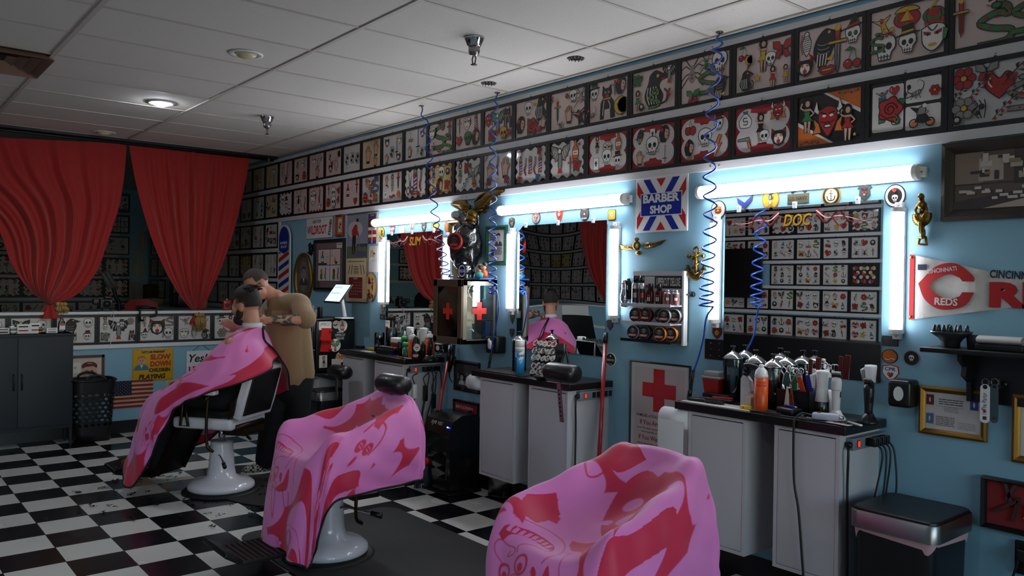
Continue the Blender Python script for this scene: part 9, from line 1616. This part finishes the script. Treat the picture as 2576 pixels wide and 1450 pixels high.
SHIRT=mat('tan_cotton','#8a6f50',.9,sheen=.2,bump=.25,bscale=22)
sl=lsh.lerp(elb,.93);dn=UPV*-1
sp=[tb([nk+dn*.035,chest+UPV*.05,chest,chest.lerp(hip,.55),hip+dn*.03],(.085,.165,.175,.172,.178),24),tb([nk+dn*.04,lsh,lsh.lerp(elb,.45),sl],(.075,.078,.078,.082),18),tb([nk+dn*.04,rsh,rsh.lerp(rel,.7)],(.08,.085,.08),18),tb([chest+RI*.08,hip+RI*.09+dn*.02],(.11,.115),18),tb([chest-RI*.07,hip-RI*.06+dn*.02],(.11,.11),18)]
sh_=remesh(sp,.012,'t_shirt',B0,SHIRT,6)
q=MB();cp=W(697,796,6.40);q.box((0,0,0),(.085,.09,.004),SHIRT,frame_m(cp,UPV,TO)@Matrix.Rotation(PI/2,4,'X'));q.box((0,-.0,.004),(.02,.018,.003),ORG,frame_m(cp+RI*.0-UPV*.01,UPV,TO)@Matrix.Rotation(-PI/2,4,'X'));q.build('chest_pocket',B0)
PANT=mat('black_denim','#0c0c0e',.85);kl,kr=(hip+RI*.075).lerp(lf,.48)+TO*.03,(hip-RI*.075).lerp(rf,.48)+TO*.03
remesh([tb([hip+UPV*.02,hip+dn*.12],(.165,.16),20),tb([hip+RI*.08+dn*.05,kl,lf+UPV*.02],(.118,.096,.085),18),tb([hip-RI*.08+dn*.05,kr,rf+UPV*.02],(.118,.096,.085),18)],.012,'trousers',B0,PANT,5)
SHO=mat('checked_canvas','#b3ab9a',.8)
def checker(m,sc):
 nt=m.node_tree;c=nt.nodes.new('ShaderNodeTexChecker');c.inputs['Scale'].default_value=sc;c.inputs['Color1'].default_value=lin('#b3ab9a');c.inputs['Color2'].default_value=lin('#1b1815');tc=nt.nodes.new('ShaderNodeTexCoord');nt.links.new(tc.outputs['Object'],c.inputs['Vector']);nt.links.new(c.outputs['Color'],nt.nodes['Principled BSDF'].inputs['Base Color'])
checker(SHO,55)
for f_ in(lf,rf):
 dd=(RI*-.8+TO*.55).normalized();q=MB();R=frame_m(Vector((f_.x,f_.y,0)),UPV,dd);q.ell((0,.06,.045),(.048,.135,.042),SHO,20,12,R);q.ell((0,-.02,.07),(.045,.07,.05),SHO,18,10,R);q.build('shoe',B0);q=MB();q.prism([(x*.052,.06+y*.145)for x,y in ring(0,0,1,n=24)],.002,.022,WPL,R);q.build('shoe_sole',B0)
q=MB();c_=W(645,812,6.10);q.tube([c_,W(628,806,6.10)],.012,BRASS,10);q.tube([c_,W(668,822,6.12)],.011,STEEL,10);lone(q,'hand_clipper','small clipper held at the seated customer neck','clipper')
#  customer in the chair
RC1=Matrix.Translation((-6.12,2.22,0))@Matrix.Rotation(RZ1,4,'Z');Lc=lambda*p:RC1@Vector(p)
Bc=thing('person','seated person with dark hair and beard under a pink cape','person',Lc(0,-.1,.6))
hc=W(619,772,6.05);HCm=frame_m(hc,UPV+Lc(0,.12,0)-Lc(0,0,0),Lc(0,1,-.12)-Lc(0,0,0))@Matrix.Scale(1.06,4)
nk=HCm@Vector((0,-.03,-.15));shl,shr=Lc(-.19,-.2,1.13),Lc(.19,-.2,1.13)
parts=head_parts(HCm)+[tb([HCm@Vector((0,-.03,-.05)),nk,Lc(0,-.21,1.12)],(.06,.06,.08)),tb([Lc(0,-.21,1.12),Lc(0,-.2,.9),Lc(0,-.12,.72)],(.1,.135,.14)),tb([Lc(0,-.2,1.15),shl],(.06,.06)),tb([Lc(0,-.2,1.15),shr],(.06,.06))]
for s in(-1,1):
 parts+=[tb([Lc(s*.19,-.2,1.13),Lc(s*.29,-.12,.88),Lc(s*.27,.12,.86)],(.055,.045,.04)),tb([Lc(s*.09,-.1,.72),Lc(s*.12,.32,.68),Lc(s*.11,.5,.22)],(.08,.065,.05))];parts+=hand(Lc(s*.27,.12,.86),Lc(0,1,0)-Lc(0,0,0),UPV,-s,.5)
remesh(parts,.0095,'body',Bc,SKIN)
hair_cap(HCm,Bc,HAIRD,0,.008,.032,.028,'hair',.05);hair_cap(HCm,Bc,mat('faded_hair','#5d4437',.8),0,.0035,.0,-.01,'faded_sides',.05);face_bits(HCm,Bc,HAIRD)
q=MB();rg=random.Random(9)
for k in range(110):a,b=rg.uniform(-.055,.055),rg.uniform(-.08,.075);z=.03+.088*math.sqrt(max(0,1-(a/.08)**2-((b+.012)/.1)**2))+.012;q.tube([HCm@Vector((a,b,z+.012)),HCm@Vector((a*1.05,b-.022,z+.024)),HCm@Vector((a*1.1,b-.045,z+.022))],[.004,.0035,.0015],HAIRD,5)
q.build('combed_top_hair',Bc)
q=MB();q.ell((0,.045,-.085),(.058,.056,.045),HAIRD,18,12,HCm);[q.ell((s*.058,.022,-.05),(.014,.03,.036),HAIRD,12,8,HCm)for s in(-1,1)];q.build('beard',Bc)
q=MB();n=32;cN=HCm@Vector((0,-.035,-.128));q.add([cN+(Lc(math.cos(2*PI*k/n)*r,math.sin(2*PI*k/n)*r*1.05,0)-Lc(0,0,0))+UPV*z for r,z in((.066,-.028),(.071,-.026),(.069,.012),(.064,.012))for k in range(n)],[(i*n+k,i*n+(k+1)%n,(i+1)*n+(k+1)%n,(i+1)*n+k)for i in range(3)for k in range(n)],mat('neck_strip','#c9c8cc',.8),smooth=True);q.build('neck_strip',Bc)
for s in(-1,1):q=MB();q.ell((0,.07,0),(.05,.14,.05),mat('tan_boot','#6b4a2c',.6),18,10,RC1@Matrix.Translation((s*.12,.58,.19)));q.ell((0,-.02,.05),(.05,.07,.07),mat('tan_boot'),16,10,RC1@Matrix.Translation((s*.12,.58,.19)));q.build('boot',Bc)
nz=cN.z-.02;rows=[]
cols=[[(.03,-.27),(.05,-.325,1.15),(.08,-.38,1.08),(.10,-.41,1.05),(.11,-.42,1.035),(.11,-.42,1.02)],[(-.02,-.27),(-.10,-.32,1.165),(-.15,-.38,1.06),(-.17,-.42,.99),(-.18,-.43,.95),(-.18,-.43,.92)],[(-.05,-.25),(-.20,-.27,1.165),(-.31,-.24,.97),(-.36,-.14,.86),(-.375,-.07,.80),(-.385,-.02,.765)],[(-.07,-.2),(-.225,-.19,1.165),(-.335,-.10,.98),(-.37,.08,.86),(-.39,.15,.70),(-.40,.19,.60)],[(-.06,-.15),(-.17,-.1,1.15),(-.27,.05,.96),(-.31,.28,.77),(-.36,.38,.52),(-.42,.40,.13)],[(-.03,-.125),(-.09,-.06,1.14),(-.12,.1,.96),(-.14,.35,.80),(-.17,.56,.66),(-.34,.62,.12)],[(.0,-.12),(0,-.05,1.14),(0,.1,.95),(0,.35,.78),(0,.58,.66),(-.05,.68,.28)],[(.03,-.125),(.09,-.06,1.14),(.12,.1,.96),(.14,.35,.80),(.17,.56,.66),(.26,.58,.22)],[(.06,-.15),(.17,-.1,1.15),(.27,.05,.96),(.31,.28,.77),(.36,.38,.52),(.38,.36,.30)],[(.07,-.2),(.225,-.19,1.165),(.335,-.10,.98),(.37,.08,.86),(.39,.08,.72),(.40,.05,.60)],[(.05,-.25),(.20,-.27,1.165),(.31,-.26,.99),(.36,-.24,.88),(.385,-.23,.78),(.39,-.22,.68)],[(.02,-.275),(.03,-.33,1.16),(.06,-.40,1.08),(.13,-.43,.99),(.24,-.43,.88),(.33,-.40,.75)]]
remesh([tb([Lc(0,-.21,1.16),Lc(0,-.2,.95),Lc(0,-.12,.68)],(.09,.135,.15),20)]+[tb([Lc(s*.06,-.2,1.12),Lc(s*.18,-.2,1.10),Lc(s*.25,-.15,.95)],(.066,.06,.056))for s in(-1,1)],.013,'t_shirt',Bc,mat('black_cotton','#08080a',.9));remesh([tb([Lc(s*.09,-.1,.71),Lc(s*.12,.32,.68),Lc(s*.11,.5,.22)],(.1,.085,.07))for s in(-1,1)],.013,'trousers',Bc,PANT)
oN=RC1.inverted()@cN
for r in range(6):rows.append([((c[0][0]+oN.x,c[0][1]+.2+oN.y,nz)if r==0 else c[r])for c in cols])
def paint1(d):
 cape_print(d,17,.9,1.3);d.el(-.55,.45,.2,.2,0.).el(-.3,.95,.2,.25,0.);sunnies(d,-.28,.55,.06,.9);mask_face(d,-.5,1.05,.13);jersey(d,.85,.45,.08,.6);d.pg([(-.75,.55),(-.5,.62),(-.35,.8),(-.45,.9),(-.7,.75)],1.,True);d.pg([(-.12,.2),(.0,.3),(-.05,.55),(-.18,.7),(-.2,.4)],1.,True);monster(d,.1,.75,.2,1)
def fold1(u,v,U,V):return v*(.020*np.sin(u*17+.8+1.2*np.sin(u*5))*np.clip(v*1.4-.2,0,1)+.008*np.sin(u*37+V*9))+.006*np.sin(V*26+u*9)*np.sin(u*6+1)*v
cape('pink printed cape worn by the seated customer at the occupied chair',RC1,rows,420,300,7,paint1,fold1)
#  person working in the far room, seen in the SLIM mirror
Bp=thing('person','seated person in a black t-shirt holding a tool, seen in the SLIM mirror','person',(-10.05,.95,0));o=Vector((-10.05,.95,0));V_=lambda x,y,z:o+Vector((y,x,z))
Hp=frame_m(V_(0,.10,1.60),UPV+Vector((.35,0,0)),Vector((1,.1,-.5)));parts=head_parts(Hp)+[tb([V_(0,.05,1.52),V_(0,0,1.4),V_(0,-.05,1.0),V_(0,-.05,.75)],(.055,.08,.15,.15))]
for s in(-1,1):parts+=[tb([V_(s*.05,0,1.4),V_(s*.2,0,1.38),V_(s*.27,.1,1.15),V_(s*.1,.35,1.30)],(.06,.06,.048,.03)),tb([V_(s*.1,-.05,.75),V_(s*.12,.35,.72),V_(s*.12,.38,.05)],(.09,.07,.05))];parts+=hand(V_(s*.1,.35,1.30),Vector((.6,-s*.8,.1)),UPV,s,.8)
remesh(parts,.011,'body',Bp,SKIN);hair_cap(Hp,Bp,HAIRD,0,.006,.01,-.01);face_bits(Hp,Bp,HAIRD);BT=mat('black_cotton','#08080a',.9)
remesh([tb([V_(0,0,1.42),V_(0,-.03,1.2),V_(0,-.05,.8)],(.1,.18,.18),20)]+[tb([V_(0,0,1.4),V_(s*.2,0,1.38),V_(s*.26,.06,1.22)],(.08,.08,.075),16)for s in(-1,1)],.014,'t_shirt',Bp,BT);remesh([tb([V_(0,-.05,.8),V_(0,-.05,.7)],(.18,.18),18)]+[tb([V_(s*.1,-.05,.74),V_(s*.12,.35,.72),V_(s*.12,.38,.08)],(.11,.09,.08),16)for s in(-1,1)],.014,'trousers',Bp,PANT)
t=thing('work_stool','black stool under the person seen in the SLIM mirror','stool',(o.x-.05,o.y,0));lat(t,'seat',(o.x-.05,o.y,0),[(.17,.50),(.18,.53),(.17,.56),(0,.56)],LEA,24);lat(t,'stem',(o.x-.05,o.y,0),[(.2,0),(.2,.02),(.03,.04),(.025,.5)],CHR,20)
# ------ light
w=bpy.data.worlds.new('World');SC.world=w;w.use_nodes=True
bg=w.node_tree.nodes['Background'];sky=w.node_tree.nodes.new('ShaderNodeTexSky');sky.sky_type='NISHITA';sky.sun_elevation=math.radians(24);sky.sun_rotation=math.radians(200);sky.sun_disc=False
w.node_tree.links.new(sky.outputs['Color'],bg.inputs['Color']);bg.inputs['Strength'].default_value=.55
SC.view_settings.view_transform='Standard';SC.view_settings.look='None';SC.view_settings.gamma=1;SC.view_settings.use_curve_mapping=False;SC.view_settings.exposure=1.5
SC.cycles.use_denoising=True;SC.cycles.max_bounces=8;SC.cycles.diffuse_bounces=4;SC.cycles.glossy_bounces=4;SC.cycles.transmission_bounces=8;SC.cycles.transparent_max_bounces=8
SC.cycles.caustics_reflective=False;SC.cycles.caustics_refractive=False;SC.cycles.sample_clamp_indirect=4
